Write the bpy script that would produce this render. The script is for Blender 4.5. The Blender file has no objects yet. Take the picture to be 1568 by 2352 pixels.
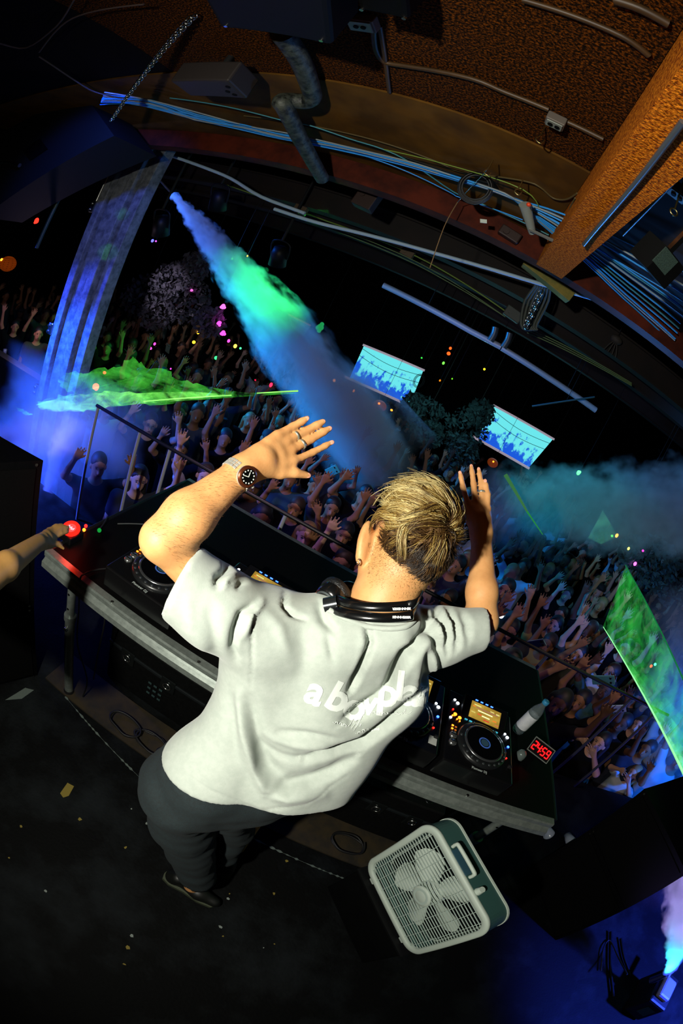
import bpy, bmesh, math, random
import numpy as np
from mathutils import Vector, Matrix, noise as mnoise
from mathutils.bvhtree import BVHTree

SC = bpy.context.scene
COL = SC.collection
PI = math.pi
CAMZ = 2.2

# ------------------------------------------------------------------ camera (16 mm fisheye, portrait, rolled)
def cam_rot(yaw, pitch, roll):
    B = np.array([[1, 0, 0], [0, 0, -1], [0, 1, 0]], float)
    cp, sp = math.cos(pitch), math.sin(pitch)
    cy, sy = math.cos(yaw), math.sin(yaw)
    cr, sr = math.cos(roll), math.sin(roll)
    Rx = np.array([[1, 0, 0], [0, cp, -sp], [0, sp, cp]])
    Rz = np.array([[cy, -sy, 0], [sy, cy, 0], [0, 0, 1]])
    Rr = np.array([[cr, -sr, 0], [sr, cr, 0], [0, 0, 1]])
    return Rz @ Rx @ B @ Rr
RM = cam_rot(*[math.radians(a) for a in (4.8718397, -22.6834, 26.71469724)])
FPX = 1042.896
cam = bpy.data.cameras.new('camera')
camo = bpy.data.objects.new('camera', cam)
COL.objects.link(camo)
camo.matrix_world = Matrix([[*RM[0], 0], [*RM[1], 0], [*RM[2], CAMZ], [0, 0, 0, 1]])
cam.type = 'PANO'
cam.panorama_type = 'FISHEYE_EQUISOLID'
cam.sensor_fit = 'HORIZONTAL'
cam.sensor_width = 24
cam.sensor_height = 36
cam.fisheye_lens = FPX / 1568 * 24
cam.fisheye_fov = PI
cam.clip_start = 0.02
SC.camera = camo

# ------------------------------------------------------------------ world, exposure
w = bpy.data.worlds.new('night')
SC.world = w
w.use_nodes = True
w.node_tree.nodes['Background'].inputs[0].default_value = (0.25, 0.75, 0.8, 1)
w.node_tree.nodes['Background'].inputs[1].default_value = 0.004
SC.view_settings.view_transform = 'Standard'
SC.view_settings.look = 'None'
SC.view_settings.exposure = 0.0
SC.view_settings.gamma = 1.0
SC.view_settings.use_curve_mapping = False
SC.cycles.use_denoising = True
SC.cycles.max_bounces = 5
SC.cycles.diffuse_bounces = 2
SC.cycles.glossy_bounces = 2
SC.cycles.transmission_bounces = 4
SC.cycles.volume_bounces = 0
SC.cycles.transparent_max_bounces = 12
SC.cycles.volume_step_rate = 2.0
SC.cycles.volume_max_steps = 48
SC.cycles.sample_clamp_indirect = 4
SC.cycles.caustics_reflective = False
SC.cycles.caustics_refractive = False

def ray(px, py):
    u, v = px - 784, -(py - 1176)
    r = math.hypot(u, v) + 1e-9
    t = 2 * math.asin(min(r / (2 * FPX), .999))
    return Vector((RM @ np.array([math.sin(t) * u / r, math.sin(t) * v / r, -math.cos(t)])).tolist())
def at(px, py, d=None, x=None, y=None, z=None):
    """a point of the place seen at pixel (px, py): at distance d, or on the plane x / y / z (absolute)"""
    q = ray(px, py)
    k = d if d is not None else x / q.x if x is not None else y / q.y if y is not None else (z - CAMZ) / q.z
    return q * k + Vector((0, 0, CAMZ))
def pxr(r, d):
    return r * d / FPX
CAMP = Vector((0, 0, CAMZ))
def project(P):
    """numpy (N,3) -> (N,2) pixels"""
    c = (np.asarray(P, float) - np.array([0, 0, CAMZ])) @ RM
    c /= np.linalg.norm(c, axis=1)[:, None]
    t = np.arccos(np.clip(-c[:, 2], -1, 1))
    r = 2 * FPX * np.sin(t / 2)
    n = np.hypot(c[:, 0], c[:, 1]) + 1e-12
    return np.stack([784 + r * c[:, 0] / n, 1176 - r * c[:, 1] / n], 1)

# ------------------------------------------------------------------ lights of the place and added fills
def lamp(name, kind, loc, power, color, target=None, size=.1, spot=60, blend=.5):
    l = bpy.data.lights.new(name, kind)
    l.energy = power
    l.color = color
    if kind == 'AREA':
        l.size = size
    else:
        l.shadow_soft_size = size
    if kind == 'SPOT':
        l.spot_size = math.radians(spot)
        l.spot_blend = blend
    o = bpy.data.objects.new(name, l)
    COL.objects.link(o)
    o.location = loc
    if target is not None:
        o.rotation_euler = (Vector(target) - Vector(loc)).to_track_quat('-Z', 'Y').to_euler()
    return o
def camvec(x, y, z):
    return Vector((RM @ np.array([x, y, z], float)).tolist())
FLASH = CAMP + camvec(-.50, .10, .36)
lamp('camera_flash', 'SPOT', FLASH, 188, (1.0, .97, .86), FLASH + camvec(.22, -.10, -1), size=.03, spot=172, blend=1.0)
BLUE = (.03, .07, 1.0)
# stage wash fixtures, blue, left and right of the booth; added fills among them
lamp('blue_wash_left', 'SPOT', (-4.2, 2.2, 1.9), 200, BLUE, (-2.2, 3.0, .6), size=.1, spot=75)
lamp('blue_wash_right', 'SPOT', (4.9, -.9, 2.6), 4200, BLUE, (3.5, .30, .0), size=.1, spot=42)
lamp('blue_crowd_right', 'SPOT', (3.9, 1.2, .2), 55, (.12, .10, 1.0), (1.7, 3.2, -.2), size=.15, spot=80)
lamp('blue_crowd_left', 'SPOT', (-3.3, 1.9, .3), 110, (.10, .10, 1.0), (-1.0, 3.8, .0), size=.15, spot=80)
lamp('violet_fill_left', 'SPOT', (-1.3, 2.2, 2.7), 100, (.85, .50, .80), (-.6, 3.7, .2), size=.1, spot=62)  # added fill that lifts the front row at left, no fixture there
lamp('warm_fill_right', 'SPOT', (1.4, 2.2, 2.6), 60, (.95, .60, .55), (2.1, 3.4, .2), size=.1, spot=62)  # added warm fill for the crowd at right, no fixture there
lamp('blue_pillar', 'SPOT', (-2.2, 1.2, 3.0), 120, (.04, .12, 1.0), (-3.3, 3.0, 2.2), size=.1, spot=70)
lamp('cable_blue', 'SPOT', (1.3, 3.6, 2.3), 60, (.06, .30, 1.0), (.2, 2.3, 3.2), size=.1, spot=120)  # added lamp that brightens the blue cable bundle

# ------------------------------------------------------------------ materials
MATS = {}
def srgb(h):
    h = h.lstrip('#')
    c = [int(h[i:i + 2], 16) / 255 for i in (0, 2, 4)]
    return tuple(((v + .055) / 1.055) ** 2.4 if v > .04045 else v / 12.92 for v in c) + (1,)
def mat(name, col, rough=.5, metal=0, spec=.5, n=None, ns=30, nd=4, bump=0, bs=None, ramp=(.38, .64), emit=None, es=1, coat=0, alpha=1, sss=0, trans=0, sheen=0):
    """principled material; n = second colour mixed in by noise of scale ns"""
    if name in MATS:
        return MATS[name]
    m = bpy.data.materials.new(name)
    m.use_nodes = True
    t = m.node_tree
    b = t.nodes['Principled BSDF']
    c = srgb(col) if isinstance(col, str) else col
    b.inputs['Base Color'].default_value = c
    b.inputs['Roughness'].default_value = rough
    b.inputs['Metallic'].default_value = metal
    b.inputs['Specular IOR Level'].default_value = spec
    b.inputs['Coat Weight'].default_value = coat
    b.inputs['Sheen Weight'].default_value = sheen
    b.inputs['Alpha'].default_value = alpha
    b.inputs['Transmission Weight'].default_value = trans
    if sss:
        b.inputs['Subsurface Weight'].default_value = sss
        b.inputs['Subsurface Radius'].default_value = (.012, .005, .003)
        b.inputs['Subsurface Scale'].default_value = 1
    if emit:
        b.inputs['Emission Color'].default_value = srgb(emit) if isinstance(emit, str) else emit
        b.inputs['Emission Strength'].default_value = es
    if n or bump:
        tc = t.nodes.new('ShaderNodeTexCoord')
        nz = t.nodes.new('ShaderNodeTexNoise')
        nz.inputs['Scale'].default_value = ns
        nz.inputs['Detail'].default_value = nd
        nz.inputs['Roughness'].default_value = .65
        t.links.new(tc.outputs['Object'], nz.inputs['Vector'])
        if n:
            r = t.nodes.new('ShaderNodeValToRGB')
            r.color_ramp.elements[0].position = ramp[0]
            r.color_ramp.elements[1].position = ramp[1]
            r.color_ramp.elements[0].color = c
            r.color_ramp.elements[1].color = srgb(n) if isinstance(n, str) else n
            t.links.new(nz.outputs['Fac'], r.inputs[0])
            t.links.new(r.outputs[0], b.inputs['Base Color'])
        if bump:
            n2 = nz
            if bs:
                n2 = t.nodes.new('ShaderNodeTexNoise')
                n2.inputs['Scale'].default_value = bs
                n2.inputs['Detail'].default_value = 3
                t.links.new(tc.outputs['Object'], n2.inputs['Vector'])
            bp = t.nodes.new('ShaderNodeBump')
            bp.inputs['Strength'].default_value = bump
            bp.inputs['Distance'].default_value = .01
            t.links.new(n2.outputs['Fac'], bp.inputs['Height'])
            t.links.new(bp.outputs[0], b.inputs['Normal'])
    MATS[name] = m
    return m
def glow(name, col, s):
    if name in MATS:
        return MATS[name]
    m = bpy.data.materials.new(name)
    m.use_nodes = True
    t = m.node_tree
    t.nodes.clear()
    e = t.nodes.new('ShaderNodeEmission')
    e.inputs[0].default_value = srgb(col) if isinstance(col, str) else col
    e.inputs[1].default_value = s
    o = t.nodes.new('ShaderNodeOutputMaterial')
    t.links.new(e.outputs[0], o.inputs[0])
    MATS[name] = m
    return m

# ------------------------------------------------------------------ mesh builder
def frame(loc, x, y):
    """matrix with origin loc, x and y axes (z = x cross y)"""
    x = Vector(x).normalized()
    z = x.cross(Vector(y)).normalized()
    y = z.cross(x)
    return Matrix([[x.x, y.x, z.x, loc[0]], [x.y, y.y, z.y, loc[1]], [x.z, y.z, z.z, loc[2]], [0, 0, 0, 1]])
class MB:
    def __init__(s, mw=None):
        s.v = []; s.f = []; s.sm = []
        s.mw = mw
    def add(s, vs, fs, smooth=False):
        o = len(s.v)
        s.v += [Vector(v) for v in vs]
        s.f += [tuple(i + o for i in f) for f in fs]
        s.sm += [smooth] * len(fs)
        return s
    def box(s, c, size, m=None, bev=0):
        x, y, z = [a / 2 for a in size]
        M = m or Matrix()
        c = Vector(c)
        if bev <= 0:
            vs = [M @ (c + Vector((a * x, b * y, e * z))) for e in (-1, 1) for b in (-1, 1) for a in (-1, 1)]
            fs = [(0, 2, 3, 1), (4, 5, 7, 6), (0, 1, 5, 4), (2, 6, 7, 3), (0, 4, 6, 2), (1, 3, 7, 5)]
            return s.add(vs, fs)
        bm = bmesh.new()
        bmesh.ops.create_cube(bm, size=1)
        for v in bm.verts:
            v.co = Vector((v.co.x * size[0], v.co.y * size[1], v.co.z * size[2]))
        bmesh.ops.bevel(bm, geom=bm.edges[:], offset=min(bev, min(size) * .49), segments=2, affect='EDGES', profile=.5)
        bm.verts.ensure_lookup_table()
        s.add([M @ (c + v.co) for v in bm.verts], [[v.index for v in f.verts] for f in bm.faces])
        bm.free()
        return s
    def cyl(s, a, b, r, r2=None, n=16, cap=True):
        a, b = Vector(a), Vector(b)
        r2 = r if r2 is None else r2
        d = (b - a).normalized()
        u = d.orthogonal().normalized()
        w_ = d.cross(u)
        vs = [a + (u * math.cos(t) + w_ * math.sin(t)) * r for t in [2 * PI * i / n for i in range(n)]]
        vs += [b + (u * math.cos(t) + w_ * math.sin(t)) * r2 for t in [2 * PI * i / n for i in range(n)]]
        s.add(vs, [(i, (i + 1) % n, n + (i + 1) % n, n + i) for i in range(n)], True)
        if cap:
            s.add(vs, [tuple(range(n - 1, -1, -1)), tuple(range(n, 2 * n))])
        return s
    def tube(s, pts, r, n=8, sub=4, closed=False):
        pts = [Vector(p) for p in pts]
        if sub > 1 and len(pts) > 2:
            P = []
            m = len(pts)
            rng = range(m if closed else m - 1)
            for i in rng:
                p0 = pts[(i - 1) % m] if closed or i > 0 else pts[0]
                p1, p2 = pts[i], pts[(i + 1) % m]
                p3 = pts[(i + 2) % m] if closed or i + 2 < m else pts[-1]
                for j in range(sub):
                    t = j / sub
                    P.append(.5 * ((2 * p1) + (p2 - p0) * t + (2 * p0 - 5 * p1 + 4 * p2 - p3) * t * t + (3 * p1 - p0 - 3 * p2 + p3) * t ** 3))
            if not closed:
                P.append(pts[-1])
            pts = P
        m = len(pts)
        rr = r if callable(r) else (lambda t: r)
        vs = []
        u = None
        for i, p in enumerate(pts):
            a = pts[(i - 1) % m] if closed or i > 0 else pts[0]
            b = pts[(i + 1) % m] if closed or i < m - 1 else pts[-1]
            d = (b - a).normalized()
            if u is None:
                u = d.orthogonal().normalized()
            u = (u - d * u.dot(d)).normalized()
            w_ = d.cross(u)
            q = rr(i / (m - 1))
            vs += [p + (u * math.cos(2 * PI * k / n) + w_ * math.sin(2 * PI * k / n)) * q for k in range(n)]
        fs = []
        for i in range(m if closed else m - 1):
            j = (i + 1) % m
            fs += [(i * n + k, i * n + (k + 1) % n, j * n + (k + 1) % n, j * n + k) for k in range(n)]
        s.add(vs, fs, True)
        if not closed:
            s.add(vs[:n], [tuple(range(n - 1, -1, -1))])
            s.add(vs[-n:], [tuple(range(n))])
        return s
    def ell(s, c, r, m=None, nu=16, nv=10):
        c = Vector(c)
        r = Vector(r) if not isinstance(r, (int, float)) else Vector((r, r, r))
        M = m or Matrix()
        vs = []
        for j in range(nv + 1):
            a = PI * j / nv
            for i in range(nu):
                b = 2 * PI * i / nu
                vs.append(c + M @ Vector((r.x * math.sin(a) * math.cos(b), r.y * math.sin(a) * math.sin(b), r.z * math.cos(a))))
        fs = [(j * nu + i, (j + 1) * nu + i, (j + 1) * nu + (i + 1) % nu, j * nu + (i + 1) % nu) for j in range(nv) for i in range(nu)]
        return s.add(vs, fs, True)
    def lathe(s, prof, m=None, n=32):
        """profile [(r, z)] turned about z of matrix m"""
        M = m or Matrix()
        vs = [M @ Vector((r * math.cos(2 * PI * i / n), r * math.sin(2 * PI * i / n), z)) for r, z in prof for i in range(n)]
        fs = [(j * n + i, j * n + (i + 1) % n, (j + 1) * n + (i + 1) % n, (j + 1) * n + i) for j in range(len(prof) - 1) for i in range(n)]
        return s.add(vs, fs, True)
    def prism(s, poly, h0, h1, m=None):
        """polygon [(x, y)] extruded z from h0 to h1"""
        M = m or Matrix()
        n = len(poly)
        vs = [M @ Vector((x, y, h0)) for x, y in poly] + [M @ Vector((x, y, h1)) for x, y in poly]
        return s.add(vs, [tuple(range(n - 1, -1, -1)), tuple(range(n, 2 * n))] + [(i, (i + 1) % n, n + (i + 1) % n, n + i) for i in range(n)])
    def build(s, name, m, parent=None, origin=None):
        me = bpy.data.meshes.new(name)
        vs = s.v
        if s.mw is not None:
            vs = [s.mw @ v for v in vs]
        if origin is None and parent is None and vs:
            lo = [min(v[i] for v in vs) for i in range(3)]
            hi = [max(v[i] for v in vs) for i in range(3)]
            origin = Vector(((lo[0] + hi[0]) / 2, (lo[1] + hi[1]) / 2, lo[2]))
        off = Vector(origin) if origin is not None else Vector()
        if parent is not None:
            inv = parent.matrix_basis.inverted() if parent.parent is None else (parent.parent.matrix_basis @ parent.matrix_basis).inverted()
            vs = [inv @ v for v in vs]
            off = Vector()
        me.from_pydata([v - off for v in vs], [], s.f)
        me.polygons.foreach_set('use_smooth', s.sm)
        me.materials.append(m)
        me.update()
        o = bpy.data.objects.new(name, me)
        COL.objects.link(o)
        if parent is not None:
            o.parent = parent
        else:
            o.location = off
        return o
def tag(o, label=None, cat=None, group=None, kind=None):
    if label: o['label'] = label
    if cat: o['category'] = cat
    if group: o['group'] = group
    if kind: o['kind'] = kind
    return o
def empty(name, mw, label, cat, group=None):
    o = bpy.data.objects.new(name, None)
    o.empty_display_size = .1
    COL.objects.link(o)
    o.matrix_basis = mw if isinstance(mw, Matrix) else Matrix.Translation(mw)
    return tag(o, label, cat, group)
def hang(o, p, top=6.4, r=.004, name='cord'):
    """black hanging cord from p up to the roof, part of thing o"""
    a = MB(); a.cyl(p, (p[0], p[1], top), r, n=5)
    return a.build(name, mat('hang_black', '#070707', .8), o)
def copy_tree(o, parent=None):
    c = o.copy()
    COL.objects.link(c)
    c.parent = parent
    for ch in list(KIDS.get(o.name, [])):
        KIDS.setdefault(c.name, []).append(copy_tree(ch, c))
    return c
KIDS = {}
def kid(p, o):
    KIDS.setdefault(p.name, []).append(o)
    return o

# ------------------------------------------------------------------ smooth solids: signed distance field -> surface nets
def rcone(a, b, ra, rb, k=.02, sub=False):
    return ('c', np.array(a, float), np.array(b, float), ra, rb, k, sub)
def ellip(c, r, R=None, k=.02, sub=False):
    return ('e', np.array(c, float), np.array(r, float), None if R is None else np.array(R, float), 0, k, sub)
def half(p, n, k=.004):
    """cut away what lies beyond p in direction n"""
    return ('h', np.array(p, float), np.array(n, float) / np.linalg.norm(n), 0, 0, k, True)
def sdf_grid(prims, h, pad=.05):
    lo = np.full(3, 1e9); hi = np.full(3, -1e9)
    bbs = []
    for p in prims:
        if p[0] == 'c':
            l = np.minimum(p[1] - p[3], p[2] - p[4]); u = np.maximum(p[1] + p[3], p[2] + p[4])
        elif p[0] == 'e':
            l = p[1] - p[2].max(); u = p[1] + p[2].max()
        else:
            bbs.append(None); continue
        m = p[5] * 1.5 + 3 * h
        bbs.append((l - m, u + m))
        if not p[6]:
            lo = np.minimum(lo, l); hi = np.maximum(hi, u)
    lo -= pad * .5 + 2 * h; hi += pad * .5 + 2 * h
    N = np.ceil((hi - lo) / h).astype(int) + 1
    V = np.full(N, 1.0, np.float32)
    for p, bb in zip(prims, bbs):
        if bb is None:
            i0 = np.zeros(3, int); i1 = N
        else:
            i0 = np.clip(np.floor((bb[0] - lo) / h).astype(int), 0, N); i1 = np.clip(np.ceil((bb[1] - lo) / h).astype(int), 0, N)
        if (i1 <= i0).any():
            continue
        X = (lo[0] + h * np.arange(i0[0], i1[0])).astype(np.float32)[:, None, None]
        Y = (lo[1] + h * np.arange(i0[1], i1[1])).astype(np.float32)[None, :, None]
        Z = (lo[2] + h * np.arange(i0[2], i1[2])).astype(np.float32)[None, None, :]
        if p[0] == 'c':
            a, b = p[1], p[2]
            d = b - a
            L2 = max(float(d @ d), 1e-10)
            t = np.clip(((X - a[0]) * d[0] + (Y - a[1]) * d[1] + (Z - a[2]) * d[2]) / L2, 0, 1)
            D = np.sqrt((X - a[0] - t * d[0]) ** 2 + (Y - a[1] - t * d[1]) ** 2 + (Z - a[2] - t * d[2]) ** 2) - (p[3] + (p[4] - p[3]) * t)
        elif p[0] == 'e':
            c, r, R = p[1], p[2], p[3]
            x, y, z = X - c[0], Y - c[1], Z - c[2]
            if R is not None:   # columns of R = local axes
                x, y, z = (x * R[0, 0] + y * R[1, 0] + z * R[2, 0]), (x * R[0, 1] + y * R[1, 1] + z * R[2, 1]), (x * R[0, 2] + y * R[1, 2] + z * R[2, 2])
            k0 = np.sqrt((x / r[0]) ** 2 + (y / r[1]) ** 2 + (z / r[2]) ** 2)
            k1 = np.sqrt((x / r[0] ** 2) ** 2 + (y / r[1] ** 2) ** 2 + (z / r[2] ** 2) ** 2) + 1e-6
            D = k0 * (k0 - 1) / k1
        else:
            D = -((X - p[1][0]) * p[2][0] + (Y - p[1][1]) * p[2][1] + (Z - p[1][2]) * p[2][2])
        sl = tuple(slice(i0[j], i1[j]) for j in range(3))
        A = V[sl]
        k = max(p[5], 1e-4)
        if p[6]:
            D = -D
            hh = np.maximum(k - np.abs(A - D), 0) / k
            V[sl] = np.maximum(A, D) + hh * hh * k * .25
        else:
            hh = np.maximum(k - np.abs(A - D), 0) / k
            V[sl] = np.minimum(A, D) - hh * hh * k * .25
    return V, lo
def nets(V, lo, h):
    S = V < 0
    nx, ny, nz = V.shape
    cnt = np.zeros((nx - 1, ny - 1, nz - 1), np.int8)
    for a in (0, 1):
        for b in (0, 1):
            for c in (0, 1):
                cnt += S[a:nx - 1 + a, b:ny - 1 + b, c:nz - 1 + c]
    act = (cnt > 0) & (cnt < 8)
    I = np.argwhere(act)
    idx = np.full(act.shape, -1, np.int32)
    idx[tuple(I.T)] = np.arange(len(I))
    P = np.zeros((len(I), 3)); C = np.zeros(len(I))
    cor = [(0, 0, 0), (1, 0, 0), (0, 1, 0), (1, 1, 0), (0, 0, 1), (1, 0, 1), (0, 1, 1), (1, 1, 1)]
    val = [V[I[:, 0] + c[0], I[:, 1] + c[1], I[:, 2] + c[2]] for c in cor]
    for i, j in [(0, 1), (2, 3), (4, 5), (6, 7), (0, 2), (1, 3), (4, 6), (5, 7), (0, 4), (1, 5), (2, 6), (3, 7)]:
        a, b = val[i], val[j]
        m = (a < 0) != (b < 0)
        t = np.where(m, a / np.where(m, a - b, 1), 0)[:, None]
        P += m[:, None] * (np.array(cor[i]) * (1 - t) + np.array(cor[j]) * t)
        C += m
    P = (P / C[:, None] + I) * h + lo
    F = []
    for ax in range(3):
        o1, o2 = [(1, 2), (2, 0), (0, 1)][ax]
        a = [slice(None)] * 3; b = [slice(None)] * 3
        a[ax] = slice(0, -1); b[ax] = slice(1, None)
        E = S[tuple(a)] != S[tuple(b)]
        J = np.argwhere(E)
        J = J[(J[:, o1] > 0) & (J[:, o2] > 0) & (J[:, o1] < V.shape[o1] - 1) & (J[:, o2] < V.shape[o2] - 1)]
        if not len(J):
            continue
        flip = S[tuple(J.T)]
        q = []
        for d1, d2 in ((-1, -1), (0, -1), (0, 0), (-1, 0)):
            K = J.copy(); K[:, o1] += d1; K[:, o2] += d2
            q.append(idx[tuple(K.T)])
        q = np.stack(q, 1)
        q[~flip] = q[~flip][:, ::-1]
        F.append(q)
    return P, np.concatenate(F)
def np_obj(name, P, F, m, parent=None, smooth=True, local=False, origin=None):
    me = bpy.data.meshes.new(name)
    P = np.asarray(P, float)
    off = Vector()
    if parent is not None and not local:
        pm = parent.matrix_basis if parent.parent is None else parent.parent.matrix_basis @ parent.matrix_basis
        inv = np.array(pm.inverted())
        P = P @ inv[:3, :3].T + inv[:3, 3]
    elif parent is None:
        off = Vector(origin) if origin is not None else Vector((*(P.min(0)[:2] + P.max(0)[:2]) / 2, P[:, 2].min()))
        P = P - np.array(off)
    me.vertices.add(len(P))
    me.vertices.foreach_set('co', P.astype(np.float32).ravel())
    n = F.shape[1]
    me.loops.add(F.size)
    me.loops.foreach_set('vertex_index', F.astype(np.int32).ravel())
    me.polygons.add(len(F))
    me.polygons.foreach_set('loop_start', np.arange(0, F.size, n, dtype=np.int32))
    me.update(calc_edges=True)
    me.polygons.foreach_set('use_smooth', [smooth] * len(F))
    me.materials.append(m)
    me.validate()
    o = bpy.data.objects.new(name, me)
    COL.objects.link(o)
    if parent is not None:
        o.parent = parent
    else:
        o.location = off
    return o
def lapl(P, F, it=2, lam=.5):
    """smooth a quad mesh"""
    E = np.concatenate([F[:, [0, 1]], F[:, [1, 2]], F[:, [2, 3]], F[:, [3, 0]]])
    E = np.concatenate([E, E[:, ::-1]])
    n = len(P)
    c = np.bincount(E[:, 0], minlength=n)[:, None] + 1e-9
    for _ in range(it):
        Q = np.stack([np.bincount(E[:, 0], weights=P[E[:, 1], i], minlength=n) for i in range(3)], 1) / c
        P = P + lam * (Q - P)
    return P
def vnormals(P, F):
    n = np.cross(P[F[:, 2]] - P[F[:, 0]], P[F[:, 3]] - P[F[:, 1]])
    N = np.zeros_like(P)
    for i in range(4):
        for a in range(3):
            N[:, a] += np.bincount(F[:, i], weights=n[:, a], minlength=len(P))
    return N / (np.linalg.norm(N, axis=1)[:, None] + 1e-12)
def text_mesh(txt, size, shear=0, bold=0, ext=0):
    cu = bpy.data.curves.new('t', 'FONT')
    cu.body = txt
    cu.size = size
    cu.shear = shear
    cu.offset = bold
    cu.extrude = ext
    cu.align_x = 'CENTER'; cu.align_y = 'CENTER'
    cu.resolution_u = 3
    ob = bpy.data.objects.new('t', cu)
    me = bpy.data.meshes.new_from_object(ob)
    vs = [v.co.copy() for v in me.vertices]
    fs = [tuple(p.vertices) for p in me.polygons]
    bpy.data.objects.remove(ob); bpy.data.curves.remove(cu); bpy.data.meshes.remove(me)
    return vs, fs
random.seed(7)
# ================================================================== the room
M_black = mat('black_paint', '#060707', .6, spec=.1, n='#050505', ns=9)
M_floor = mat('stage_floor', '#070808', .75, spec=.08, n='#1b1f21', ns=2.6, nd=9, ramp=(.46, .75), bump=.25, bs=60)
M_dust = mat('scuffed_floor', '#0e0f10', .7, n='#1d1f20', ns=3, nd=9, bump=.2, bs=40)
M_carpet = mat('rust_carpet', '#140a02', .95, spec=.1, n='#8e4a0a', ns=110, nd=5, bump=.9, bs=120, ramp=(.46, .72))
M_carpet_lit = mat('rust_carpet_lit', '#8a3c06', .95, spec=.1, n='#f5901e', ns=95, nd=5, bump=.9, bs=110, ramp=(.40, .66))  # same carpet, brightness of the nearer beam put into lighter colours
M_ply = mat('brown_board', '#4e330e', .7, spec=.15, n='#6e4a16', ns=3, nd=3, bump=.1)
M_joist = mat('red_brown_joist', '#5a2212', .7, spec=.15, n='#38150c', ns=5, bump=.15)
M_alu = mat('aluminium', '#8d968f', .33, metal=.6, n='#7a837d', ns=40)
M_steel = mat('steel', '#b8bab6', .25, metal=1)
M_rub = mat('black_rubber', '#0a0a0b', .6)
M_gloss = mat('black_plastic', '#0b0b0c', .28, coat=.15)
M_satin = mat('satin_black', '#0a0b0c', .5, spec=.25)

def plane_box(name, lo, hi, m, kind='structure', **k):
    mb = MB()
    lo, hi = Vector(lo), Vector(hi)
    mb.box((lo + hi) / 2, hi - lo)
    o = mb.build(name, m)
    if kind: o['kind'] = kind
    return o
# floors: stage deck at z=0, a lower wood floor under the booth, the dance floor below
plane_box('floor_stage', (-5.5, -2.5, -.12), (6.5, 2.50, 0), M_floor)
plane_box('floor_dance', (-14, 2.5, -1.40), (16, 24, -1.26), mat('dance_floor', '#060608', .7, spec=.1))
plane_box('wall_stage_front', (-5.5, 2.44, -1.26), (6.5, 2.495, -.12), M_black)
plane_box('wall_far', (-14, 23.6, -1.26), (16, 23.8, 6.5), M_black)
plane_box('wall_left', (-14, -2.5, -1.4), (-13.8, 23.8, 6.5), M_black)
plane_box('wall_right', (15.8, -2.5, -1.4), (16, 23.8, 6.5), M_black)
plane_box('wall_back', (-14, -2.7, -1.4), (16, -2.5, 6.5), M_black)
plane_box('ceiling_high', (-14, 2.9, 6.4), (16, 23.8, 6.5), M_black)
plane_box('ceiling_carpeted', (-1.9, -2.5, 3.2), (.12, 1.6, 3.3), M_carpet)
plane_box('ceiling_dark', (-14, -2.5, 3.2), (-1.902, 1.6, 3.3), mat('unlit_ceiling_tone', '#090807', .9, spec=.1, n='#100c09', ns=20))  # beyond the reach of the flash, its darkness put into the colour
plane_box('ceiling_board', (-5, 1.602, 3.19), (.12, 2.62, 3.3), M_ply)
plane_box('ceiling_right', (.28, -2.5, 3.2), (16, 2.62, 3.3), mat('brown_ceiling', '#140c06', .9, n='#1c120a', ns=6))
# drop beam running away from the camera, clad in the rust carpet
b = plane_box('ceiling_beam_box', (.122, -2.5, 2.95), (.277, 2.42, 3.3), M_carpet_lit, kind=None)
tag(b, 'rust orange carpet clad drop beam running over the stage at upper right', 'beam')
# joist at the stage mouth
mb = MB()
mb.box((1.0, 2.69, 3.15), (16, .12, .22))
mb.box((1.0, 2.775, 3.10), (16, .05, .10))
o = mb.build('ceiling_joist', M_joist); tag(o, 'long red brown joist spanning the stage mouth behind the blue cables', 'joist')
mb = MB(); mb.box((1.0, 2.9, 4.9), (30, .1, 3.2)); o = mb.build('wall_proscenium', M_black); o['kind'] = 'structure'
# joists further out over the crowd
for y, z, lab in ((4.7, 3.25, 'dark steel beam with cables on it, nearest over the crowd'), (5.6, 3.25, 'second dark beam over the crowd, behind the one with the green cable'), (8.2, 3.4, 'far dark beam over the crowd in front of the silver truss pipe')):
    mb = MB(); mb.box((1, y, z + .1), (26, .12, .25)); mb.box((1, y, z - .03), (26, .2, .02)); mb.box((1, y, z + .23), (26, .2, .02))
    o = mb.build('ceiling_beam', mat('dark_beam', '#1c110b', .7, n='#120b08', ns=4)); tag(o, lab, 'beam')

# blue-lit truss pillar at the left of the stage mouth
px0, px1, py = -3.52, -3.02, 3.0
def pillar():
    r = empty('timber_pillar', Vector((-3.27, 3.1, -1.26)), 'tall blue lit timber pillar with metal brackets at left of stage', 'pillar')
    m = mat('pillar_wood', '#7d8288', .6, n='#4f545a', ns=14, bump=.3)
    for x, w_, yy in ((-3.47, .10, 3.0), (-3.34, .13, 3.05), (-3.20, .10, 3.02), (-3.07, .11, 3.08)):
        a = MB(); a.box((x, yy, 1.1), (w_, .14, 4.7), bev=.008); a.build('post_board', m, r)
    for z in (3.05, 2.45, 1.2, .55):
        a = MB(); a.box((-3.54, 2.96, z), (.07, .1, .12), bev=.01)
        for s in (-1, 1): a.cyl((-3.56, 2.9, z + s * .03), (-3.56, 2.93, z + s * .03), .014, n=8)
        a.build('bracket', M_steel, r)
    a = MB(); a.tube([(-3.53, 2.93, 3.2), (-3.53, 2.93, 2.5)], .02); a.build('conduit', M_steel, r)
pillar()

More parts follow.
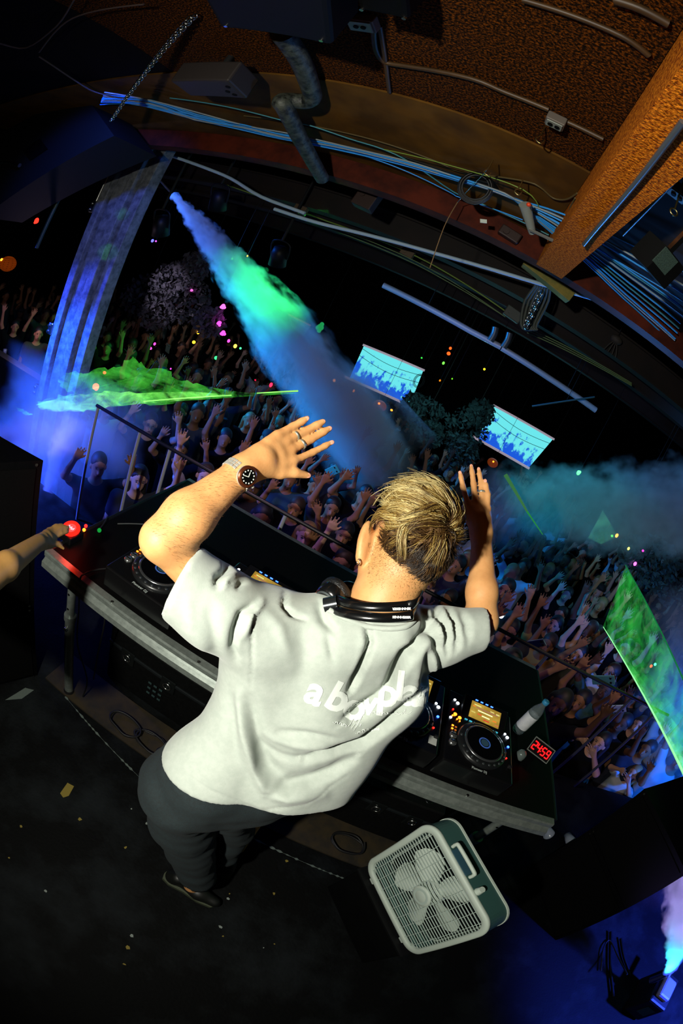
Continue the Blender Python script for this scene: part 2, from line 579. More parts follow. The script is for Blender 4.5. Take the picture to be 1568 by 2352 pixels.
# ------------------------------------------------------------------ things on the ceiling
def tube_thing(name, pts, r, m, label, cat, group=None, n=8, sub=4):
    mb = MB(); mb.tube(pts, r, n, sub)
    return tag(mb.build(name, m), label, cat, group)
M_conduit = mat('painted_conduit', '#4a3216', .5, n='#382610', ns=8)
Zc = 3.19
cp = lambda px, py, dz=0: at(px, py, z=Zc - dz)
tube_thing('conduit', [cp(858, 60), cp(862, 110), cp(880, 140), cp(920, 150), cp(1080, 180), cp(1160, 212), cp(1260, 252)], .011, M_conduit, 'brown painted conduit crossing the carpeted ceiling to the metal outlet box', 'conduit')
tube_thing('conduit', [cp(1302, 280), cp(1385, 320)], .011, M_conduit, 'short brown conduit from the metal outlet box to the orange beam', 'conduit')
tube_thing('conduit', [cp(1200, 0), cp(1400, 70), cp(1455, 100), cp(1490, 128)], .011, M_conduit, 'thin brown conduit ending against the orange beam, upper of the pair near the top edge', 'conduit')
tube_thing('conduit', [cp(1410, 0), cp(1470, 20), cp(1535, 55)], .016, M_conduit, 'thick brown conduit cut by the top edge of the picture at right', 'conduit')
tube_thing('conduit', [cp(872, 60), cp(885, 140), cp(890, 180), cp(894, 212)], .009, M_conduit, 'short brown cable dropping from the black ceiling box to the board', 'conduit')
def outlet(px, py, label, z=Zc, s=.05, c='steel_box'):
    m = mat('steel_box', '#6a625a', .55, metal=.3)
    p = at(px, py, z=z)
    r = empty('outlet_box', p, label, 'outlet')
    a = MB(); a.box(p + Vector((0, 0, -.02)), (s * 1.3, s, .04), bev=.004); a.build('box', m, r)
    a = MB(); a.box(p + Vector((0, 0, -.043)), (s * 1.1, s * .8, .006), bev=.002); f = a.build('cover_plate', mat('plate_dull', '#8f958c', .4, metal=.4), r)
    a = MB()
    for dx in (-.012, .012): a.cyl(p + Vector((dx, 0, -.050)), p + Vector((dx, 0, -.045)), .009, n=12)
    a.build('socket', M_black, r)
outlet(1280, 270, 'small silver outlet box on the brown ceiling conduit beside the orange beam')
outlet(840, 45, 'dull outlet box beside the black ceiling box at the top of the picture', s=.07)
outlet(1560, 430, 'grey outlet box on the dark ceiling at the far right edge', s=.06, z=3.15)
def hung_box(name, px, py, z, size, label, cat, rz=0, m=M_black, hang=True):
    p = at(px, py, z=z)
    r = empty(name, Matrix.Translation(p) @ Matrix.Rotation(rz, 4, 'Z'), label, cat)
    M = r.matrix_basis
    a = MB(M); a.box((0, 0, size[2] / 2), size, bev=.015); a.build('housing', m, r)
    if hang:
        a = MB(M); a.box((0, 0, size[2] + .03), (size[0] * .3, size[1] * .3, .06)); a.build('mount', M_steel, r)
    for sx in (-1, 1):
        for sy in (-1, 1):
            a = MB(M); a.cyl((sx * size[0] * .42, sy * size[1] * .42, -.006), (sx * size[0] * .42, sy * size[1] * .42, .002), .006, n=8); a.build('screw', M_steel, r)
    return r
hung_box('ceiling_speaker', 608, 18, 2.93, (.34, .30, .18), 'dark blue black boxy ceiling speaker at the top edge, left of centre', 'speaker', .25, mat('navy_black', '#05070f', .6, spec=.2))
hung_box('junction_box', 875, 5, 3.02, (.13, .12, .11), 'black square box on the carpeted ceiling at the top edge', 'box', .1)
# white painted duct box above the pillar
p = at(492, 182, z=3.05)
r = empty('cable_trunking', p, 'pale painted metal box on the ceiling above the bundle of blue cables', 'box')
a = MB(); a.box(p, (.33, .18, .12), bev=.01); a.build('housing', mat('pale_box', '#2a2422', .6), r)
for dx, dy in ((.1, .02), (.13, -.03), (.12, .05)):
    a = MB(); a.cyl(p + Vector((dx, dy, -.063)), p + Vector((dx, dy, -.06)), .012, n=12); a.build('hole', M_black, r)
hang(r, p + Vector((0, 0, .06)), 3.2, .02, 'mount')
# rusty drain pipe with two bends
M_rust = mat('rusty_pipe', '#141715', .5, n='#4c5248', ns=26, nd=7, bump=.5)
tube_thing('drain_pipe', [at(650, 80, z=3.12), at(690, 140, z=3.12), at(714, 205, z=3.12), at(716, 226, z=3.11), at(700, 233, z=3.10), at(665, 230, z=3.08), at(645, 233, z=3.05), at(655, 250, z=3.03), at(690, 320, z=3.0), at(740, 410, z=2.95)], .042, M_rust, 'thick rusty drain pipe with two tight bends under the ceiling', 'pipe', n=14)
# grey conduit on the carpeted beam
tube_thing('conduit', [at(1568, 280, z=2.93), at(1460, 420, z=2.93), at(1367, 529, z=2.93), at(1340, 562, z=2.92)], .0085, mat('grey_conduit', '#7d8286', .35, metal=.7), 'straight grey steel conduit along the underside of the orange beam', 'conduit')
tube_thing('conduit', [at(1568, 398, z=3.1), at(1430, 540, z=3.1)], .006, mat('grey_conduit', '', 0), 'thin dark conduit on the right side of the orange beam', 'conduit')
# small black speaker with grille, right
p = at(1512, 600, z=2.75)
r = empty('wall_speaker', Matrix.Translation(p) @ Matrix.Rotation(.5, 4, 'Z') @ Matrix.Rotation(.5, 4, 'X'), 'small black loudspeaker with a greenish grille hanging right of the orange beam', 'speaker')
a = MB(r.matrix_basis); a.prism([(-.045, -.04), (.045, -.04), (.065, .03), (-.065, .03)], -.045, .045); a.build('housing', M_black, r)
a = MB(r.matrix_basis); a.box((-.02, -.041, .012), (.06, .004, .058)); a.build('grille', mat('teal_mesh', '#33443d', .5, n='#1e2a26', ns=300), r)
a = MB(r.matrix_basis); a.box((0, .0, .25), (.015, .015, .45)); a.build('bracket', M_steel, r)
# eye bolt
a = MB(); c = at(1547, 487, z=2.95)
a.tube([c + Vector((.012 * math.cos(t), 0, .012 * math.sin(t))) for t in [i * PI / 4 for i in range(8)]], .003, closed=True)
a.cyl(c + Vector((0, 0, .012)), c + Vector((0, 0, .2)), .003)
tag(a.build('eye_bolt', mat('brass', '#b9a56a', .3, metal=1)), 'small brass eye bolt hanging right of the orange beam', 'bolt')

# ------------------------------------------------------------------ cables slung along the joist
CB = [mat('cable_blue', '#2f9cf5', .5), mat('cable_grey', '#8d9aa0', .5), mat('cable_teal', '#3f8a96', .5), mat('cable_black', '#101214', .5)]
rc = random.Random(3)
main = [(235, 226), (340, 240), (450, 268), (560, 292), (650, 312), (800, 342), (950, 380), (1050, 410), (1120, 432), (1178, 456), (1250, 500), (1350, 566), (1450, 640), (1568, 728)]
for i in range(16):
    m = CB[[0, 0, 0, 1, 0, 2, 0, 0, 3, 0, 1, 0, 2, 0, 0, 1][i]]
    s = rc.uniform(-7, 7)
    f = rc.uniform(-1, 1) + (i - 8) * .18
    pts = []
    for j, (x, y) in enumerate(main):
        t = max(0, (j - 9)) / 4
        e = (1 - min(1, abs(j - 9) / 5)) * .75
        q = s * (1 - e) + rc.uniform(-2, 2) * (1 - e) + t * f * 42
        if j < 4: q += (3 - j) * rc.uniform(-3, 3)
        pts.append(at(x - q * .35, y + q, z=3.125 - .01 * (i % 4)))
    tube_thing('cable', pts, .0052, m, ['blue cable in the bundle slung under the joist', 'pale grey cable in the bundle slung under the joist', 'teal cable in the bundle slung under the joist', 'black cable in the bundle slung under the joist'][CB.index(m)], 'cable', ['blue cables in the bundle', 'grey cables in the bundle', 'teal cables in the bundle', 'black cables in the bundle'][CB.index(m)], n=5, sub=3)
def acable(pts, r, m, lab, cat='cable', zz=3.11):
    tube_thing('cable', [at(x, y, z=zz) for x, y in pts], r, m, lab, cat, n=6, sub=4)
acable([(390, 225), (520, 245), (650, 277), (700, 285), (800, 318), (880, 343), (940, 372), (1040, 440), (1110, 470), (1260, 540)], .004, CB[2], 'teal cable leaving the bundle and sagging below it')
acable([(880, 343), (1040, 382), (1200, 435), (1240, 480)], .003, mat('cable_green', '#7d9a3c', .5), 'thin yellow green cable above the blue bundle')
acable([(700, 320), (900, 380), (1030, 440), (1060, 455), (1200, 505)], .0035, CB[0], 'single blue cable running below the bundle')
acable([(1200, 470), (1280, 510), (1400, 590), (1568, 692)], .0035, CB[0], 'single blue cable fanning highest to the right edge')
acable([(560, 266), (720, 290), (860, 322), (1000, 370), (1060, 395), (1200, 415), (1240, 430), (1270, 455), (1300, 458), (1325, 444)], .005, mat('cable_brown', '#5a4a26', .6), 'brown cable lying along the board above the bundle', zz=3.17)
acable([(600, 270), (740, 300), (880, 345), (1020, 392), (1120, 420)], .004, CB[3], 'black cable lying along the board above the bundle', zz=3.16)
acable([(1320, 455), (1305, 500), (1340, 550), (1370, 556)], .004, mat('cable_brown', '', 0), 'brown wire looping down the corner of the orange beam')
# coiled black cable hanging from the bundle
r = empty('cable_coil', at(1092, 430, z=3.07), 'coil of black cable hanging in front of the blue bundle', 'cable coil')
c0 = at(1092, 430, z=3.07); R0 = at(1130, 430, d=(c0 - CAMP).length) - c0; U0 = at(1092, 394, d=(c0 - CAMP).length) - c0
a = MB()
for i in range(6):
    k = .82 + .05 * i
    a.tube([c0 + R0 * math.cos(t) * k + U0 * math.sin(t) * k * .95 + Vector((0, .006 * (i % 3), 0)) for t in [j * PI / 7 for j in range(14)]], .0045, n=6, sub=2, closed=True)
a.build('coil', CB[3], r)
a = MB(); a.tube([at(1120, 385, z=3.08), at(1108, 402, z=3.08), at(1085, 425, z=3.08), at(1050, 465, z=3.08)], .0022); a.build('tie', M_steel, r)
tube_thing('tan_string', [at(1050, 465, z=3.07), at(1020, 520, y=2.35), at(987, 615, y=2.35)], .0025, mat('tan_cord', '#8a6a40', .7), 'tan cord hanging from the coil down past the joist', 'cord')
for x, y, lab in ((1192, 430, 'bent steel hook beside the coil holding the bundle'), (1122, 385, 'small steel hook above the coil'), (1242, 310, 'small brass hook in the board under the outlet box')):
    a = MB(); c = at(x, y, z=3.08 if y > 350 else 3.15)
    a.tube([c + Vector((0, 0, .05)), c, c + Vector((-.01, 0, -.03)), c + Vector((.012, 0, -.04)), c + Vector((.018, 0, -.02))], .003)
    tag(a.build('hook', mat('brass', '', 0)), lab, 'hook')
# tagged label
a = MB(); c = at(1110, 508, z=3.0); a.box(c, (.035, .004, .022), Matrix.Translation(c) @ Matrix.Rotation(-.4, 4, 'Y') @ Matrix.Translation(-c)); tag(a.build('cable_tag', mat('white_tag', '#c9d4c8', .5)), 'small white tag dangling below the blue cables', 'tag')
# clear bottle-like lamp and fluorescent tube in the bundle
c1, c2 = at(1205, 470, z=3.07), at(1222, 535, z=3.0)
a = MB(); a.tube([c1, (c1 + c2) / 2, c2], lambda t: .03 - .012 * t, n=14)
tag(a.build('work_light', mat('grey_clear', '#8c938e', .2)), 'grey work light with orange patch tucked behind the blue cables', 'lamp')
a = MB(); a.ell(at(1214, 470, z=3.03), .011); tag(a.build('warning_sticker', mat('orange_sticker', '#e0461c', .5)), 'small orange patch behind the blue cables', 'sticker')
tube_thing('fluorescent_tube', [at(1215, 527, z=2.98), at(1300, 568, z=2.96)], .009, mat('chrome_tube', '#d8dcd4', .12, metal=.8), 'short shiny metal tube under the fan of blue cables', 'tube')

# chains
def chain(a, b, n, s, label, r=.004):
    a, b = Vector(a), Vector(b)
    root = empty('chain', a, label, 'chain')
    d = (b - a).normalized()
    u = d.orthogonal().normalized(); w_ = d.cross(u)
    for i in range(n):
        c = a + (b - a) * (i + .5) / n
        p = u if i % 2 else w_
        L = (b - a).length / n * .78
        mb = MB()
        mb.tube([c + d * L * math.cos(t) + p * s * math.sin(t) for t in [j * PI / 4 for j in range(8)]], r, n=5, sub=2, closed=True)
        mb.build('link', M_steel, root)
chain(at(450, 35, z=3.17), at(255, 277, y=1.6), 46, .013, 'long silver chain slanting across the upper left of the picture')
chain(at(436, 40, z=3.17), at(262, 268, y=1.62), 42, .012, 'second strand of silver chain lying against the long one', .003)
chain(at(1243, 668, y=3.4), at(1205, 752, y=3.4), 10, .022, 'short silver chain hanging below the yellow timber block', .006)

# yellow timber block, trunk of wires, boxes hanging at the stage mouth
p = at(1258, 642, y=3.3)
B0 = Matrix.Translation(p) @ Matrix.Rotation(.18, 4, 'Y')
a = MB(); a.box((0, 0, 0), (.42, .12, .085), B0, bev=.006)
tag(a.build('timber_block', mat('yellow_timber', '#6a6a2c', .6, n='#8a7a2c', ns=12)), 'short greenish yellow timber block hanging under the beams', 'timber')
M_wire = mat('grey_wire', '#40463f', .6)
for i in range(7):
    x = 1235 + i * 5
    tube_thing('loom_wire', [at(1225 + i * 10, 560 + i * 3, y=3.5), at(x, 640, y=3.5), at(1205 + i * 9, 690, y=3.6), at(1196 + i * 6, 745, y=3.6), at(1210 + i * 4, 758, y=3.6)], .012, M_wire, 'thick grey wire in the loom hanging behind the yellow timber block', 'wire', 'grey loom wires behind the timber block', n=6, sub=3)
def beam_box(px, py, y, s, lab, m=None):
    p = at(px, py, y=y); a = MB(); a.box((0, 0, 0), s, Matrix.Translation(p) @ Matrix.Rotation(.12, 4, 'Y'), bev=.008)
    a.cyl(p + Vector((-s[0] * .2, -s[1] / 2 - .01, 0)), p + Vector((-s[0] * .2, -s[1] / 2, 0)), .02, n=10)
    tag(a.build('junction_box', m or mat('tan_box', '#5b4a34', .6)), lab, 'box')
beam_box(1178, 722, 4.0, (.16, .08, .10), 'grey junction box left of the short silver chain', mat('grey_box', '#3d4340', .6))
beam_box(936, 581, 4.55, (.14, .08, .09), 'small pale box on the beam with the thin cables')
beam_box(690, 482, 4.55, (.15, .08, .10), 'small tan box on the left part of the beam with cables')
beam_box(845, 455, 3.2, (.16, .12, .2), 'brown painted box hanging below the joist in the middle', mat('brown_box', '#2a150e', .6))
beam_box(1170, 540, 2.62, (.13, .08, .07), 'brown box on the joist beside the shiny tube', mat('brown_box', '', 0))
# white conduit, green cable, silver truss pipe
tube_thing('conduit', [at(384, 355, y=3.4), at(470, 385, y=3.5), at(530, 410, y=3.6), at(600, 452, y=3.6), at(700, 490, y=3.6)], .017, mat('pale_conduit', '#b4d0e6', .4), 'pale conduit curving away from the pillar top', 'conduit')
tube_thing('conduit', [at(630, 480, y=3.6), at(700, 503, y=3.6), at(784, 525, y=3.6), at(1000, 582, y=3.6), at(1200, 640, y=3.5), at(1320, 674, y=3.3), at(1440, 710, y=3.0), at(1560, 752, y=2.75)], .017, mat('pale_conduit', '', 0), 'long pale blue conduit crossing the picture under the joist', 'conduit')
tube_thing('cable', [at(520, 425, y=4.55), at(700, 490, y=4.55), at(920, 572, y=4.55), at(1040, 635, y=4.55), at(1165, 718, y=4.55)], .008, mat('cable_green', '', 0), 'yellow green cable along the nearest beam over the crowd', 'cable')
for k in range(3):
    tube_thing('cable', [at(1210, 752 + 6 * k, y=4.55), at(1300, 795 + 5 * k, y=4.55), at(1450, 880 + 3 * k, y=4.55)], .006, mat('cable_olive', '#6f8a58', .5), 'olive cable along the beam to the right of the chain', 'cable', 'olive cables on the beam', n=5)
for k in range(2):
    tube_thing('cable', [at(700, 500 + 7 * k, y=4.5), at(920, 584 + 7 * k, y=4.5), at(1040, 648 + 6 * k, y=4.5), at(1160, 728, y=4.5)], .005, mat('cable_olive', '', 0), 'thin olive cable below the yellow green one', 'cable', 'thin olive cables on the left part of the beam', n=5)
tp1 = tube_thing('truss_pipe', [at(880, 655, y=6.4), at(1080, 760, y=6.4), at(1150, 797, y=6.4)], .045, mat('pipe_alu', '#c3d0dc', .45, metal=.2), 'left half of the long silver pipe hung over the crowd', 'pipe', n=10, sub=1)
tp2 = tube_thing('truss_pipe', [at(1152, 799, y=6.4), at(1260, 868, y=6.4), at(1368, 942, y=6.4)], .045, mat('pipe_alu', '', 0), 'right half of the long silver pipe hung over the crowd', 'pipe', n=10, sub=1)
for x0, y0, x1, y1, lab in ((1155, 798, 1170, 765, 'pipe clamp pair under the chain, right one'), (1125, 783, 1138, 752, 'pipe clamp pair under the chain, left one')):
    tube_thing('pipe_clamp', [at(x0, y0, y=6.35), at((x0 + x1) / 2 + 3, (y0 + y1) / 2, y=6.35), at(x1, y1, y=6.35)], .05, mat('clamp_grey', '#6f7a80', .4, metal=.6), lab, 'clamp')
hang(tp1, at(980, 708, y=6.4), 6.4, .008, 'drop_rod'); hang(tp2, at(1300, 896, y=6.4), 6.4, .008, 'drop_rod')
tr1 = tube_thing('thin_rod', [at(1222, 933, y=6.0), at(1365, 912, y=6.0)], .012, mat('teal_rod', '#3f6d74', .4), 'thin teal rod above the right projection screen', 'rod')
for x, y, lab in ((1415, 780, 'small tangle of wires hanging in the dark at right'), (480, 1000, None)):
    if lab:
        a = MB(); c = at(x, y, y=4.5)
        for i in range(4): a.tube([c, c + Vector((.03 * (i - 1.5), 0, -.08)), c + Vector((.05 * (i - 1.5), 0, -.17))], .008, n=5)
        a.ell(c, (.07, .05, .05)); hang(tag(a.build('wire_tangle', mat('dim_wire', '#3b3630', .7)), lab, 'wires'), c, 6.4)

# dark speaker hung at the top left, grey strip light, corner fixture
def quadbox(name, corners, depth, m, label, cat, dirv=None):
    """box whose visible face has the four given corners"""
    c = [Vector(p) for p in corners]
    n = (c[1] - c[0]).cross(c[3] - c[0]).normalized()
    ctr = sum(c, Vector()) / 4
    if n.dot(ctr - CAMP) < 0: n = -n
    if dirv is not None: n = Vector(dirv).normalized()
    vs = c + [p + n * depth for p in c]
    a = MB(); a.add(vs, [(0, 1, 2, 3), (7, 6, 5, 4), (0, 4, 5, 1), (1, 5, 6, 2), (2, 6, 7, 3), (3, 7, 4, 0)])
    return tag(a.build(name, m), label, cat)
hang(tr1, at(1300, 921, y=6.0))
r = empty('hanging_loudspeaker', at(120, 340, y=2.2), 'big dark grey loudspeaker hung from the chains at upper left', 'speaker')
cs = [at(-60, 345, y=2.0), at(190, 212, y=2.0), at(262, 312, y=2.0), at(-40, 500, y=2.0)]
a = MB(); n_ = Vector((0, 1, 0)); vs = cs + [p + n_ * .5 for p in cs]
a.add(vs, [(0, 1, 2, 3), (7, 6, 5, 4), (0, 4, 5, 1), (1, 5, 6, 2), (2, 6, 7, 3), (3, 7, 4, 0)]); a.build('cabinet', mat('dark_speaker', '#131516', .7, spec=.15), r)
a = MB(); cs2 = [at(52, 345, y=1.985), at(90, 318, y=1.985), at(108, 342, y=1.985), at(70, 368, y=1.985)]
a.add(cs2 + [p + n_ * .01 for p in cs2], [(0, 1, 2, 3), (7, 6, 5, 4), (0, 4, 5, 1), (1, 5, 6, 2), (2, 6, 7, 3), (3, 7, 4, 0)]); a.build('handle_recess', M_black, r)
a = MB(); a.tube([at(-20, 372, y=1.96), at(20, 372, y=1.96), at(45, 380, y=1.96)], .02); a.build('bracket', M_steel, r)
for (x0, y0, x1, y1, lab, rr) in ((178, 378, 84, 570, 'long dark green tube hanging below the big loudspeaker at left', .02),):
    tube_thing('hanging_tube', [at(x0, y0, y=2.6), at(x1, y1, y=2.6)], rr, mat('green_tube', '#24382e', .4), lab, 'tube', sub=1)
p = at(10, 40, y=1.3)
r = empty('junction_box', p, 'pale metal box with a hook cut by the top left corner', 'box')
a = MB(); a.box(p, (.12, .1, .14), Matrix.Translation(p) @ Matrix.Rotation(.4, 4, 'Y') @ Matrix.Translation(-p), bev=.015); a.build('housing', mat('pale_metal', '#7c8a88', .4, metal=.4), r)
a = MB(); a.tube([at(20, 20, y=1.3), at(32, 5, y=1.3), at(50, 12, y=1.3), at(55, 50, y=1.3)], .008); a.build('hook', M_steel, r)
tube_thing('timber_batten', [at(0, 80, y=1.9), at(160, 200, y=1.9)], .06, mat('batten', '#1d130d', .8), 'dark timber batten on the ceiling at upper left', 'batten', n=4, sub=1)
for pts, lab in (([(0, 100), (60, 110), (130, 60), (170, 0)], 'thin brown wire looping from the top edge at left'), ([(90, 120), (140, 60), (200, 30), (330, 10)], 'thin brown wire running along the ceiling at the top left'), ([(90, 130), (180, 190), (230, 215), (330, 235)], 'thin brown wire running to the blue bundle at left')):
    tube_thing('ceiling_wire', [at(x, y, z=3.1) for x, y in pts], .005, mat('wire_brown', '#4a3a34', .7), lab, 'wire', n=5)
# pendant stage lights in the dark beyond the joist
def par(px, py, y, label, face='#1b2b3a'):
    p = at(px, py, y=y)
    M = Matrix.Translation(p) @ Matrix.Rotation(.5, 4, 'X')
    r = empty('stage_light', M, label, 'stage light')
    a = MB(M); a.lathe([(.0, .12), (.07, .12), (.09, .05), (.1, -.1), (.095, -.1), (.06, -.04), (0, -.03)], n=20); a.build('can', M_satin, r)
    a = MB(M); a.lathe([(0, -.06), (.088, -.07)], n=20); a.build('lens', mat('lens_blue', face, .15, metal=.5), r)
    a = MB(M); a.tube([(-.1, 0, 0), (-.11, 0, .16), (0, 0, .2), (.11, 0, .16), (.1, 0, 0)], .01); a.build('yoke', M_satin, r)
    hang(r, M @ Vector((0, 0, .2)), 6.4, .015, 'drop_rod')
par(502, 462, 3.9, 'small dark stage light hanging below the pale conduit, nearest the pillar')
par(370, 520, 3.7, 'dark stage light hanging just right of the pillar')
par(640, 590, 4.5, 'dark stage light in the black area above the smoke jet')
# ================================================================== the booth
TZ = 1.0
M_top = mat('table_black', '#060606', .5, n='#080808', ns=120, spec=.07)
def table():
    r = empty('dj_table', Vector((.1, 1.6, 0)), 'black topped staging table with a ribbed aluminium edge holding the decks', 'table')
    a = MB(); a.box((.1, 1.625, TZ - .02), (2.33, 1.09, .04)); a.build('tabletop', M_top, r)
    # extruded rails: near, far, sides
    prof = [(0, .0), (.032, 0), (.036, -.008), (.036, -.026), (.030, -.032), (.036, -.040), (.050, -.05), (.052, -.075), (.040, -.088), (0, -.09)]
    a = MB()
    for i in range(len(prof) - 1):
        p, q = prof[i], prof[i + 1]
    n = len(prof)
    xs = (-1.085, 1.26)
    for sgn, y0 in ((-1, 1.080), (1, 2.17)):
        vs = [(x, y0 + sgn * d, TZ + h) for x in xs for d, h in prof]
        a = MB(); a.add(vs, [(i, i + 1, n + i + 1, n + i) for i in range(n - 1)] + [tuple(range(n)), tuple(range(n, 2 * n))])
        a.build('edge_rail', M_alu, r)
    for x in (-1.078, 1.272):
        a = MB(); a.box((x, 1.625, TZ - .045), (.02, 1.1, .09), bev=.004); a.build('side_rail', mat('dark_rail', '#1a1c1c', .4, metal=.5), r)
    for x, y in ((-.995, 1.15), (1.13, 1.15), (-.995, 2.08), (1.13, 2.08)):
        a = MB(); a.cyl((x, y, .03), (x, y, .62), .026, n=20); a.cyl((x, y, .60), (x, y, .63), .032, n=20)
        lg = a.build('leg', M_alu, r)
        a = MB(); a.cyl((x, y, .62), (x, y, TZ - .04), .021, n=20); a.build('leg_tube', M_alu, lg)
        a = MB(); a.cyl((x, y, 0.001), (x, y, .03), .034, .028, n=20); a.build('rubber_foot', M_rub, lg)
        for k in range(3):
            a = MB(); z = .68 + .09 * k; a.cyl((x, y - .018, z), (x, y - .0225, z), .006, n=10); a.build('pin_hole', M_black, lg)
        a = MB(); a.cyl((x, y - .025, .55), (x, y - .036, .55), .011, n=10); a.build('bolt', M_steel, lg)
    for x in (-.7, -.3, .4, .8):
        a = MB(); a.cyl((x, 1.055, TZ + .0005), (x, 1.055, TZ + .004), .006, n=8); a.build('rail_bolt', M_steel, r)
    return r
table()

def bar_text(name, txt, size, M, m, parent, bold=0, shear=0, ext=.0004):
    vs, fs = text_mesh(txt, size, shear, bold, ext)
    a = MB(M); a.add(vs, fs)
    return a.build(name, m, parent)
G = dict(blue=glow('led_blue', '#2f5cff', 7), orange=glow('led_orange', '#ff7a1c', 5), red=glow('led_red', '#ff1a14', 6), white=glow('led_white', '#e4efff', 5), cyan=glow('led_cyan', '#3fa9c0', 1.2), teal=glow('led_teal', '#1f9a86', 1.0), green=glow('led_green', '#35ff5a', 5))
def screen_mat(name, c1, c2):
    m = bpy.data.materials.new(name); m.use_nodes = True; t = m.node_tree; t.nodes.clear()
    e = t.nodes.new('ShaderNodeEmission'); o = t.nodes.new('ShaderNodeOutputMaterial'); t.links.new(e.outputs[0], o.inputs[0])
    tc = t.nodes.new('ShaderNodeTexCoord'); nz = t.nodes.new('ShaderNodeTexNoise'); nz.inputs['Scale'].default_value = 22
    rr = t.nodes.new('ShaderNodeValToRGB'); rr.color_ramp.elements[0].color = srgb(c1); rr.color_ramp.elements[1].color = srgb(c2); rr.color_ramp.elements[0].position = .4; rr.color_ramp.elements[1].position = .62
    t.links.new(tc.outputs['Object'], nz.inputs['Vector']); t.links.new(nz.outputs['Fac'], rr.inputs[0]); t.links.new(rr.outputs[0], e.inputs[0]); e.inputs[1].default_value = 1.1
    return m
M_scr = screen_mat('deck_screen', '#9a7a2c', '#b8953c')
M_knob = mat('knob_silver', '#a9adab', .22, metal=.9)
M_ring = mat('jog_ring', '#1c1e1f', .3, metal=.3)
def deck(x, label, y=1.29):
    """media player, front towards the dj; local origin at the middle of its base"""
    M = Matrix.Translation((x, y, TZ + .012))
    r = empty('media_player', M, label, 'dj deck', None)
    a = MB(M); a.box((0, 0, .047), (.322, .40, .094), bev=.006); a.build('body', M_gloss, r)
    a = MB(M)
    for sx in (-1, 1):
        for sy in (-1, 1): a = MB(M); a.cyl((sx * .13, sy * .17, -.011), (sx * .13, sy * .17, .002), .018, n=14); a.build('foot', M_rub, r)
    J = M @ Matrix.Translation((.006, -.055, .094))
    a = MB(J); a.lathe([(.118, 0), (.118, .006), (.112, .014), (.100, .018), (.090, .018)], n=56)
    jw = a.build('jog_wheel', M_ring, r)
    for k in range(24):
        t = 2 * PI * k / 24
        if 200 < math.degrees(t) % 360 < 345 or k % 4 == 0:
            a = MB(J); a.ell((.106 * math.cos(t), .106 * math.sin(t), .0165), (.007, .007, .003), nu=8, nv=5); a.build('grip_dimple', mat('dimple', '#3b3f40', .3, metal=.4), jw)
    a = MB(J); a.lathe([(.093, .016), (.093, .0195), (.086, .0215), (.084, .0215)], n=56); a.build('chrome_ring', mat('jog_chrome', '#8e9294', .22, metal=.9), jw)
    a = MB(J); a.lathe([(.084, .0210), (0.001, .0212)], n=48); a.build('platter', mat('platter_black', '#050506', .22), jw)
    a = MB(J); a.lathe([(.022, .0222), (.028, .0222), (.028, .0218)], n=32); a.build('display_ring', mat('jog_display', '#2a3f66', .3, emit='#3a5fae', es=.5), jw)
    a = MB(J); a.lathe([(.0185, .0225), (.0001, .0225)], n=24); a.build('display', mat('jog_center', '#20303a', .3, emit='#27404c', es=.5), jw)
    # tilted screen block
    S = M @ Matrix.Translation((.008, .125, .094)) @ Matrix.Rotation(math.radians(18), 4, 'X')
    a = MB(S); a.box((0, 0, .006), (.225, .115, .03), bev=.004); hb = a.build('screen_block', M_gloss, r)
    a = MB(S); a.box((0, -.004, .0222), (.152, .080, .002)); a.build('screen', M_scr, hb)
    rk = random.Random(int(x * 100))
    for i, (u, v, ln, c) in enumerate([(-.045, .026, .035, '#d8d07a'), (-.062, .018, .012, '#e08030'), (0.005, .016, .11, '#9a6a50'), (.03, .024, .02, '#cfc070'), (.06, .022, .018, '#d8d07a'), (-.002, .004, .075, '#f0efb0'), (-.06, -.012, .02, '#c8b860'), (-.028, -.012, .02, '#d85a30'), (.004, -.014, .04, '#f0efb0'), (.01, -.029, .03, '#c8402a'), (.05, -.015, .02, '#e07a2c'), (.064, -.03, .02, '#b86a40')]):
        a = MB(S); a.box((u, v - .004, .0236), (ln, .0055, .0008)); a.build('screen_line', glow('scr' + c, c, 1.2), hb)
    for k in range(4):
        a = MB(S); a.box((-.055 + .026 * k, .046, .0222), (.012, .004, .003)); a.build('lit_button', G['blue'], r)
    for k in range(8):
        a = MB(M); a.box((-.075 + .022 * k, .058, .096), (.013, .0045, .004)); a.build('lit_button', G['cyan'], r)
    # buttons on the left
    for i, (u, v, c, s) in enumerate([(-.128, .06, 'orange', .0085), (-.106, .05, 'orange', .0085), (-.130, .052, 'orange', .004), (-.14, .045, 'orange', .004), (-.118, .035, 'orange', .0035), (-.105, .030, 'orange', .0035), (-.14, .082, 'red', .004), (-.148, .03, 'white', .006),
                                       (-.135, .145, 'white', .006), (-.12, .132, 'white', .008), (.125, .07, 'white', .006), (.137, .055, 'white', .008), (.14, .0, 'blue', .006), (.128, -.07, 'red', .004)]):
        a = MB(M); a.ell((u, v, .096), (s, s, .004), nu=12, nv=6); a.build('button', G[c], r)
    for u, v in ((-.128, -.060), (-.128, -.098)):   # cue and play keys
        a = MB(M); a.lathe([(.0001, .008), (.014, .008), (.017, .004), (.0175, 0)], M_T(u, v, .094), n=24); kb = a.build('play_key', M_knob, r)
        a = MB(M); a.box((u, v, .1032), (.022, .003, .001)); a.build('key_mark', M_black, kb)
    for u, v in ((-.135, -.01), (-.12, -.012), (-.136, -.028), (-.121, -.03)):
        a = MB(M); a.box((u, v, .096), (.009, .007, .003), bev=.001); a.build('small_button', G['orange'] if u < -.13 else mat('dim_orange', '#a85a20', .5, emit='#c0601c', es=.6), r)
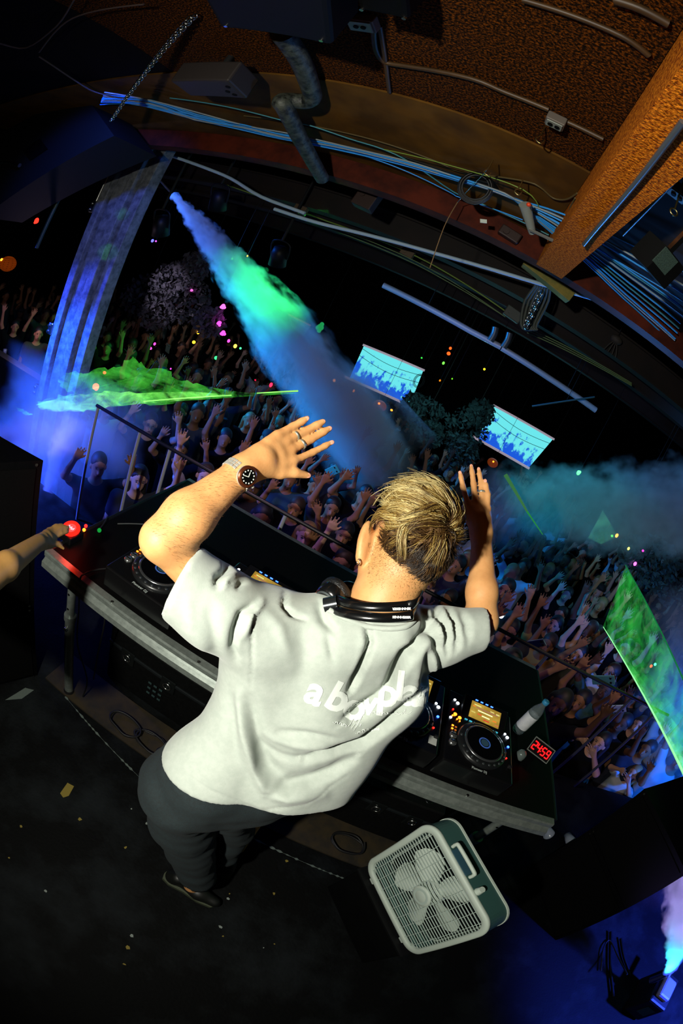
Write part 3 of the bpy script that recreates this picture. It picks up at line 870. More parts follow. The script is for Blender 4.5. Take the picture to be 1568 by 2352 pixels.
    # tempo fader on the right
    a = MB(M); a.box((.142, -.12, .0948), (.006, .10, .001)); a.build('tempo_slot', M_black, r)
    a = MB(M); a.box((.142, -.115, .100), (.018, .012, .014), bev=.003); a.build('tempo_fader', M_rub, r)
    bar_text('maker_name', 'Pioneer DJ', .016, M @ Matrix.Translation((.0, -.186, .0945)), mat('print_grey', '#9aa39f', .5), r, bold=.0003)
    return r
def M_T(x, y, z):
    return Matrix.Translation((x, y, z))
deck(-.62, 'media player deck at the far left of the table under the raised elbow')
deck(-.272, 'media player deck half hidden by the left sleeve, second from the left', 1.38)
deck(.43, 'media player deck at the right of the mixer, cut by the shirt')
deck(.775, 'media player deck fully in view with the tan lit screen beside the water bottle')
def mixer():
    M = Matrix.Translation((.078, 1.29, TZ + .012))
    r = empty('dj_mixer', M, 'black four channel mixer between the decks, hidden behind the shirt', 'mixer')
    a = MB(M); a.box((0, 0, .05), (.33, .40, .10), bev=.006); a.build('body', M_gloss, r)
    for i in range(4):
        for j in range(5):
            a = MB(M); a.cyl((-.105 + .07 * i, .15 - .045 * j, .10), (-.105 + .07 * i, .15 - .045 * j, .116), .009, .007, n=14); a.build('knob', M_rub, r)
        a = MB(M); a.box((-.105 + .07 * i, -.11, .105), (.014, .022, .012), bev=.003); a.build('fader', M_knob, r)
    a = MB(M); a.box((0, -.175, .105), (.02, .014, .012), bev=.003); a.build('crossfader', M_knob, r)
    for k in range(10):
        a = MB(M); a.box((.14, -.05 + .012 * k, .1015), (.008, .007, .002)); a.build('level_light', G['green' if k < 6 else 'orange'], r)
mixer()
# white label tag and sticker on the third deck
a = MB(); a.box((.562, 1.155, TZ + .1075), (.034, .042, .0012)); tag(a.build('paper_label', mat('paper', '#b9bdb6', .7)), 'small white square label on the deck to the left of the full deck', 'label')

# countdown clock, bottle, knob light
def clock():
    c = at(1243, 1723, z=TZ + .07)
    ux = (at(1262, 1722, z=TZ + .07) - at(1225, 1697, z=TZ + .07)).normalized()
    M = Matrix.Translation(c) @ Matrix.Rotation(math.atan2(ux.y, ux.x) - .1, 4, 'Z') @ Matrix.Rotation(math.radians(38), 4, 'X')
    r = empty('countdown_clock', M, 'small black clock with glowing red digits at the right end of the table', 'clock')
    a = MB(M); a.box((0, 0, -.02), (.125, .075, .035), bev=.004); a.build('case', M_gloss, r)
    a = MB(M); a.box((0, .036, -.001), (.125, .004, .004)); a.box((0, -.036, -.001), (.125, .004, .004)); a.box((.061, 0, -.001), (.004, .072, .004)); a.box((-.061, 0, -.001), (.004, .072, .004)); a.build('bezel', mat('bezel_grey', '#6b726c', .4), r)
    seg = {'0': 'abcdef', '1': 'bc', '2': 'abged', '3': 'abgcd', '4': 'fgbc', '5': 'afgcd', '9': 'abcdfg', '8': 'abcdefg'}
    def dig(ch, ox):
        w_, h_, t_ = .017, .038, .0042
        P = dict(a=(0, h_ / 2, w_, t_), g=(0, 0, w_, t_), d=(0, -h_ / 2, w_, t_), f=(-w_ / 2, h_ / 4, t_, h_ / 2), b=(w_ / 2, h_ / 4, t_, h_ / 2), e=(-w_ / 2, -h_ / 4, t_, h_ / 2), c=(w_ / 2, -h_ / 4, t_, h_ / 2))
        a = MB(M)
        for s_ in seg[ch]: x, y, w2, h2 = P[s_]; a.box((ox + x, y, .0005), (w2, h2, .002))
        a.build('digit', glow('clock_red', '#ff0f12', 5), r)
    for ch, ox in zip('2459', (-.042, -.017, .014, .040)): dig(ch, ox)
    a = MB(M); a.box((-.001, .008, .0005), (.004, .004, .002)); a.box((-.001, -.008, .0005), (.004, .004, .002)); a.build('colon', glow('clock_red', '', 0), r)
    a = MB(M); a.box((0, -.02, -.055), (.03, .03, .05)); a.build('stand', M_gloss, r)
clock()
def bottle(base, top, lab):
    base, top = Vector(base), Vector(top)
    d = (top - base); L = d.length
    M = Matrix.Translation(base) @ d.to_track_quat('Z', 'Y').to_matrix().to_4x4()
    r = empty('water_bottle', M, lab, 'bottle')
    a = MB(M); a.lathe([(.001, 0), (.03, 0), (.033, .01), (.033, .62 * L), (.030, .72 * L), (.016, .86 * L), (.0135, .92 * L)], n=28)
    a.build('bottle_body', mat('clear_plastic', '#cfe6ea', .08, trans=.85, alpha=.55), r)
    a = MB(M); a.lathe([(.0336, .16 * L), (.0340, .17 * L), (.0340, .55 * L), (.0336, .56 * L)], n=28); a.build('label_band', mat('bottle_label', '#c3c6c8', .6, n='#aeb4b8', ns=20), r)
    a = MB(M); a.lathe([(.0001, L), (.016, L), (.0175, .985 * L), (.0175, .92 * L), (.0165, .915 * L)], n=20); a.build('cap', mat('blue_cap', '#2f7fa8', .4), r)
bottle((1.065, 1.555, TZ), (1.075, 1.565, TZ + .215), 'clear water bottle with pale label and blue cap standing behind the right deck')
c = at(1197, 1733, z=TZ + .02)
r = empty('knob_lamp', Vector((c.x, c.y, TZ)), 'small domed glass light on the table beside the red clock', 'lamp')
a = MB(); a.lathe([(.0001, .045), (.012, .043), (.022, .034), (.026, .02), (.026, 0)], Matrix.Translation((c.x, c.y, TZ)), n=24); a.build('dome', mat('smoke_glass', '#6d7a76', .1, metal=.4), r)
a = MB(); a.lathe([(.030, .006), (.030, 0), (.0001, 0)], Matrix.Translation((c.x, c.y, TZ)), n=24); a.build('base', M_gloss, r)

# red lit button at the left corner, small leds, wires
c = at(163, 1213, z=TZ + .05)
c0 = Vector((c.x, c.y, TZ))
r = empty('push_button', c0, 'big round glowing red button under the fingers at the left corner of the table', 'button')
M = Matrix.Translation((c.x, c.y, TZ + .05)) @ Matrix.Rotation(.25, 4, 'X')
a = MB(); a.box((c.x, c.y, TZ + .018), (.09, .09, .036), bev=.006); a.build('housing', M_gloss, r)
a = MB(M); a.lathe([(.024, .002), (.030, .005), (.040, .004), (.043, -.002), (.043, -.006)], n=40); a.build('light_ring', glow('ring_red', '#ff1a10', 3), r)
a = MB(M); a.lathe([(.0001, .001), (.027, .001)], n=30); a.build('button_face', mat('face_pink', '#b03030', .5, emit='#d05858', es=.8), r)
a = MB(M)
for k in range(5): a.box((-.014 + .007 * k, .002 * (-1) ** k, .0025), (.003, .011, .001))
a.build('button_marks', glow('btn_white', '#dfe8ff', 1.6), r)
lamp('red_button_glow', 'POINT', (c.x + .01, c.y, TZ + .12), .7, (1, .03, .01), size=.03)
for px_, py_, col, lab in ((197, 1208, 'red', 'tiny red light right of the glowing red button'), (193, 1217, 'orange', 'tiny pink light right of the glowing red button'), (228, 1218, 'green', 'small green light on a wire near the left end of the table')):
    a = MB(); a.ell(at(px_, py_, z=TZ + .012), .008 if col != 'green' else .01); tag(a.build('indicator_light', G[col] if col != 'green' else glow('led_green_dim', '#169a3a', 1)), lab, 'light')
def wire(pts, r, m, lab, name='cable'):
    tube_thing(name, [at(x, y, z=z) for x, y, z in pts], r, m, lab, 'cable', n=6, sub=4)
wire([(228, 1216, 1.012), (240, 1200, 1.02), (246, 1188, 1.01)], .003, M_rub, 'thin wire running from the small green light to the far edge')
wire([(270, 1203, 1.005), (310, 1203, 1.005), (350, 1207, 1.006), (400, 1225, 1.006)], .003, mat('wire_grey', '#4d5352', .5), 'grey wire lying on the black table top behind the arm')
wire([(260, 1305, 1.01), (225, 1308, 1.01), (195, 1318, 1.01), (183, 1335, .99), (181, 1400, .7), (178, 1480, .45), (200, 1560, .2), (190, 1600, .03)], .004, M_rub, 'black cable hanging over the aluminium edge at the left of the table')
wire([(238, 1385, .94), (240, 1430, .7), (225, 1500, .4), (215, 1560, .1)], .004, M_rub, 'second black cable hanging under the left part of the table')

# cases of gear under the table
def rack_case(x0, x1, y0, y1, h, lab, z0=0, latches=3, name='flight_case'):
    r = empty(name, Vector(((x0 + x1) / 2, (y0 + y1) / 2, z0)), lab, 'case')
    a = MB(); a.box(((x0 + x1) / 2, (y0 + y1) / 2, z0 + h / 2), (x1 - x0, y1 - y0, h), bev=.01); a.build('case_body', mat('case_black', '#050606', .6, spec=.15, n='#0a0b0b', ns=50), r)
    a = MB(); a.box(((x0 + x1) / 2, y0 - .004, z0 + h * .72), (x1 - x0, .012, .02), bev=.003); a.build('lid_edge', mat('case_trim', '#23282a', .4, metal=.5), r)
    for k in range(latches):
        x = x0 + (x1 - x0) * (k + .5) / latches
        a = MB(); a.box((x, y0 - .006, z0 + h * .66), (.09, .014, .10), bev=.012); l = a.build('latch', mat('latch_metal', '#3e4444', .25, metal=.9), r)
        a = MB(); a.tube([Vector((x + .022 * math.cos(t), y0 - .018, z0 + h * .66 + .022 * math.sin(t))) for t in [i * PI / 5 for i in range(10)]], .004, closed=True, n=6); a.build('latch_ring', M_steel, l)
        a = MB(); a.lathe([(.022, .003), (.026, .003), (.026, 0)], Matrix.Translation((x, y0 + .06, z0 + h)), n=20); a.build('washer', mat('latch_metal', '', 0), r)
    return r
rack_case(-.92, -.12, 1.42, 2.0, .44, 'black flight case with round latches under the left part of the table')
rack_case(-.10, .36, 1.38, 2.0, .44, 'black flight case behind the legs under the middle of the table', latches=2)
rack_case(.40, 1.05, 1.36, 2.0, .44, 'black flight case behind the fan under the right part of the table', latches=3)
c = at(290, 1640, y=1.41)
for i in range(9):
    a = MB(); rr_ = random.Random(i); a.box((-.62 + .035 * (i % 3), 1.408, .22 - .045 * (i // 3)), (.02, .004, .012)); tag(a.build('label_plate', mat('dim_teal_label', '#2f4444', .5)), 'small faint label plate on the front of the left flight case', 'label', 'label plates on the left flight case')
# coiled cables on the wood floor under the table
a = MB(); a.box((0.05, 1.24, .006), (2.4, .26, .012)); tag(a.build('wood_strip', mat('ochre_floor', '#2c2108', .8, n='#171206', ns=12, nd=6)), 'strip of bare ochre wood floor showing under the table edge', 'floor')
rc = random.Random(11)
for i, (x, y, lab) in enumerate(((-.62, 1.20, 'loop of black cable on the bare floor left of the legs'), (-.45, 1.2, 'second loop of black cable nearer the legs'), (-.3, 1.17, 'tangle of black cable beside the hip'), (.72, 1.22, 'loop of black cable on the bare floor left of the fan'))):
    a = MB()
    a.tube([Vector((x + (.09 + .02 * rc.random()) * math.cos(t), y + (.05 + .02 * rc.random()) * math.sin(t), .022 + .012 * k / 14)) for k, t in enumerate([j * PI / 5 for j in range(22)])], .006, n=6, sub=3)
    tag(a.build('cable_loop', M_rub), lab, 'cable')
# gaffer tape lines on the deck
for (p, q, lab) in (((165, 1585), (345, 1745), 'worn pale tape line on the stage floor at left, nearer the table'), ((150, 1600), (325, 1790), 'worn pale tape line on the stage floor at left, nearer the camera'), ((580, 1925), (790, 2018), 'worn pale line on the stage floor between the feet and the fan')):
    A, B = at(*p, z=.001), at(*q, z=.001); d = (B - A); n_ = Vector((-d.y, d.x, 0)).normalized()
    a = MB(); rt = random.Random(p[0]); n = 40
    L_ = []; R_ = []
    for i in range(n + 1):
        u = A + d * i / n; w_ = max(.0006, rt.uniform(-.006, .008))
        L_.append((u + n_ * w_)[:2]); R_.append((u - n_ * w_)[:2])
    a.prism(L_ + R_[::-1], .0005, .002)
    tag(a.build('floor_tape', mat('worn_tape', '#55605a', .8)), lab, 'tape')
a = MB(); A = [at(x, y, z=.001) for x, y in ((12, 1608), (58, 1580), (78, 1585), (50, 1605))]
a.prism([p[:2] for p in A], .0005, .002); tag(a.build('floor_tape', mat('worn_tape', '', 0)), 'short patch of pale tape on the floor at the left edge beside the dark speaker', 'tape')
# litter
rc = random.Random(5)
for i in range(26):
    px_, py_ = rc.uniform(20, 800), rc.uniform(1780, 2250)
    c = at(px_, py_, z=.0)
    if abs(c.x) > 2 or c.y > 1.0: continue
    s = rc.uniform(.004, .011)
    a = MB(); t = rc.uniform(0, PI); k = [(s * rc.uniform(.5, 1.3) * math.cos(t + j * 1.3), s * rc.uniform(.5, 1.3) * math.sin(t + j * 1.3)) for j in range(5)]
    a.prism([(c.x + u, c.y + v) for u, v in k], .0003, .002)
    tag(a.build('paper_scrap', mat('scrap_ochre', '#7a6a24', .8) if i % 3 else mat('scrap_grey', '#7d8680', .8)), 'tiny ochre scrap lying on the dark stage floor' if i % 3 else 'tiny pale scrap lying on the dark stage floor', 'litter', 'ochre scraps on the stage floor' if i % 3 else 'pale scraps on the stage floor')
a = MB(); A = [at(x, y, z=.001) for x, y in ((138, 1822), (155, 1798), (170, 1806), (158, 1828), (145, 1832))]
a.prism([p[:2] for p in A], .0005, .002); tag(a.build('paper_scrap', mat('scrap_ochre', '', 0)), 'larger ochre paper scrap on the floor left of the hip', 'litter')

# ------------------------------------------------------------------ box fan standing on a low black case
def fan():
    zb = .37
    p0 = Vector((.752, .974, zb)); p1 = Vector((1.075, .560, zb))
    u = (p1 - p0); u.normalize()
    nrm = Vector((u.y, -u.x, 0))            # towards the camera
    if nrm.dot(CAMP - p0) < 0: nrm = -nrm
    W = .54
    c = (p0 + p1) / 2 + Vector((0, 0, W / 2 + .015))
    M = Matrix([[u.x, 0, nrm.x, c.x], [u.y, 0, nrm.y, c.y], [0, 1, 0, c.z], [0, 0, 0, 1]])   # x along, y up, z to camera
    r = empty('box_fan', Matrix.Translation((c.x, c.y, zb)), 'off white square box fan with wire grille standing at right of the booth', 'fan')
    mw = mat('fan_white', '#b3c0b4', .55); mt = mat('fan_side', '#2c4c48', .5); mg = mat('fan_grille', '#a9bab0', .5); mbl = mat('fan_blade', '#bac6bb', .5)
    def rr(w_, rad, n=8):
        P = []
        for cx, cy, a0 in ((w_ - rad, w_ - rad, 0), (-w_ + rad, w_ - rad, PI / 2), (-w_ + rad, -w_ + rad, PI), (w_ - rad, -w_ + rad, 1.5 * PI)):
            P += [(cx + rad * math.cos(a0 + PI / 2 * i / n), cy + rad * math.sin(a0 + PI / 2 * i / n)) for i in range(n + 1)]
        return P
    H = W / 2
    def shell(levels, smooth=False):
        """levels: (half width, radius, z)"""
        a = MB(M)
        rings = [[(x, y, z) for x, y in rr(w_, rad)] for w_, rad, z in levels]
        n = len(rings[0]); vs = [v for q in rings for v in q]
        a.add(vs, [(j * n + i, j * n + (i + 1) % n, (j + 1) * n + (i + 1) % n, (j + 1) * n + i) for j in range(len(rings) - 1) for i in range(n)], smooth)
        return a
    shell([(H - .004, .075, .045), (H - .004, .075, -.055), (H - .02, .065, -.055), (H - .02, .065, .04)]).build('housing', mt, r)
    shell([(H - .004, .075, .040), (H, .078, .046), (H, .078, .056), (H - .006, .074, .060), (H - .026, .06, .060), (H - .030, .058, .054), (H - .030, .058, .04)], True).build('front_rim', mw, r)
    shell([(H - .02, .065, -.05), (H, .078, -.05), (H, .078, -.06), (H - .03, .06, -.06), (H - .03, .06, -.05)]).build('back_rim', mw, r)
    # grille: 41 slim vertical slats and 7 cross wires, front; fewer at the back
    a = MB(M); hw = H - .03; rad = .058
    def lim(x):
        e = abs(x) - (hw - rad)
        return hw if e <= 0 else hw - rad + math.sqrt(max(rad * rad - e * e, 0))
    for i in range(27):
        y = -hw + 2 * hw * (i + .5) / 27; L = lim(y)
        a.box((0, y, .050), (2 * L + .004, .0019, .004))
    for i in range(9):
        x = -hw + 2 * hw * (i + .5) / 9; L = lim(x)
        a.box((x, 0, .0535), (.0021, 2 * L + .004, .003))
    a.build('front_grille', mg, r)
    a = MB(M)
    for i in range(19):
        y = -hw + 2 * hw * (i + .5) / 19; L = lim(y)
        a.box((0, y, -.052), (2 * L + .004, .003, .004))
    for i in range(5):
        x = -hw + 2 * hw * (i + .5) / 5; L = lim(x)
        a.box((x, 0, -.049), (.003, 2 * L + .004, .003))
    a.build('back_grille', mat('fan_back', '#101818', .6), r)
    a = MB(M); a.lathe([(.0001, .058), (.05, .058), (.053, .054), (.053, .046), (.0001, .046)], Matrix(), n=40)
    bd = a.build('badge', mw, r)
    a = MB(M); a.lathe([(.030, .0586), (.036, .0592), (.042, .0586)], n=32); a.build('badge_ring', mg, bd)
    # rotor
    a = MB(M); a.lathe([(.0001, .035), (.048, .035), (.058, .028), (.062, .015), (.062, -.02)], n=40)
    rt = a.build('rotor_hub', mbl, r)
    for k in range(5):
        th = math.radians(72 * k)
        vs = []; nu, nv = 9, 7
        for i in range(nu):
            t = i / (nu - 1); rad_ = .05 + .165 * t
            wd = .030 + .045 * math.sin(min(t * 1.25, 1) * PI * .62) ; wd *= (1 if t < .8 else 1 - ((t - .8) / .2) ** 2 * .75)
            for j in range(nv):
                s_ = -1 + 2 * j / (nv - 1)
                tw = math.radians(34 - 14 * t)
                off = s_ * wd * 1.0 + .015 * t
                vs.append((rad_, off * math.cos(tw), off * math.sin(tw) * .45 + .004))
        Rk = Matrix.Rotation(th, 4, 'Z'); vs = [Rk @ Vector(v) for v in vs]
        vs2 = [v + Vector((0, 0, -.003)) for v in vs]
        N_ = len(vs)
        fs = [(i * nv + j, i * nv + j + 1, (i + 1) * nv + j + 1, (i + 1) * nv + j) for i in range(nu - 1) for j in range(nv - 1)]
        a = MB(M); a.add(vs + vs2, fs + [tuple(N_ + q for q in reversed(f)) for f in fs], True); a.build('blade', mbl, rt)
    # handle and knob on top, feet
    a = MB(M); a.tube([(-.13, H, .03), (-.13, H + .022, .03), (-.115, H + .03, .03), (.0, H + .031, .03), (.015, H + .022, .03), (.015, H, .03)], .008, n=8); a.build('handle', mw, r)
    a = MB(M); a.box((-.057, H + .001, .03), (.12, .004, .03)); a.build('handle_recess', mat('recess', '#2a4a58', .5), r)
    a = MB(M); a.cyl((.085, H - .004, .028), (.085, H + .022, .028), .017, .013, n=16); a.build('speed_knob', mw, r)
    for sx in (-.17, .17):
        a = MB(M); a.box((sx, -H - .006, .0), (.035, .022, .11), bev=.004); a.build('foot', mw, r)
    # the low case it stands on
    Cb = Matrix.Translation((c.x, c.y, .18)) @ Matrix.Rotation(math.atan2(u.y, u.x), 4, 'Z')
    r2 = empty('equipment_case', Matrix.Translation((c.x, c.y, 0)), 'low black case on the floor carrying the box fan', 'case')
    a = MB(Cb); a.box((0, .02, -.003), (.50, .20, .352), bev=.01); a.build('case_body', M_black, r2)
    a = MB(Cb); a.box((0, .02, .178), (.51, .21, .012)); a.build('lid', M_satin, r2)
fan()

# ------------------------------------------------------------------ loudspeaker stacks either side
def stack(sgn, label, zt=1.0):
    # corners of the plan, mirrored by sgn
    A = Vector((2.05, 1.47)); B = Vector((2.31, .87)); D = Vector((.60, .26))
    P = [A, B, B + D, A + D]
    if sgn < 0:
        A = Vector((-1.2, 1.09)); B = Vector((-1.46, .50)); D = Vector((-.9, -.18))
        P = [A, B, B + D, A + D]
    for k, (z0, z1) in enumerate(((0.0, .56), (.565, zt))):
        r = empty('subwoofer', Vector((*sum(P, Vector((0, 0))) / 4, z0)), ('lower ' if k == 0 else 'upper ') + label, 'speaker')
        pl = [tuple(p) for p in P]
        a = MB(); a.prism(pl, z0, z1); a.build('cabinet', mat('cab_black', '#030304', .7, spec=.06, n='#050506', ns=60), r)
        # grille on the face that looks to the middle
        n_ = Vector((P[1] - P[0]).to_3d().cross(Vector((0, 0, 1)))).normalized()
        ctr = (P[0] + P[1]) / 2
        if (CAMP.to_2d() - ctr).dot(n_.to_2d()) < 0: n_ = -n_
        d = (P[1] - P[0]).normalized()
        q0, q1 = P[0] + d * .03, P[1] - d * .03
        a = MB(); e = n_.to_2d() * .01
        a.prism([tuple(q0), tuple(q1), tuple(q1 + e), tuple(q0 + e)], z0 + .03, z1 - .03); a.build('grille', mat('cab_grille', '#040404', .9, spec=.05, n='#0a0a0a', ns=400), r)
        for zz in (z0 + .012, z1 - .012):
            a = MB(); p_ = (q0 + e).to_3d() + Vector((0, 0, zz)); a.cyl(p_, p_ + n_ * .002, .007, n=8); a.build('screw', M_steel, r)
stack(1, 'big black subwoofer of the stack at right beside the floor smoke jet')
stack(-1, 'big black subwoofer of the stack at the left edge beside the lit button', 1.34)

# handrail along the stage front with blue-lit posts
r = empty('stage_railing', Vector((0, 2.42, 0)), 'thin black handrail along the front of the stage with slim posts', 'railing')
M_rail = mat('rail_paint', '#23252a', .35, metal=.3)
a = MB(); a.tube([(-2.15, 2.42, 1.0), (2.75, 2.42, 1.0)], .013, sub=1); a.build('top_rail', mat('rail_dark', '#050506', .5), r)
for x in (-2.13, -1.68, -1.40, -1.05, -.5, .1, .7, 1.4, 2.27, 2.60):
    a = MB(); a.cyl((x, 2.42, .0), (x, 2.42, .99), .013, n=10); a.build('post', mat('post_lit_tone', '#8e9096' if x < 0 else '#3a3c44', .4) if x < 0 else mat('post_unlit_tone', '#2c2e36', .4), r)  # light put into the colour: left posts paler, right ones darker

# ------------------------------------------------------------------ smoke machine at the right edge
c = at(1497, 2285, z=.13); c.z = 0
r = empty('smoke_machine', Matrix.Translation(c) @ Matrix.Rotation(.9, 4, 'Z'), 'boxy smoke jet machine on the floor in the bottom right corner, lit blue', 'smoke machine')
M = r.matrix_basis
a = MB(M); a.box((0, 0, .13), (.34, .26, .24), bev=.02); a.build('housing', M_satin, r)
a = MB(M); a.box((-.02, .02, .27), (.2, .16, .05), bev=.02); a.build('top_cover', mat('pale_plastic', '#8f90a8', .5), r)
n0 = at(1534, 2236, z=.34); a = MB(); a.cyl((n0.x, n0.y, .20), (n0.x, n0.y, .335), .035, .028, n=18); a.build('nozzle', M_steel, r)
a = MB(M); a.box((.22, .05, .24), (.22, .05, .03), bev=.01); a.build('arm', mat('pale_plastic', '', 0), r)
a = MB(M); a.box((-.172, -.02, .14), (.004, .12, .1)); a.build('panel', mat('teal_panel', '#14302c', .5), r)
NOZ = at(1534, 2236, z=.34)
wire([(1440, 2238, .2), (1420, 2200, .1), (1400, 2160, .02), (1385, 2180, .02), (1380, 2230, .02)], .006, M_rub, 'black cable snaking on the blue floor by the smoke machine')
for (p, q, lab) in (((1402, 2140), (1408, 2290), 'dark strap lying on the blue floor left of the smoke machine'), ((1425, 2155), (1448, 2240), 'second dark strap nearer the smoke machine')):
    tube_thing('strap', [at(*p, z=.02), at((p[0] + q[0]) / 2 - 4, (p[1] + q[1]) / 2, z=.02), at(*q, z=.02)], .012, M_black, lab, 'strap', n=5)
# things on the lower floor between booth and right stack
for px_, py_, m_, lab in ((1322, 1846, 'cup', 'crushed clear cup on the dark floor beyond the table corner'), (1374, 1868, 'c2', 'heap of clear cups on the dark floor left of the subwoofer stack')):
    c = at(px_, py_, z=.35); a = MB(); Mx = Matrix.Translation((c.x, c.y, 0.02)) @ Matrix.Rotation(1.2, 4, 'X'); a.lathe([(.001, 0), (.03, 0), (.045, .12), (.043, .12), (.029, .004)], Mx, n=18)
    tag(a.build('plastic_cup', mat('cup', '#aab4c8', .2, alpha=.6)), lab, 'cup')
# ================================================================== the dj
M_skin = mat('skin', '#d19a62', .55, n='#c88f58', ns=28, sss=.12, bump=.05, bs=260)
M_shirt = mat('grey_shirt', '#a0a9a0', .85, n='#a8b0a7', ns=60, nd=5, bump=.07, bs=520, sheen=.2)
M_jean = mat('dark_denim', '#132124', .85, n='#101a1c', ns=120, bump=.3, bs=500)
A3 = lambda v: np.array(v[:], float)

# joints
NK = at(880, 1395, d=.90)                       # base of the neck, back
HD = at(944, 1238, d=.965)                      # head centre
PV = at(520, 1800, d=1.22)                      # pelvis
SL = at(575, 1440, d=1.0); EL = at(372, 1240, d=.81); WL = at(556, 1082, d=.86)
SR = at(925, 1475, d=1.02); ER = at(1106, 1428, d=1.08); WR = at(1105, 1222, d=1.18)
up = (HD - NK).normalized()
def hand(wrist, knuckles, tips, mids, thumb, palm_n, rad, kind):
    """prims of a hand: wrist, 4 knuckles, 4 middle joints, 4 tips, thumb chain"""
    P = []
    wr = A3(wrist)
    K = [A3(k) for k in knuckles]
    n = A3(palm_n)
    for i, k in enumerate(K):
        P.append(rcone(wr * .75 + k * .25 + (K[i] - sum(K) / 4) * .25, k, rad * 1.45, rad * 1.12, .012))
    for i in range(3):
        P.append(rcone(wr * .3 + K[i] * .7, wr * .3 + K[i + 1] * .7, rad * 1.2, rad * 1.2, .01))
        P.append(rcone(wr * .6 + K[i] * .4, wr * .6 + K[i + 1] * .4, rad * 1.35, rad * 1.35, .012))
    for i, k in enumerate(K):
        m, t = A3(mids[i]), A3(tips[i])
        f = (.92, 1, .98, .84)[i] if kind == 'L' else (.95, 1, .97, .84)[i]
        P.append(rcone(k, m, rad * 1.02 * f, rad * .94 * f, .005))
        dm = m * .35 + t * .65
        P.append(rcone(m, dm, rad * .95 * f, rad * .85 * f, .004))
        P.append(rcone(dm, t, rad * .85 * f, rad * .70 * f, .004))
    T = [A3(t) for t in thumb]
    P.append(rcone(T[0], T[1], rad * 1.5, rad * 1.2, .014))
    P.append(rcone(T[1], T[2], rad * 1.15, rad * 1.0, .006))
    P.append(rcone(T[2], T[3], rad * 1.05, rad * .75, .005))
    return P
prims = []
# left hand: back of the hand towards the camera, thumb low
k_d = .93
kn = [at(x, y, d=d) for x, y, d in ((636, 1000, .905), (656, 1013, .915), (668, 1034, .918), (672, 1060, .908))]
md = [at(x, y, d=d) for x, y, d in ((671, 980, .928), (699, 991, .944), (714, 1009, .948), (718, 1039, .938))]
tp = [at(x, y, d=d) for x, y, d in ((705, 961, .937), (742, 968, .960), (757, 984, .968), (762, 1016, .960))]
th = [at(x, y, d=d) for x, y, d in ((600, 1076, .875), (643, 1087, .893), (678, 1086, .905), (707, 1092, .920))]
prims += hand(WL + (kn[1] - WL) * .12, kn, tp, md, th, camvec(0, 0, 1), .0099, 'L')
# right hand: raised, back towards the camera
kn2 = [at(x, y, d=d) for x, y, d in ((1074, 1158, 1.205), (1091, 1154, 1.215), (1107, 1159, 1.22), (1120, 1169, 1.215))]
md2 = [at(x, y, d=d) for x, y, d in ((1063, 1119, 1.225), (1087, 1111, 1.245), (1105, 1115, 1.25), (1121, 1136, 1.235))]
tp2 = [at(x, y, d=d) for x, y, d in ((1056, 1085, 1.235), (1082, 1070, 1.265), (1099, 1077, 1.27), (1114, 1104, 1.25))]
th2 = [at(x, y, d=d) for x, y, d in ((1094, 1205, 1.185), (1070, 1190, 1.195), (1055, 1176, 1.20), (1046, 1162, 1.205))]
prims += hand(WR + (kn2[1] - WR) * .12, kn2, tp2, md2, th2, camvec(0, 0, 1), .0091, 'R')
# forearms, elbows, upper arms
def lerp(a, b, t): return a + (b - a) * t
prims += [rcone(WL, kn[1] * .4 + WL * .6, .0265, .026, .014), rcone(WL, kn[2] * .4 + WL * .6, .0260, .026, .014),
          rcone(lerp(EL, WL, .30), WL, .046, .0275, .02), rcone(EL, lerp(EL, WL, .32), .039, .047, .02),
          rcone(EL, lerp(EL, SL, .4), .037, .040, .02), rcone(lerp(EL, SL, .4), SL, .040, .044, .02),
          rcone(WR, kn2[1] * .4 + WR * .6, .0265, .025, .014), rcone(WR, kn2[2] * .4 + WR * .6, .0255, .025, .014),
          rcone(lerp(ER, WR, .30), WR, .037, .0250, .02), rcone(ER, lerp(ER, WR, .32), .034, .038, .02), rcone(ER, SR, .036, .042, .03)]
# torso (inside the shirt), neck, legs (inside the trousers)
sx = (SR - SL).normalized()
PB = at(600, 1720, d=1.24)
prims += [rcone(SL, SR, .045, .045, .04), rcone(lerp(SL, SR, .3), lerp(PB, SL, .1), .055, .06, .05), rcone(lerp(SL, SR, .7), PB, .055, .06, .05)]
nb = NK - up * .07 - camvec(0, 0, .095)
nt = HD - camvec(0, .055, -.0) - camvec(0, 0, .0)
prims += [rcone(nb, NK + up * .03 - camvec(0, 0, .045), .056, .056, .03), rcone(NK + up * .0 - camvec(0, 0, .04), HD, .058, .062, .03), rcone(nb, lerp(SL, SR, .22), .045, .04, .03), rcone(nb, lerp(SL, SR, .8), .045, .04, .03)]
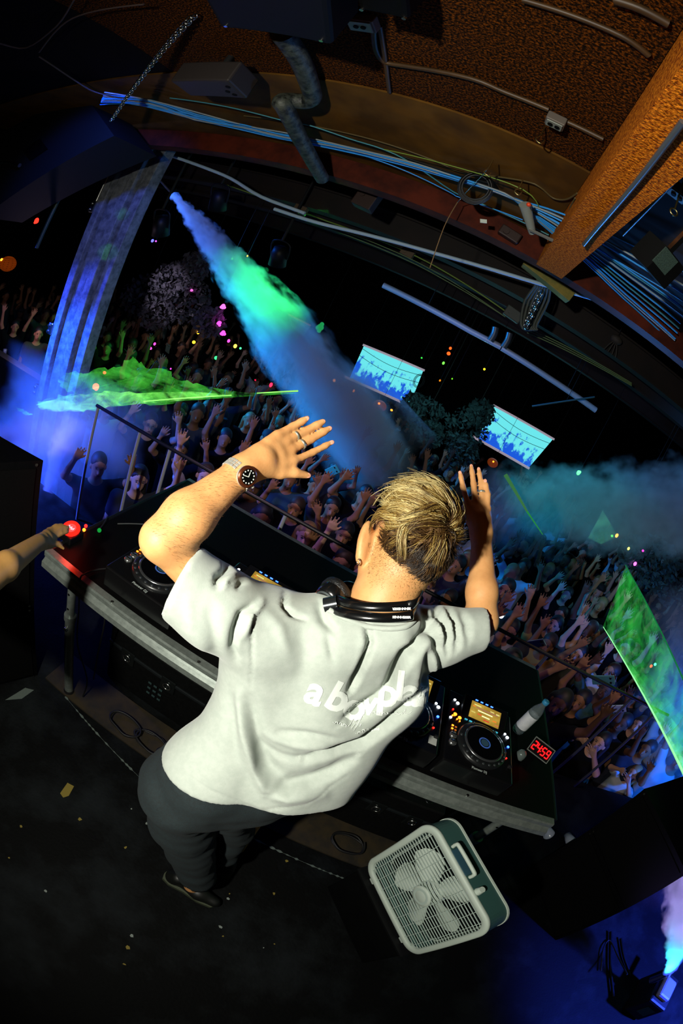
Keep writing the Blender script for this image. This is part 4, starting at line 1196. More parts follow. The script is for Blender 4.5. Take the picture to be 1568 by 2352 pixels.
# head frame: h_up (towards the crown), h_f (face direction, away from the camera), h_r (person's right)
h_up = camvec(.36, .60, .62).normalized()
h_f = camvec(-.22, .58, -.78); h_f = (h_f - h_up * h_f.dot(h_up)).normalized()
h_r = h_f.cross(h_up).normalized()
RH = np.array([h_r[:], h_f[:], h_up[:]]).T
def hp(r, f, u): return HD + h_r * r + h_f * f + h_up * u
prims += [ellip(A3(hp(0, -.008, .018)), (.076, .094, .092), RH, .03), ellip(A3(hp(0, .035, -.045)), (.058, .062, .068), RH, .04),
          rcone(A3(hp(0, -.035, -.045)), A3(NK + up * .02 - camvec(0, 0, .045)), .060, .056, .03), rcone(A3(hp(0, .085, -.035)), A3(hp(0, .112, -.048)), .010, .015, .012),   # nose
          rcone(A3(hp(-.02, .10, -.085)), A3(hp(.02, .10, -.085)), .010, .010, .01), rcone(A3(hp(-.02, .085, -.105)), A3(hp(.02, .085, -.105)), .02, .02, .02),
          ellip(A3(hp(-.032, .096, -.012)), (.016, .012, .012), RH, .012, True), ellip(A3(hp(.032, .096, -.012)), (.016, .012, .012), RH, .012, True)]
# ears: the left one is seen from behind
eL = at(846, 1200, d=.935) - at(825, 1284, d=.915); eL.normalize()
eA = camvec(1, .2, .25); eA = (eA - eL * eA.dot(eL)).normalized(); eN = eL.cross(eA)
EM = np.array([eL[:], eA[:], eN[:]]).T
prims += [ellip(A3(at(837, 1240, d=.932)), (.043, .0135, .020), EM, .010), ellip(A3(at(829, 1281, d=.925)), (.016, .010, .013), EM, .010), rcone(A3(at(850, 1245, d=.95)), A3(at(848, 1300, d=.955)), .014, .022, .02),
          ellip(A3(at(840, 1236, d=.912)), (.027, .0035, .006), EM, .006, True)]
for s in (1,):
    e = hp(s * .090, -.006, -.016)
    er = np.array([(h_r * s * .86 - h_f * .5)[:], (h_f * .86 + h_r * s * .5)[:], h_up[:]]).T
    prims += [ellip(A3(e), (.010, .023, .036), er, .010), ellip(A3(e + h_up * -.030 + h_f * .006), (.009, .012, .014), er, .008), ellip(A3(e + h_up * .014 - h_f * .008 + h_r * s * .006), (.008, .020, .022), er, .006)]
    prims += [ellip(A3(e + h_f * .012 + h_r * s * .013 + h_up * .002), (.007, .010, .020), er, .006, True)]
# pelvis and legs
HL = PV + camvec(-.075, .0, -.02); HR = PV + camvec(.10, -.03, -.08)
FL = at(440, 2035, z=.09); FR = at(545, 1945, z=.09)
KL = lerp(HL, FL, .5) + Vector((-.03, .05, .0)); KR = lerp(HR, FR, .5) + Vector((.0, .08, 0))
prims += [rcone(PV + Vector((.03, .03, -.1)), PB, .07, .05, .05), rcone(HL, KL, .07, .055, .04), rcone(KL, FL, .052, .036, .03), rcone(HR, KR, .07, .055, .04), rcone(KR, FR, .052, .036, .03)]
H = .0042
V, lo = sdf_grid(prims, H)
P, F = nets(V, lo, H)
P = lapl(P, F, 2, .4)
dj = np_obj('person', P, F, M_skin, origin=(PV.x, PV.y, 0))
tag(dj, 'blond man in a pale grey t-shirt seen from behind, both hands raised over the decks', 'person')
body_bvh = BVHTree.FromPolygons([Vector(p) for p in P.tolist()], F.tolist())

# nails
def nail(a, b, r, par):
    a, b = Vector(a), Vector(b)
    d = (b - a).normalized()
    n_ = (CAMP - b).normalized(); n_ = (n_ - d * n_.dot(d)).normalized()
    M = frame(b - d * r * .35 + n_ * r * .66, d, n_.cross(d))
    a_ = MB(M); a_.ell((0, 0, 0), (r * .95, r * .72, r * .22), nu=14, nv=8); a_.build('fingernail', mat('nail', '#e0a088', .3, coat=.3), par)
for i in range(4):
    nail(md[i], tp[i], .0066, dj); nail(md2[i], tp2[i], .0064, dj)
nail(th[2], th[3], .0075, dj)
# rings
def ring(a, b, t, r, par):
    a, b = Vector(a), Vector(b)
    M = Matrix.Translation(lerp(a, b, t)) @ (b - a).to_track_quat('Z', 'Y').to_matrix().to_4x4()
    a_ = MB(M); a_.lathe([(r, -.0026), (r + .0014, -.0024), (r + .0014, .0024), (r, .0026), (r - .001, .0026)], n=28); a_.build('ring', mat('ring_silver', '#a3a698', .3, metal=.6), par)
ring(kn[1], md[1], .52, .0098, dj); ring(kn[2], md[2], .54, .0098, dj); ring(kn2[2], md2[2], .62, .0098, dj)
# wristwatch
def watch():
    ax = (WL - EL).normalized()
    c = WL - ax * .012
    n_ = camvec(.05, -.05, 1); n_ = (CAMP - c).normalized() + camvec(.25, -.35, 0); n_ = (n_ - ax * n_.dot(ax)).normalized()
    y_ = n_.cross(ax)                                   # around the wrist
    M = frame(c, ax, y_)                                # x along arm, y around, z out
    a = MB(M)
    r0 = .0305
    for k in range(26):
        t = 2 * PI * k / 26
        if abs((t - PI / 2 + PI) % (2 * PI) - PI) < .62: continue
        Mk = Matrix.Rotation(t, 4, 'X') @ Matrix.Translation((0, r0 + .0025, 0))
        for dx, w_ in ((-.0065, .005), (0, .0065), (.0065, .005)):
            a.box((dx, 0, 0), (w_, .0035, .0072), Mk, bev=.0008)
    w = a.build('wristwatch', mat('watch_steel', '#c9c6bb', .3, metal=.55), dj)
    w['label'] = 'steel wristwatch with black dial'
    D = M @ Matrix.Translation((0, 0, r0 + .001))
    a = MB(D); a.lathe([(.0001, -.004), (.019, -.004), (.0205, 0), (.0205, .005), (.018, .008), (.0165, .008)], n=36); a.cyl((-.0, -.0205, .002), (0, -.025, .002), .003, n=10); a.build('case', mat('watch_steel', '', 0), w)
    a = MB(D); a.lathe([(.0148, .0092), (.0190, .0080), (.0207, .0050)], n=36); a.build('bezel', mat('brown_bezel', '#6a351c', .3, metal=.7), w)
    a = MB(D); a.lathe([(.0001, .0088), (.0150, .0090)], n=32); a.build('dial', mat('dial_black', '#070808', .15), w)
    a = MB(D)
    for k in range(12):
        t = PI * k / 6; a.ell((.0118 * math.cos(t), .0118 * math.sin(t), .0094), (.0016, .0016, .0006), nu=8, nv=4)
    for t, L in ((.6, .009), (2.2, .012)):
        a.box((L / 2, 0, .0096), (L, .0012, .0005), Matrix.Rotation(t, 4, 'Z'))
    a.build('dial_markers', mat('lume', '#d9ded0', .4), w)
watch()
# bracelet on the right wrist, earring
a = MB(); ax = (WR - ER).normalized(); u_ = ax.orthogonal().normalized(); v_ = ax.cross(u_); c = WR - ax * .004
a.tube([c + (u_ * math.cos(t) + v_ * math.sin(t)) * .0285 for t in [i * PI / 7 for i in range(14)]], .0017, n=6, closed=True)
br = a.build('bracelet', mat('teal_thread', '#22776a', .4, metal=.3), dj)
a = MB(); e = at(823, 1291, d=.912)
a.tube([e + h_f * .006 * math.cos(t) + h_up * .007 * math.sin(t) for t in [i * PI / 4 for i in range(8)]], .0012, n=6, closed=True); a.build('earring', M_steel, dj)

# ------------------------------------------------------------------ t-shirt
q = []
def cc(x0, y0, r0, d0, x1, y1, r1, d1, k=.05):
    a, b = at(x0, y0, d=d0), at(x1, y1, d=d1)
    q.append(rcone(a, b, pxr(r0, d0), pxr(r1, d1), k))
# trunk columns from shoulders to hem (pixels, radius in pixels, distance)
cc(610, 1478, 100, .97, 585, 1640, 92, 1.09); cc(585, 1640, 92, 1.09, 488, 1772, 106, 1.20); cc(488, 1772, 106, 1.20, 412, 1915, 100, 1.32)
cc(745, 1490, 105, .98, 730, 1620, 112, 1.09); cc(730, 1620, 112, 1.09, 640, 1775, 106, 1.21); cc(640, 1775, 106, 1.21, 575, 1900, 100, 1.33)
cc(888, 1480, 86, 1.0, 880, 1585, 92, 1.09); cc(880, 1585, 92, 1.09, 760, 1720, 96, 1.20); cc(760, 1720, 96, 1.20, 690, 1850, 92, 1.32)
# yoke from shoulder to shoulder and up to the collar
cc(600, 1440, 82, .94, 760, 1455, 80, .95, .04); cc(760, 1455, 80, .95, 900, 1465, 78, .97, .04); cc(800, 1462, 62, .935, 905, 1466, 60, .94, .03)
# sleeves
cc(590, 1440, 92, .92, 500, 1400, 92, .88, .05); cc(500, 1400, 92, .88, 395, 1322, 92, .85, .03)
cc(930, 1470, 82, .98, 1010, 1460, 66, 1.02, .045); cc(1010, 1462, 66, 1.02, 1120, 1442, 50, 1.065, .03)
# cut: hem and cuffs
def P3(l): return [at(x, y, d=d) for x, y, d in l]
hm = P3([(397, 1780, 1.10), (618, 1888, 1.12), (830, 1757, 1.10)])
hn = (hm[1] - hm[0]).cross(hm[2] - hm[0]).normalized()
dwn = (PV - NK).normalized()
hn = (dwn * .55 + (-camvec(0, 1, 0)) * .0 + Vector((-.2, -.35, -.9)) * .6).normalized()
hn = (hn + camvec(.34, 0, 0)).normalized()
q.append(half(A3(at(618, 1886, d=1.11)), A3(hn), .012))
cl = P3([(455, 1268, .85), (372, 1420, .85)])
sd = (at(395, 1322, d=.85) - at(500, 1400, d=.88)).normalized()
ncuff = (cl[1] - cl[0]).cross(camvec(0, 0, 1)).normalized()
if ncuff.dot(sd) < 0: ncuff = -ncuff
ncuff = (ncuff + sd * .3).normalized()
def half_local(p, n, r):   # a cut that only acts near p
    return ('H', A3(p), A3(n), r)
SHC = [(A3((cl[0] + cl[1]) / 2), A3(ncuff), .22), ]
cr = P3([(1098, 1398, 1.07), (1098, 1492, 1.07)])
ncr = (cr[1] - cr[0]).cross(camvec(0, 0, 1)).normalized()
if ncr.dot(ER - SR) < 0: ncr = -ncr
SHC.append((A3((cr[0] + cr[1]) / 2 + ncr * .012), A3(ncr), .2))
H = .0055
V, lo = sdf_grid(q, H)
ix = [lo[a] + H * np.arange(V.shape[a]) for a in range(3)]
X, Y, Z = np.meshgrid(*ix, indexing='ij', sparse=True)
for p, n, r in SHC:
    D = (X - p[0]) * n[0] + (Y - p[1]) * n[1] + (Z - p[2]) * n[2]
    R2 = (X - p[0]) ** 2 + (Y - p[1]) ** 2 + (Z - p[2]) ** 2
    V = np.where(R2 < r * r, np.maximum(V, D.astype(np.float32)), V)
# neck opening
NO = at(872, 1378, d=.955)
D = np.sqrt((X - NO.x) ** 2 + (Y - NO.y) ** 2 + (Z - NO.z) ** 2) - .068
V = np.maximum(V, -D.astype(np.float32))
P, F = nets(V.astype(np.float32), lo, H)
del V, D
P = lapl(P, F, 3, .5)
# --- folds: polylines in the picture, given as (points, half width px, depth m, skew)
N = vnormals(P, F)
uv = project(P)
toc = (np.array([0, 0, CAMZ]) - P); toc /= np.linalg.norm(toc, axis=1)[:, None]
face = np.clip((N * toc).sum(1) * 3, 0, 1)
FOLD = [
    ([(995, 1425), (975, 1462), (958, 1492), (932, 1512), (912, 1545), (895, 1585), (862, 1612), (806, 1650)], 11, -.034, 7),
    ([(985, 1400), (968, 1455), (945, 1480), (918, 1500), (898, 1540), (872, 1590), (830, 1610), (790, 1640)], 13, .010, 0),
    ([(847, 1440), (852, 1478), (842, 1510), (820, 1560), (806, 1588)], 5, -.020, 3),
    ([(838, 1440), (838, 1500), (815, 1545)], 10, .005, 0),
    ([(752, 1460), (765, 1520)], 7, -.005, 0),
    ([(700, 1745), (735, 1738), (775, 1730), (835, 1712), (880, 1680), (930, 1640), (965, 1605)], 8, -.026, -4),
    ([(700, 1732), (760, 1722), (830, 1700), (900, 1655)], 12, .008, 0),
    ([(620, 1822), (665, 1812), (710, 1800), (765, 1778), (815, 1745)], 8, -.018, -4),
    ([(545, 1600), (560, 1680), (580, 1760), (610, 1812), (660, 1832), (740, 1822)], 14, .014, 0),
    ([(570, 1610), (590, 1690), (615, 1760), (650, 1795), (700, 1790)], 18, -.014, 0),
    ([(530, 1585), (535, 1680), (540, 1740)], 14, -.007, 0),
    ([(610, 1690), (680, 1712), (760, 1722)], 9, .006, 0), ([(600, 1715), (650, 1738), (700, 1748)], 8, -.006, 0),
    ([(640, 1680), (700, 1685), (780, 1700)], 7, -.006, 0),
    ([(588, 1388), (556, 1412), (543, 1450), (536, 1490), (545, 1510)], 5, -.012, 3),
    ([(600, 1382), (572, 1415), (560, 1460)], 9, .007, 0),
    ([(497, 1345), (500, 1325), (520, 1308), (520, 1290)], 7, -.011, 0), ([(512, 1350), (516, 1335), (540, 1322)], 8, .008, 0),
    ([(545, 1352), (552, 1342), (562, 1338)], 5, -.009, 0), ([(655, 1362), (652, 1390), (668, 1410), (700, 1422)], 5, -.009, 0),
    ([(735, 1385), (745, 1420), (768, 1450)], 6, -.010, 2), ([(480, 1400), (490, 1460), (500, 1540)], 16, -.006, 0),
    ([(430, 1380), (440, 1450), (480, 1510)], 14, .004, 0),
    ([(600, 1400), (640, 1440), (660, 1500)], 14, .004, 0), ([(690, 1440), (700, 1500), (690, 1560)], 18, -.004, 0),
    ([(975, 1400), (995, 1425), (1012, 1470), (1012, 1530)], 6, -.016, 2), ([(1000, 1392), (1022, 1420), (1036, 1460), (1030, 1505)], 6, -.014, 2),
    ([(1030, 1394), (1050, 1425), (1058, 1462), (1050, 1492)], 6, -.012, 2), ([(1060, 1398), (1078, 1430), (1078, 1470)], 6, -.009, 2),
    ([(990, 1400), (1008, 1435), (1022, 1480)], 7, .008, 0), ([(1018, 1395), (1036, 1430), (1044, 1475)], 7, .007, 0),
    ([(990, 1500), (982, 1560), (985, 1590)], 5, -.012, 2), ([(1004, 1500), (998, 1560)], 6, .008, 0), ([(960, 1540), (945, 1600)], 9, .006, 0),
    ([(580, 1392), (578, 1450), (579, 1520), (576, 1580)], 2.5, -.0035, 0), ([(450, 1272), (400, 1340), (384, 1400), (380, 1424)], 3, -.002, 0),
    ([(405, 1760), (480, 1815), (600, 1862), (700, 1845), (800, 1780)], 3, -.002, 0),
]
for pts, wd, dep, sk in FOLD:
    pts = np.array(pts, float)
    best = np.full(len(P), 1e9); tt = np.zeros(len(P)); sd_ = np.zeros(len(P))
    L = 0; tot = np.linalg.norm(pts[1:] - pts[:-1], axis=1).sum()
    for a_, b_ in zip(pts[:-1], pts[1:]):
        d = b_ - a_; l = np.linalg.norm(d)
        t = np.clip(((uv - a_) @ d) / l ** 2, 0, 1)
        w_ = uv - a_ - t[:, None] * d
        dist = np.linalg.norm(w_, axis=1)
        s_ = np.sign(d[0] * w_[:, 1] - d[1] * w_[:, 0])
        m = dist < best
        best[m] = dist[m]; tt[m] = (L + t[m] * l) / tot; sd_[m] = s_[m]
        L += l
    x = best * sd_
    if sk:
        wl = np.where(x * np.sign(sk) > 0, wd * 2.2, wd)     # gentle on one side, steep on the other
    else:
        wl = wd
    g = np.exp(-(x / wl) ** 2) * np.clip(np.sin(PI * np.clip(tt * .92 + .04, 0, 1)), 0, 1) ** .5
    P = P + N * (g * dep * 1.55 * face)[:, None]
# large soft ripples
for sc, am in ((4, .004), (9, .0016)):
    nz = np.array([mnoise.noise(Vector((p * sc).tolist())) for p in P])
    P = P + N * (nz * am)[:, None]
P = lapl(P, F, 1, .3)
shirt = np_obj('t_shirt', P, F, M_shirt, dj)
sh_bvh = BVHTree.FromPolygons([Vector(p) for p in P.tolist()], F.tolist())
uvS, P_sh = uv, P
# --- the print on the back
M_print = mat('print_white', '#d3dad3', .6)
def hit(px, py):
    r_ = ray(px, py)
    h_ = sh_bvh.ray_cast(CAMP, r_, 3)
    return h_
def print_text(txt, size_px, cx, cy, ang, shear, bold, name='back_print', per=None):
    vs, fs = text_mesh(txt, size_px, shear, bold)
    # subdivide so it follows the cloth
    bm = bmesh.new()
    bv = [bm.verts.new(v) for v in vs]
    for f in fs:
        try: bm.faces.new([bv[i] for i in f])
        except ValueError: pass
    bmesh.ops.triangulate(bm, faces=bm.faces[:])
    for _ in range(3):
        ed = [e for e in bm.edges if e.calc_length() > 5]
        if ed: bmesh.ops.subdivide_edges(bm, edges=ed, cuts=1)
        bmesh.ops.triangulate(bm, faces=bm.faces[:])
    bm.verts.ensure_lookup_table()
    out = []; ok = []
    for v in bm.verts:
        x, y = v.co.x, v.co.y
        ca, sa = math.cos(ang), math.sin(ang)
        bx = 0
        if per: bx = per * (x / 100) ** 2
        X_, Y_ = cx + x * ca + y * sa, cy + x * sa - y * ca - bx
        h_ = hit(X_, Y_)
        ok.append(h_[0] is not None)
        out.append((h_[0] + h_[1] * .0012) if h_[0] is not None else Vector())
    fs2 = []
    for f in bm.faces:
        I_ = [v.index for v in f.verts]
        if all(ok[i] for i in I_) and max((out[I_[i]] - out[I_[i - 1]]).length for i in range(len(I_))) < .022: fs2.append(I_)
    a = MB(); a.add(out, fs2); bm.free()
    return a.build(name, M_print, shirt)
for ch_, x_, y_, an_, sh_ in (('a', 724, 1588, .40, .05), ('b', 774, 1603, .42, .1), ('o', 813, 1624, .30, .1), ('v', 848, 1616, .1, .1), ('p', 891, 1592, .12, 0), ('l', 919, 1578, .12, 0), ('a', 945, 1591, .12, 0), ('n', 981, 1593, .12, 0)):
    print_text(ch_, 78 if ch_ == 'v' else 94, x_, y_, an_, sh_, 3.0)
def scribble(pts, r=1.0):
    a = MB(); P_ = []
    for x, y in pts:
        h_ = hit(x, y)
        if h_[0] is not None: P_.append(h_[0] + h_[1] * .0015)
    if len(P_) > 3:
        a.tube(P_, .0008, n=4, sub=2); a.build('script_print', M_print, shirt)
def wavy(x0, y0, x1, y1, n, am):
    return [(x0 + (x1 - x0) * i / n + (2 if i % 2 else -2), y0 + (y1 - y0) * i / n + am * math.sin(i * 1.7)) for i in range(n + 1)]
scribble(wavy(766, 1658, 800, 1668, 14, 3)); scribble([(800, 1668), (812, 1652), (806, 1674), (820, 1655), (812, 1678), (828, 1652), (836, 1640), (826, 1668)])
scribble(wavy(852, 1636, 925, 1640, 26, 2.4)); scribble([(925, 1640), (932, 1628), (930, 1640), (940, 1638), (945, 1634)]); scribble([(822, 1682), (834, 1662), (838, 1650)]); scribble(wavy(818, 1684, 838, 1675, 8, 2))
print_text('england', 9.5, 857, 1674, .02, 0, .25)

# collar rib
a = MB(); cp_ = []
for (x, y) in ((756, 1402), (790, 1420), (840, 1438), (890, 1444), (930, 1440), (950, 1425)):
    h_ = hit(x, y)
    if h_[0] is not None: cp_.append(h_[0] + h_[1] * .001)
if len(cp_) > 3: a.tube(cp_, .006, n=8); a.build('collar', M_shirt, shirt)

# ------------------------------------------------------------------ trousers and shoes
t_ = []
def tc_(x0, y0, r0, d0, x1, y1, r1, d1, k=.04):
    t_.append(rcone(at(x0, y0, d=d0), at(x1, y1, d=d1), pxr(r0, d0), pxr(r1, d1), k))
tc_(470, 1790, 115, 1.26, 570, 1795, 100, 1.28); tc_(425, 1815, 100, 1.32, 560, 1830, 70, 1.34); tc_(560, 1830, 62, 1.34, 680, 1810, 60, 1.34)
tc_(412, 1825, 85, 1.34, 418, 1890, 72, 1.58, .03); tc_(418, 1890, 72, 1.58, 446, 1990, 44, 1.95, .03); tc_(446, 1990, 44, 1.95, 452, 2008, 42, 2.02, .02)
tc_(520, 1840, 60, 1.42, 535, 1900, 44, 1.78, .02); tc_(535, 1900, 44, 1.78, 512, 1965, 30, 2.05, .02)
H = .007
V, lo = sdf_grid(t_, H)
ix = [lo[a] + H * np.arange(V.shape[a]) for a in range(3)]
X, Y, Z = np.meshgrid(*ix, indexing='ij', sparse=True)
V = np.maximum(V, (.10 - Z).astype(np.float32))
P, F = nets(V, lo, H)
P = lapl(P, F, 3, .5)
N = vnormals(P, F)
nz = np.array([mnoise.noise(Vector((p[0] * 7, p[1] * 7, p[2] * 14))) for p in P])
P = P + N * (nz * .010)[:, None]
nz = np.array([mnoise.noise(Vector((p[0] * 18 + p[2] * 6, p[1] * 18, p[2] * 22))) for p in P])
P = P + N * (nz * .004)[:, None]
tr = np_obj('trousers', P, F, M_jean, dj)
# turned-up hem
a = MB(); c = at(452, 2012, z=.13)
a.lathe([(.078, -.02), (.083, -.018), (.083, .03), (.078, .034)], Matrix.Translation(c), n=28); a.build('turn_up', mat('denim_light', '#33494b', .85), tr)
def shoe(c, ang, lab):
    M = Matrix.Translation(c) @ Matrix.Rotation(ang, 4, 'Z')
    prm = [rcone((-.02, -.06, .05), (0, .06, .045), .04, .036, .03), rcone((0, .06, .045), (0, .14, .035), .036, .03, .03), rcone((0, -.07, .06), (0, -.05, .10), .038, .036, .03)]
    V, lo = sdf_grid(prm + [half((0, 0, .022), (0, 0, -1))], .006)
    P, F = nets(V, lo, .006); P = lapl(P, F, 2)
    Pm = np.array([(M @ Vector(p))[:] for p in P.tolist()])
    s_ = np_obj('shoe', Pm, F, mat('shoe_black', '#0b0d0a', .5), dj)
    pl = [(.0, -.115), (.03, -.108), (.042, -.07), (.036, .0), (.044, .08), (.036, .14), (.0, .172), (-.034, .14), (-.042, .08), (-.034, 0), (-.040, -.07), (-.03, -.108)]
    a = MB(M); a.prism(pl, .001, .032); a.build('sole', mat('sole_olive', '#39402c', .7), s_)
shoe(Vector((.085, .565, 0)), -1.62, 'left'); shoe(at(520, 1975, z=0), .2, 'right')

# fine hair on the left forearm
def arm_hair():
    rr = random.Random(9); a = MB(); ax = (WL - EL).normalized(); got = 0; tries = 0
    while got < 1500 and tries < 9000:
        tries += 1
        t = rr.uniform(-.05, .92); c = lerp(EL, WL, t)
        d = Vector((rr.gauss(0, 1), rr.gauss(0, 1), rr.gauss(0, 1))); d = (d - ax * d.dot(ax)).normalized()
        h_ = body_bvh.ray_cast(c + d * .12, -d, .12)
        if h_[0] is None: continue
        got += 1
        n_ = h_[1]; dr = (ax.cross(n_) * .8 + ax * .5 + n_ * rr.uniform(.25, .7) + Vector((rr.uniform(-.2, .2), rr.uniform(-.2, .2), rr.uniform(-.2, .2)))).normalized()
        L = rr.uniform(.004, .009); p0 = h_[0]; p1 = p0 + dr * L * .5; p2 = p1 + (dr - n_ * .3).normalized() * L * .5
        s = dr.cross(n_).normalized() * .00015
        a.add([p0 - s, p0 + s, p1 + s * .8, p1 - s * .8, p2], [(0, 1, 2, 3), (3, 2, 4)])
    o = a.build('arm_hair', mat('arm_hair', '#6e4a22', .6), dj); o['kind'] = 'stuff'
arm_hair()
# ------------------------------------------------------------------ hair: strands rooted on the scalp
def hair():
    rr = random.Random(21)
    # whorl at the crown, seen right of the middle of the head
    groups = {'blond': MB(), 'light': MB(), 'brown': MB(), 'dark': MB()}
    c0 = hp(0, -.008, .018)
    whorl = (at(1015, 1212, d=.9) - HD).normalized()
    faceup = (h_up * .35 + h_f).normalized()
    def scalp(d):
        # ellipsoid surface point and normal in direction d
        l = Vector((d.dot(h_r), d.dot(h_f), d.dot(h_up)))
        k = 1 / math.sqrt((l.x / .077) ** 2 + (l.y / .095) ** 2 + (l.z / .093) ** 2)
        p = c0 + d * k
        n_ = Vector((l.x / .077 ** 2, l.y / .095 ** 2, l.z / .093 ** 2)).normalized()
        return p, h_r * n_.x + h_f * n_.y + h_up * n_.z
    def topness(d):
        hgt = d.dot(h_up) * .75 + d.dot(h_f) * .55 + .10
        return max(0, min(1, (hgt - .08) / .5))
    def lowline(d):
        return -.60 + .25 * max(d.dot(h_f), 0) - .18 * max(-d.dot(h_f), 0)
    def allowed(d):
        lr, lf, lu = d.dot(h_r), d.dot(h_f), d.dot(h_up)
        return not ((lf > .45 and lu < .50) or lu < lowline(d) or (abs(lr) > .86 and -.5 < lu < .15 and lf > -.25))
    def rdir():
        z = rr.uniform(-1, 1); t = rr.uniform(0, 2 * PI); s = math.sqrt(1 - z * z)
        return h_r * s * math.cos(t) + h_f * s * math.sin(t) + h_up * z
    SEG = 7
    def strand(d, gnoise):
        """guide: list of SEG + 1 points"""
        p, n_ = scalp(d)
        top = topness(d)
        fade = max(0, min(1, (d.dot(h_up) - lowline(d)) / .55))
        L = .0025 + .014 * fade + top * .054 * (1 + .35 * gnoise) + .012 * fade
        g = (d - whorl * d.dot(whorl)); dist = d.angle(whorl)
        g = g.normalized() if g.length > 1e-4 else h_r
        sw = whorl.cross(g).normalized()
        a_ = max(0, 1.0 - dist / .9)
        flow = g * (1 - .5 * a_) + sw * (a_ * 1.2)
        if top > .25: flow = flow + faceup * .8 * top - h_r * .35 * top
        else: flow = flow - h_up * .5 * (1 - top) - h_r * .2
        cl = mnoise.noise(d * 3.2 + Vector((2, 7, 1)))
        flow = flow + sw * cl * 1.6 + sw * gnoise * .9
        flow = (flow - n_ * flow.dot(n_)).normalized()
        side = n_.cross(flow)
        lift = (.75 * top + .10) * (1 + .5 * gnoise)
        pts = [p - n_ * .002]
        dv = (flow + n_ * (lift + .35)).normalized()
        q_ = p.copy(); ph = gnoise * 5 + cl * 4
        for i in range(SEG):
            t_i = (i + 1) / SEG
            q_ = q_ + dv * L / SEG
            pts.append(q_.copy())
            dv = (dv + flow * .25 - n_ * (.26 * lift + .03) + side * math.sin(ph + t_i * 4.5) * .38 * top).normalized()
        return pts
    clumps = []
    while len(clumps) < 420:
        d = rdir()
        if allowed(d):
            gn = rr.uniform(-1, 1)
            clumps.append((d, gn, strand(d, gn), rr.uniform(-1, 1)))
    from mathutils.kdtree import KDTree
    kd = KDTree(len(clumps))
    for i, c_ in enumerate(clumps): kd.insert(c_[0], i)
    kd.balance()
    K = 0
    while K < 8800:
        d = rdir()
        if not allowed(d): continue
        K += 1
        top = topness(d); dist = d.angle(whorl)
        _, ci, _ = kd.find(d)
        cd, gn, gp, cc_ = clumps[ci]
        own = strand(d, gn * .6 + rr.uniform(-.4, .4))
        att = .75 * top + .15
        off = own[0] - gp[0]
        pts = []
        for i in range(SEG + 1):
            t = i / SEG
            k = att * t ** .8
            tgt = gp[i] + off * (1 - .72 * t)
            pts.append(own[i] * (1 - k) + tgt * k)
        if rr.random() < .05: pts = [p + (p - pts[0]) * .25 * i / SEG for i, p in enumerate(pts)]
        if top < .15: pts = pts[::2] + [pts[-1]]
        nzc = cc_ * .38 + rr.uniform(-.30, .30)
        root = top * 1.05 + nzc - .25 * max(0, 1 - dist / .7)
        key = 'light' if root > 1.02 else 'blond' if root > .58 else 'brown' if root > .12 else 'dark'
        if dist < .34 and rr.random() < .55 * (1 - dist / .34) + .2: key = 'brown' if key in ('light', 'blond') else 'dark'
        r0 = .00080
        m = len(pts)
        g_ = groups[key]
        vs = []; u = None
        for i, pp in enumerate(pts):
            e = (pts[min(i + 1, m - 1)] - pts[max(i - 1, 0)]).normalized()
            if u is None: u = e.orthogonal().normalized()
            u = (u - e * u.dot(e)).normalized(); v = e.cross(u)
            r_ = r0 * (1 - .85 * (i / (m - 1)) ** 1.5)
            vs += [pp + (u * math.cos(2 * PI * k / 3) + v * math.sin(2 * PI * k / 3)) * r_ for k in range(3)]
        g_.add(vs, [(i * 3 + k, i * 3 + (k + 1) % 3, (i + 1) * 3 + (k + 1) % 3, (i + 1) * 3 + k) for i in range(m - 1) for k in range(3)], True)
    # short fade down the nape and above the ear, rooted on the skin itself
    k_ = 0; tries = 0
    while k_ < 5200 and tries < 40000:
        tries += 1
        x, y = rr.uniform(845, 1010), rr.uniform(1245, 1385)
        if rr.random() > max(0, 1 - (y - 1290 - (x - 850) * .45) / 66): continue
        h_ = body_bvh.ray_cast(CAMP, ray(x, y), 1.3)
        if h_[0] is None or (h_[0] - HD).length > .21: continue
        k_ += 1
        n_ = h_[1]; fl = (-h_up + n_ * .7 + Vector((rr.uniform(-.3, .3), rr.uniform(-.3, .3), rr.uniform(-.3, .3)))).normalized()
        p0 = h_[0]; p1 = p0 + fl * rr.uniform(.002, .0045); s_ = fl.orthogonal().normalized() * .0003
        groups['brown' if rr.random() < .45 else 'blond'].add([p0 - s_, p0 + s_, p1], [(0, 1, 2)])
    cols = {'light': '#c9b67c', 'blond': '#8e733a', 'brown': '#4a3216', 'dark': '#20140a'}
    # scalp cap under the strands
    nu, nv = 44, 26
    vs = []; fs = []
    idx = {}
    for j in range(nv):
        for i in range(nu):
            z = 1 - 1.62 * j / (nv - 1); t = 2 * PI * i / nu; s = math.sqrt(max(0, 1 - z * z))
            d = h_r * s * math.cos(t) + h_f * s * math.sin(t) + h_up * z
            p, n_ = scalp(d); vs.append(p + n_ * .0022)
            lf = d.dot(h_f); low = -.58 + .25 * max(lf, 0) - .18 * max(-lf, 0)
            idx[(i, j)] = not (lf > .5 and z < .50) and z > low and not (abs(d.dot(h_r)) > .84 and -.5 < z < .15 and lf > -.25)
    for j in range(nv - 1):
        for i in range(nu):
            i2 = (i + 1) % nu
            if idx[(i, j)] and idx[(i2, j)] and idx[(i, j + 1)] and idx[(i2, j + 1)]: fs.append((j * nu + i, (j + 1) * nu + i, (j + 1) * nu + i2, j * nu + i2))
    a = MB(); a.add(vs, fs, True)
    cap = a.build('hair', mat('hair_root', '#4a3218', .8, n='#6e5028', ns=160, bump=.5, bs=400), dj)
    cap['label'] = 'wavy blond hair over shaved brown sides'
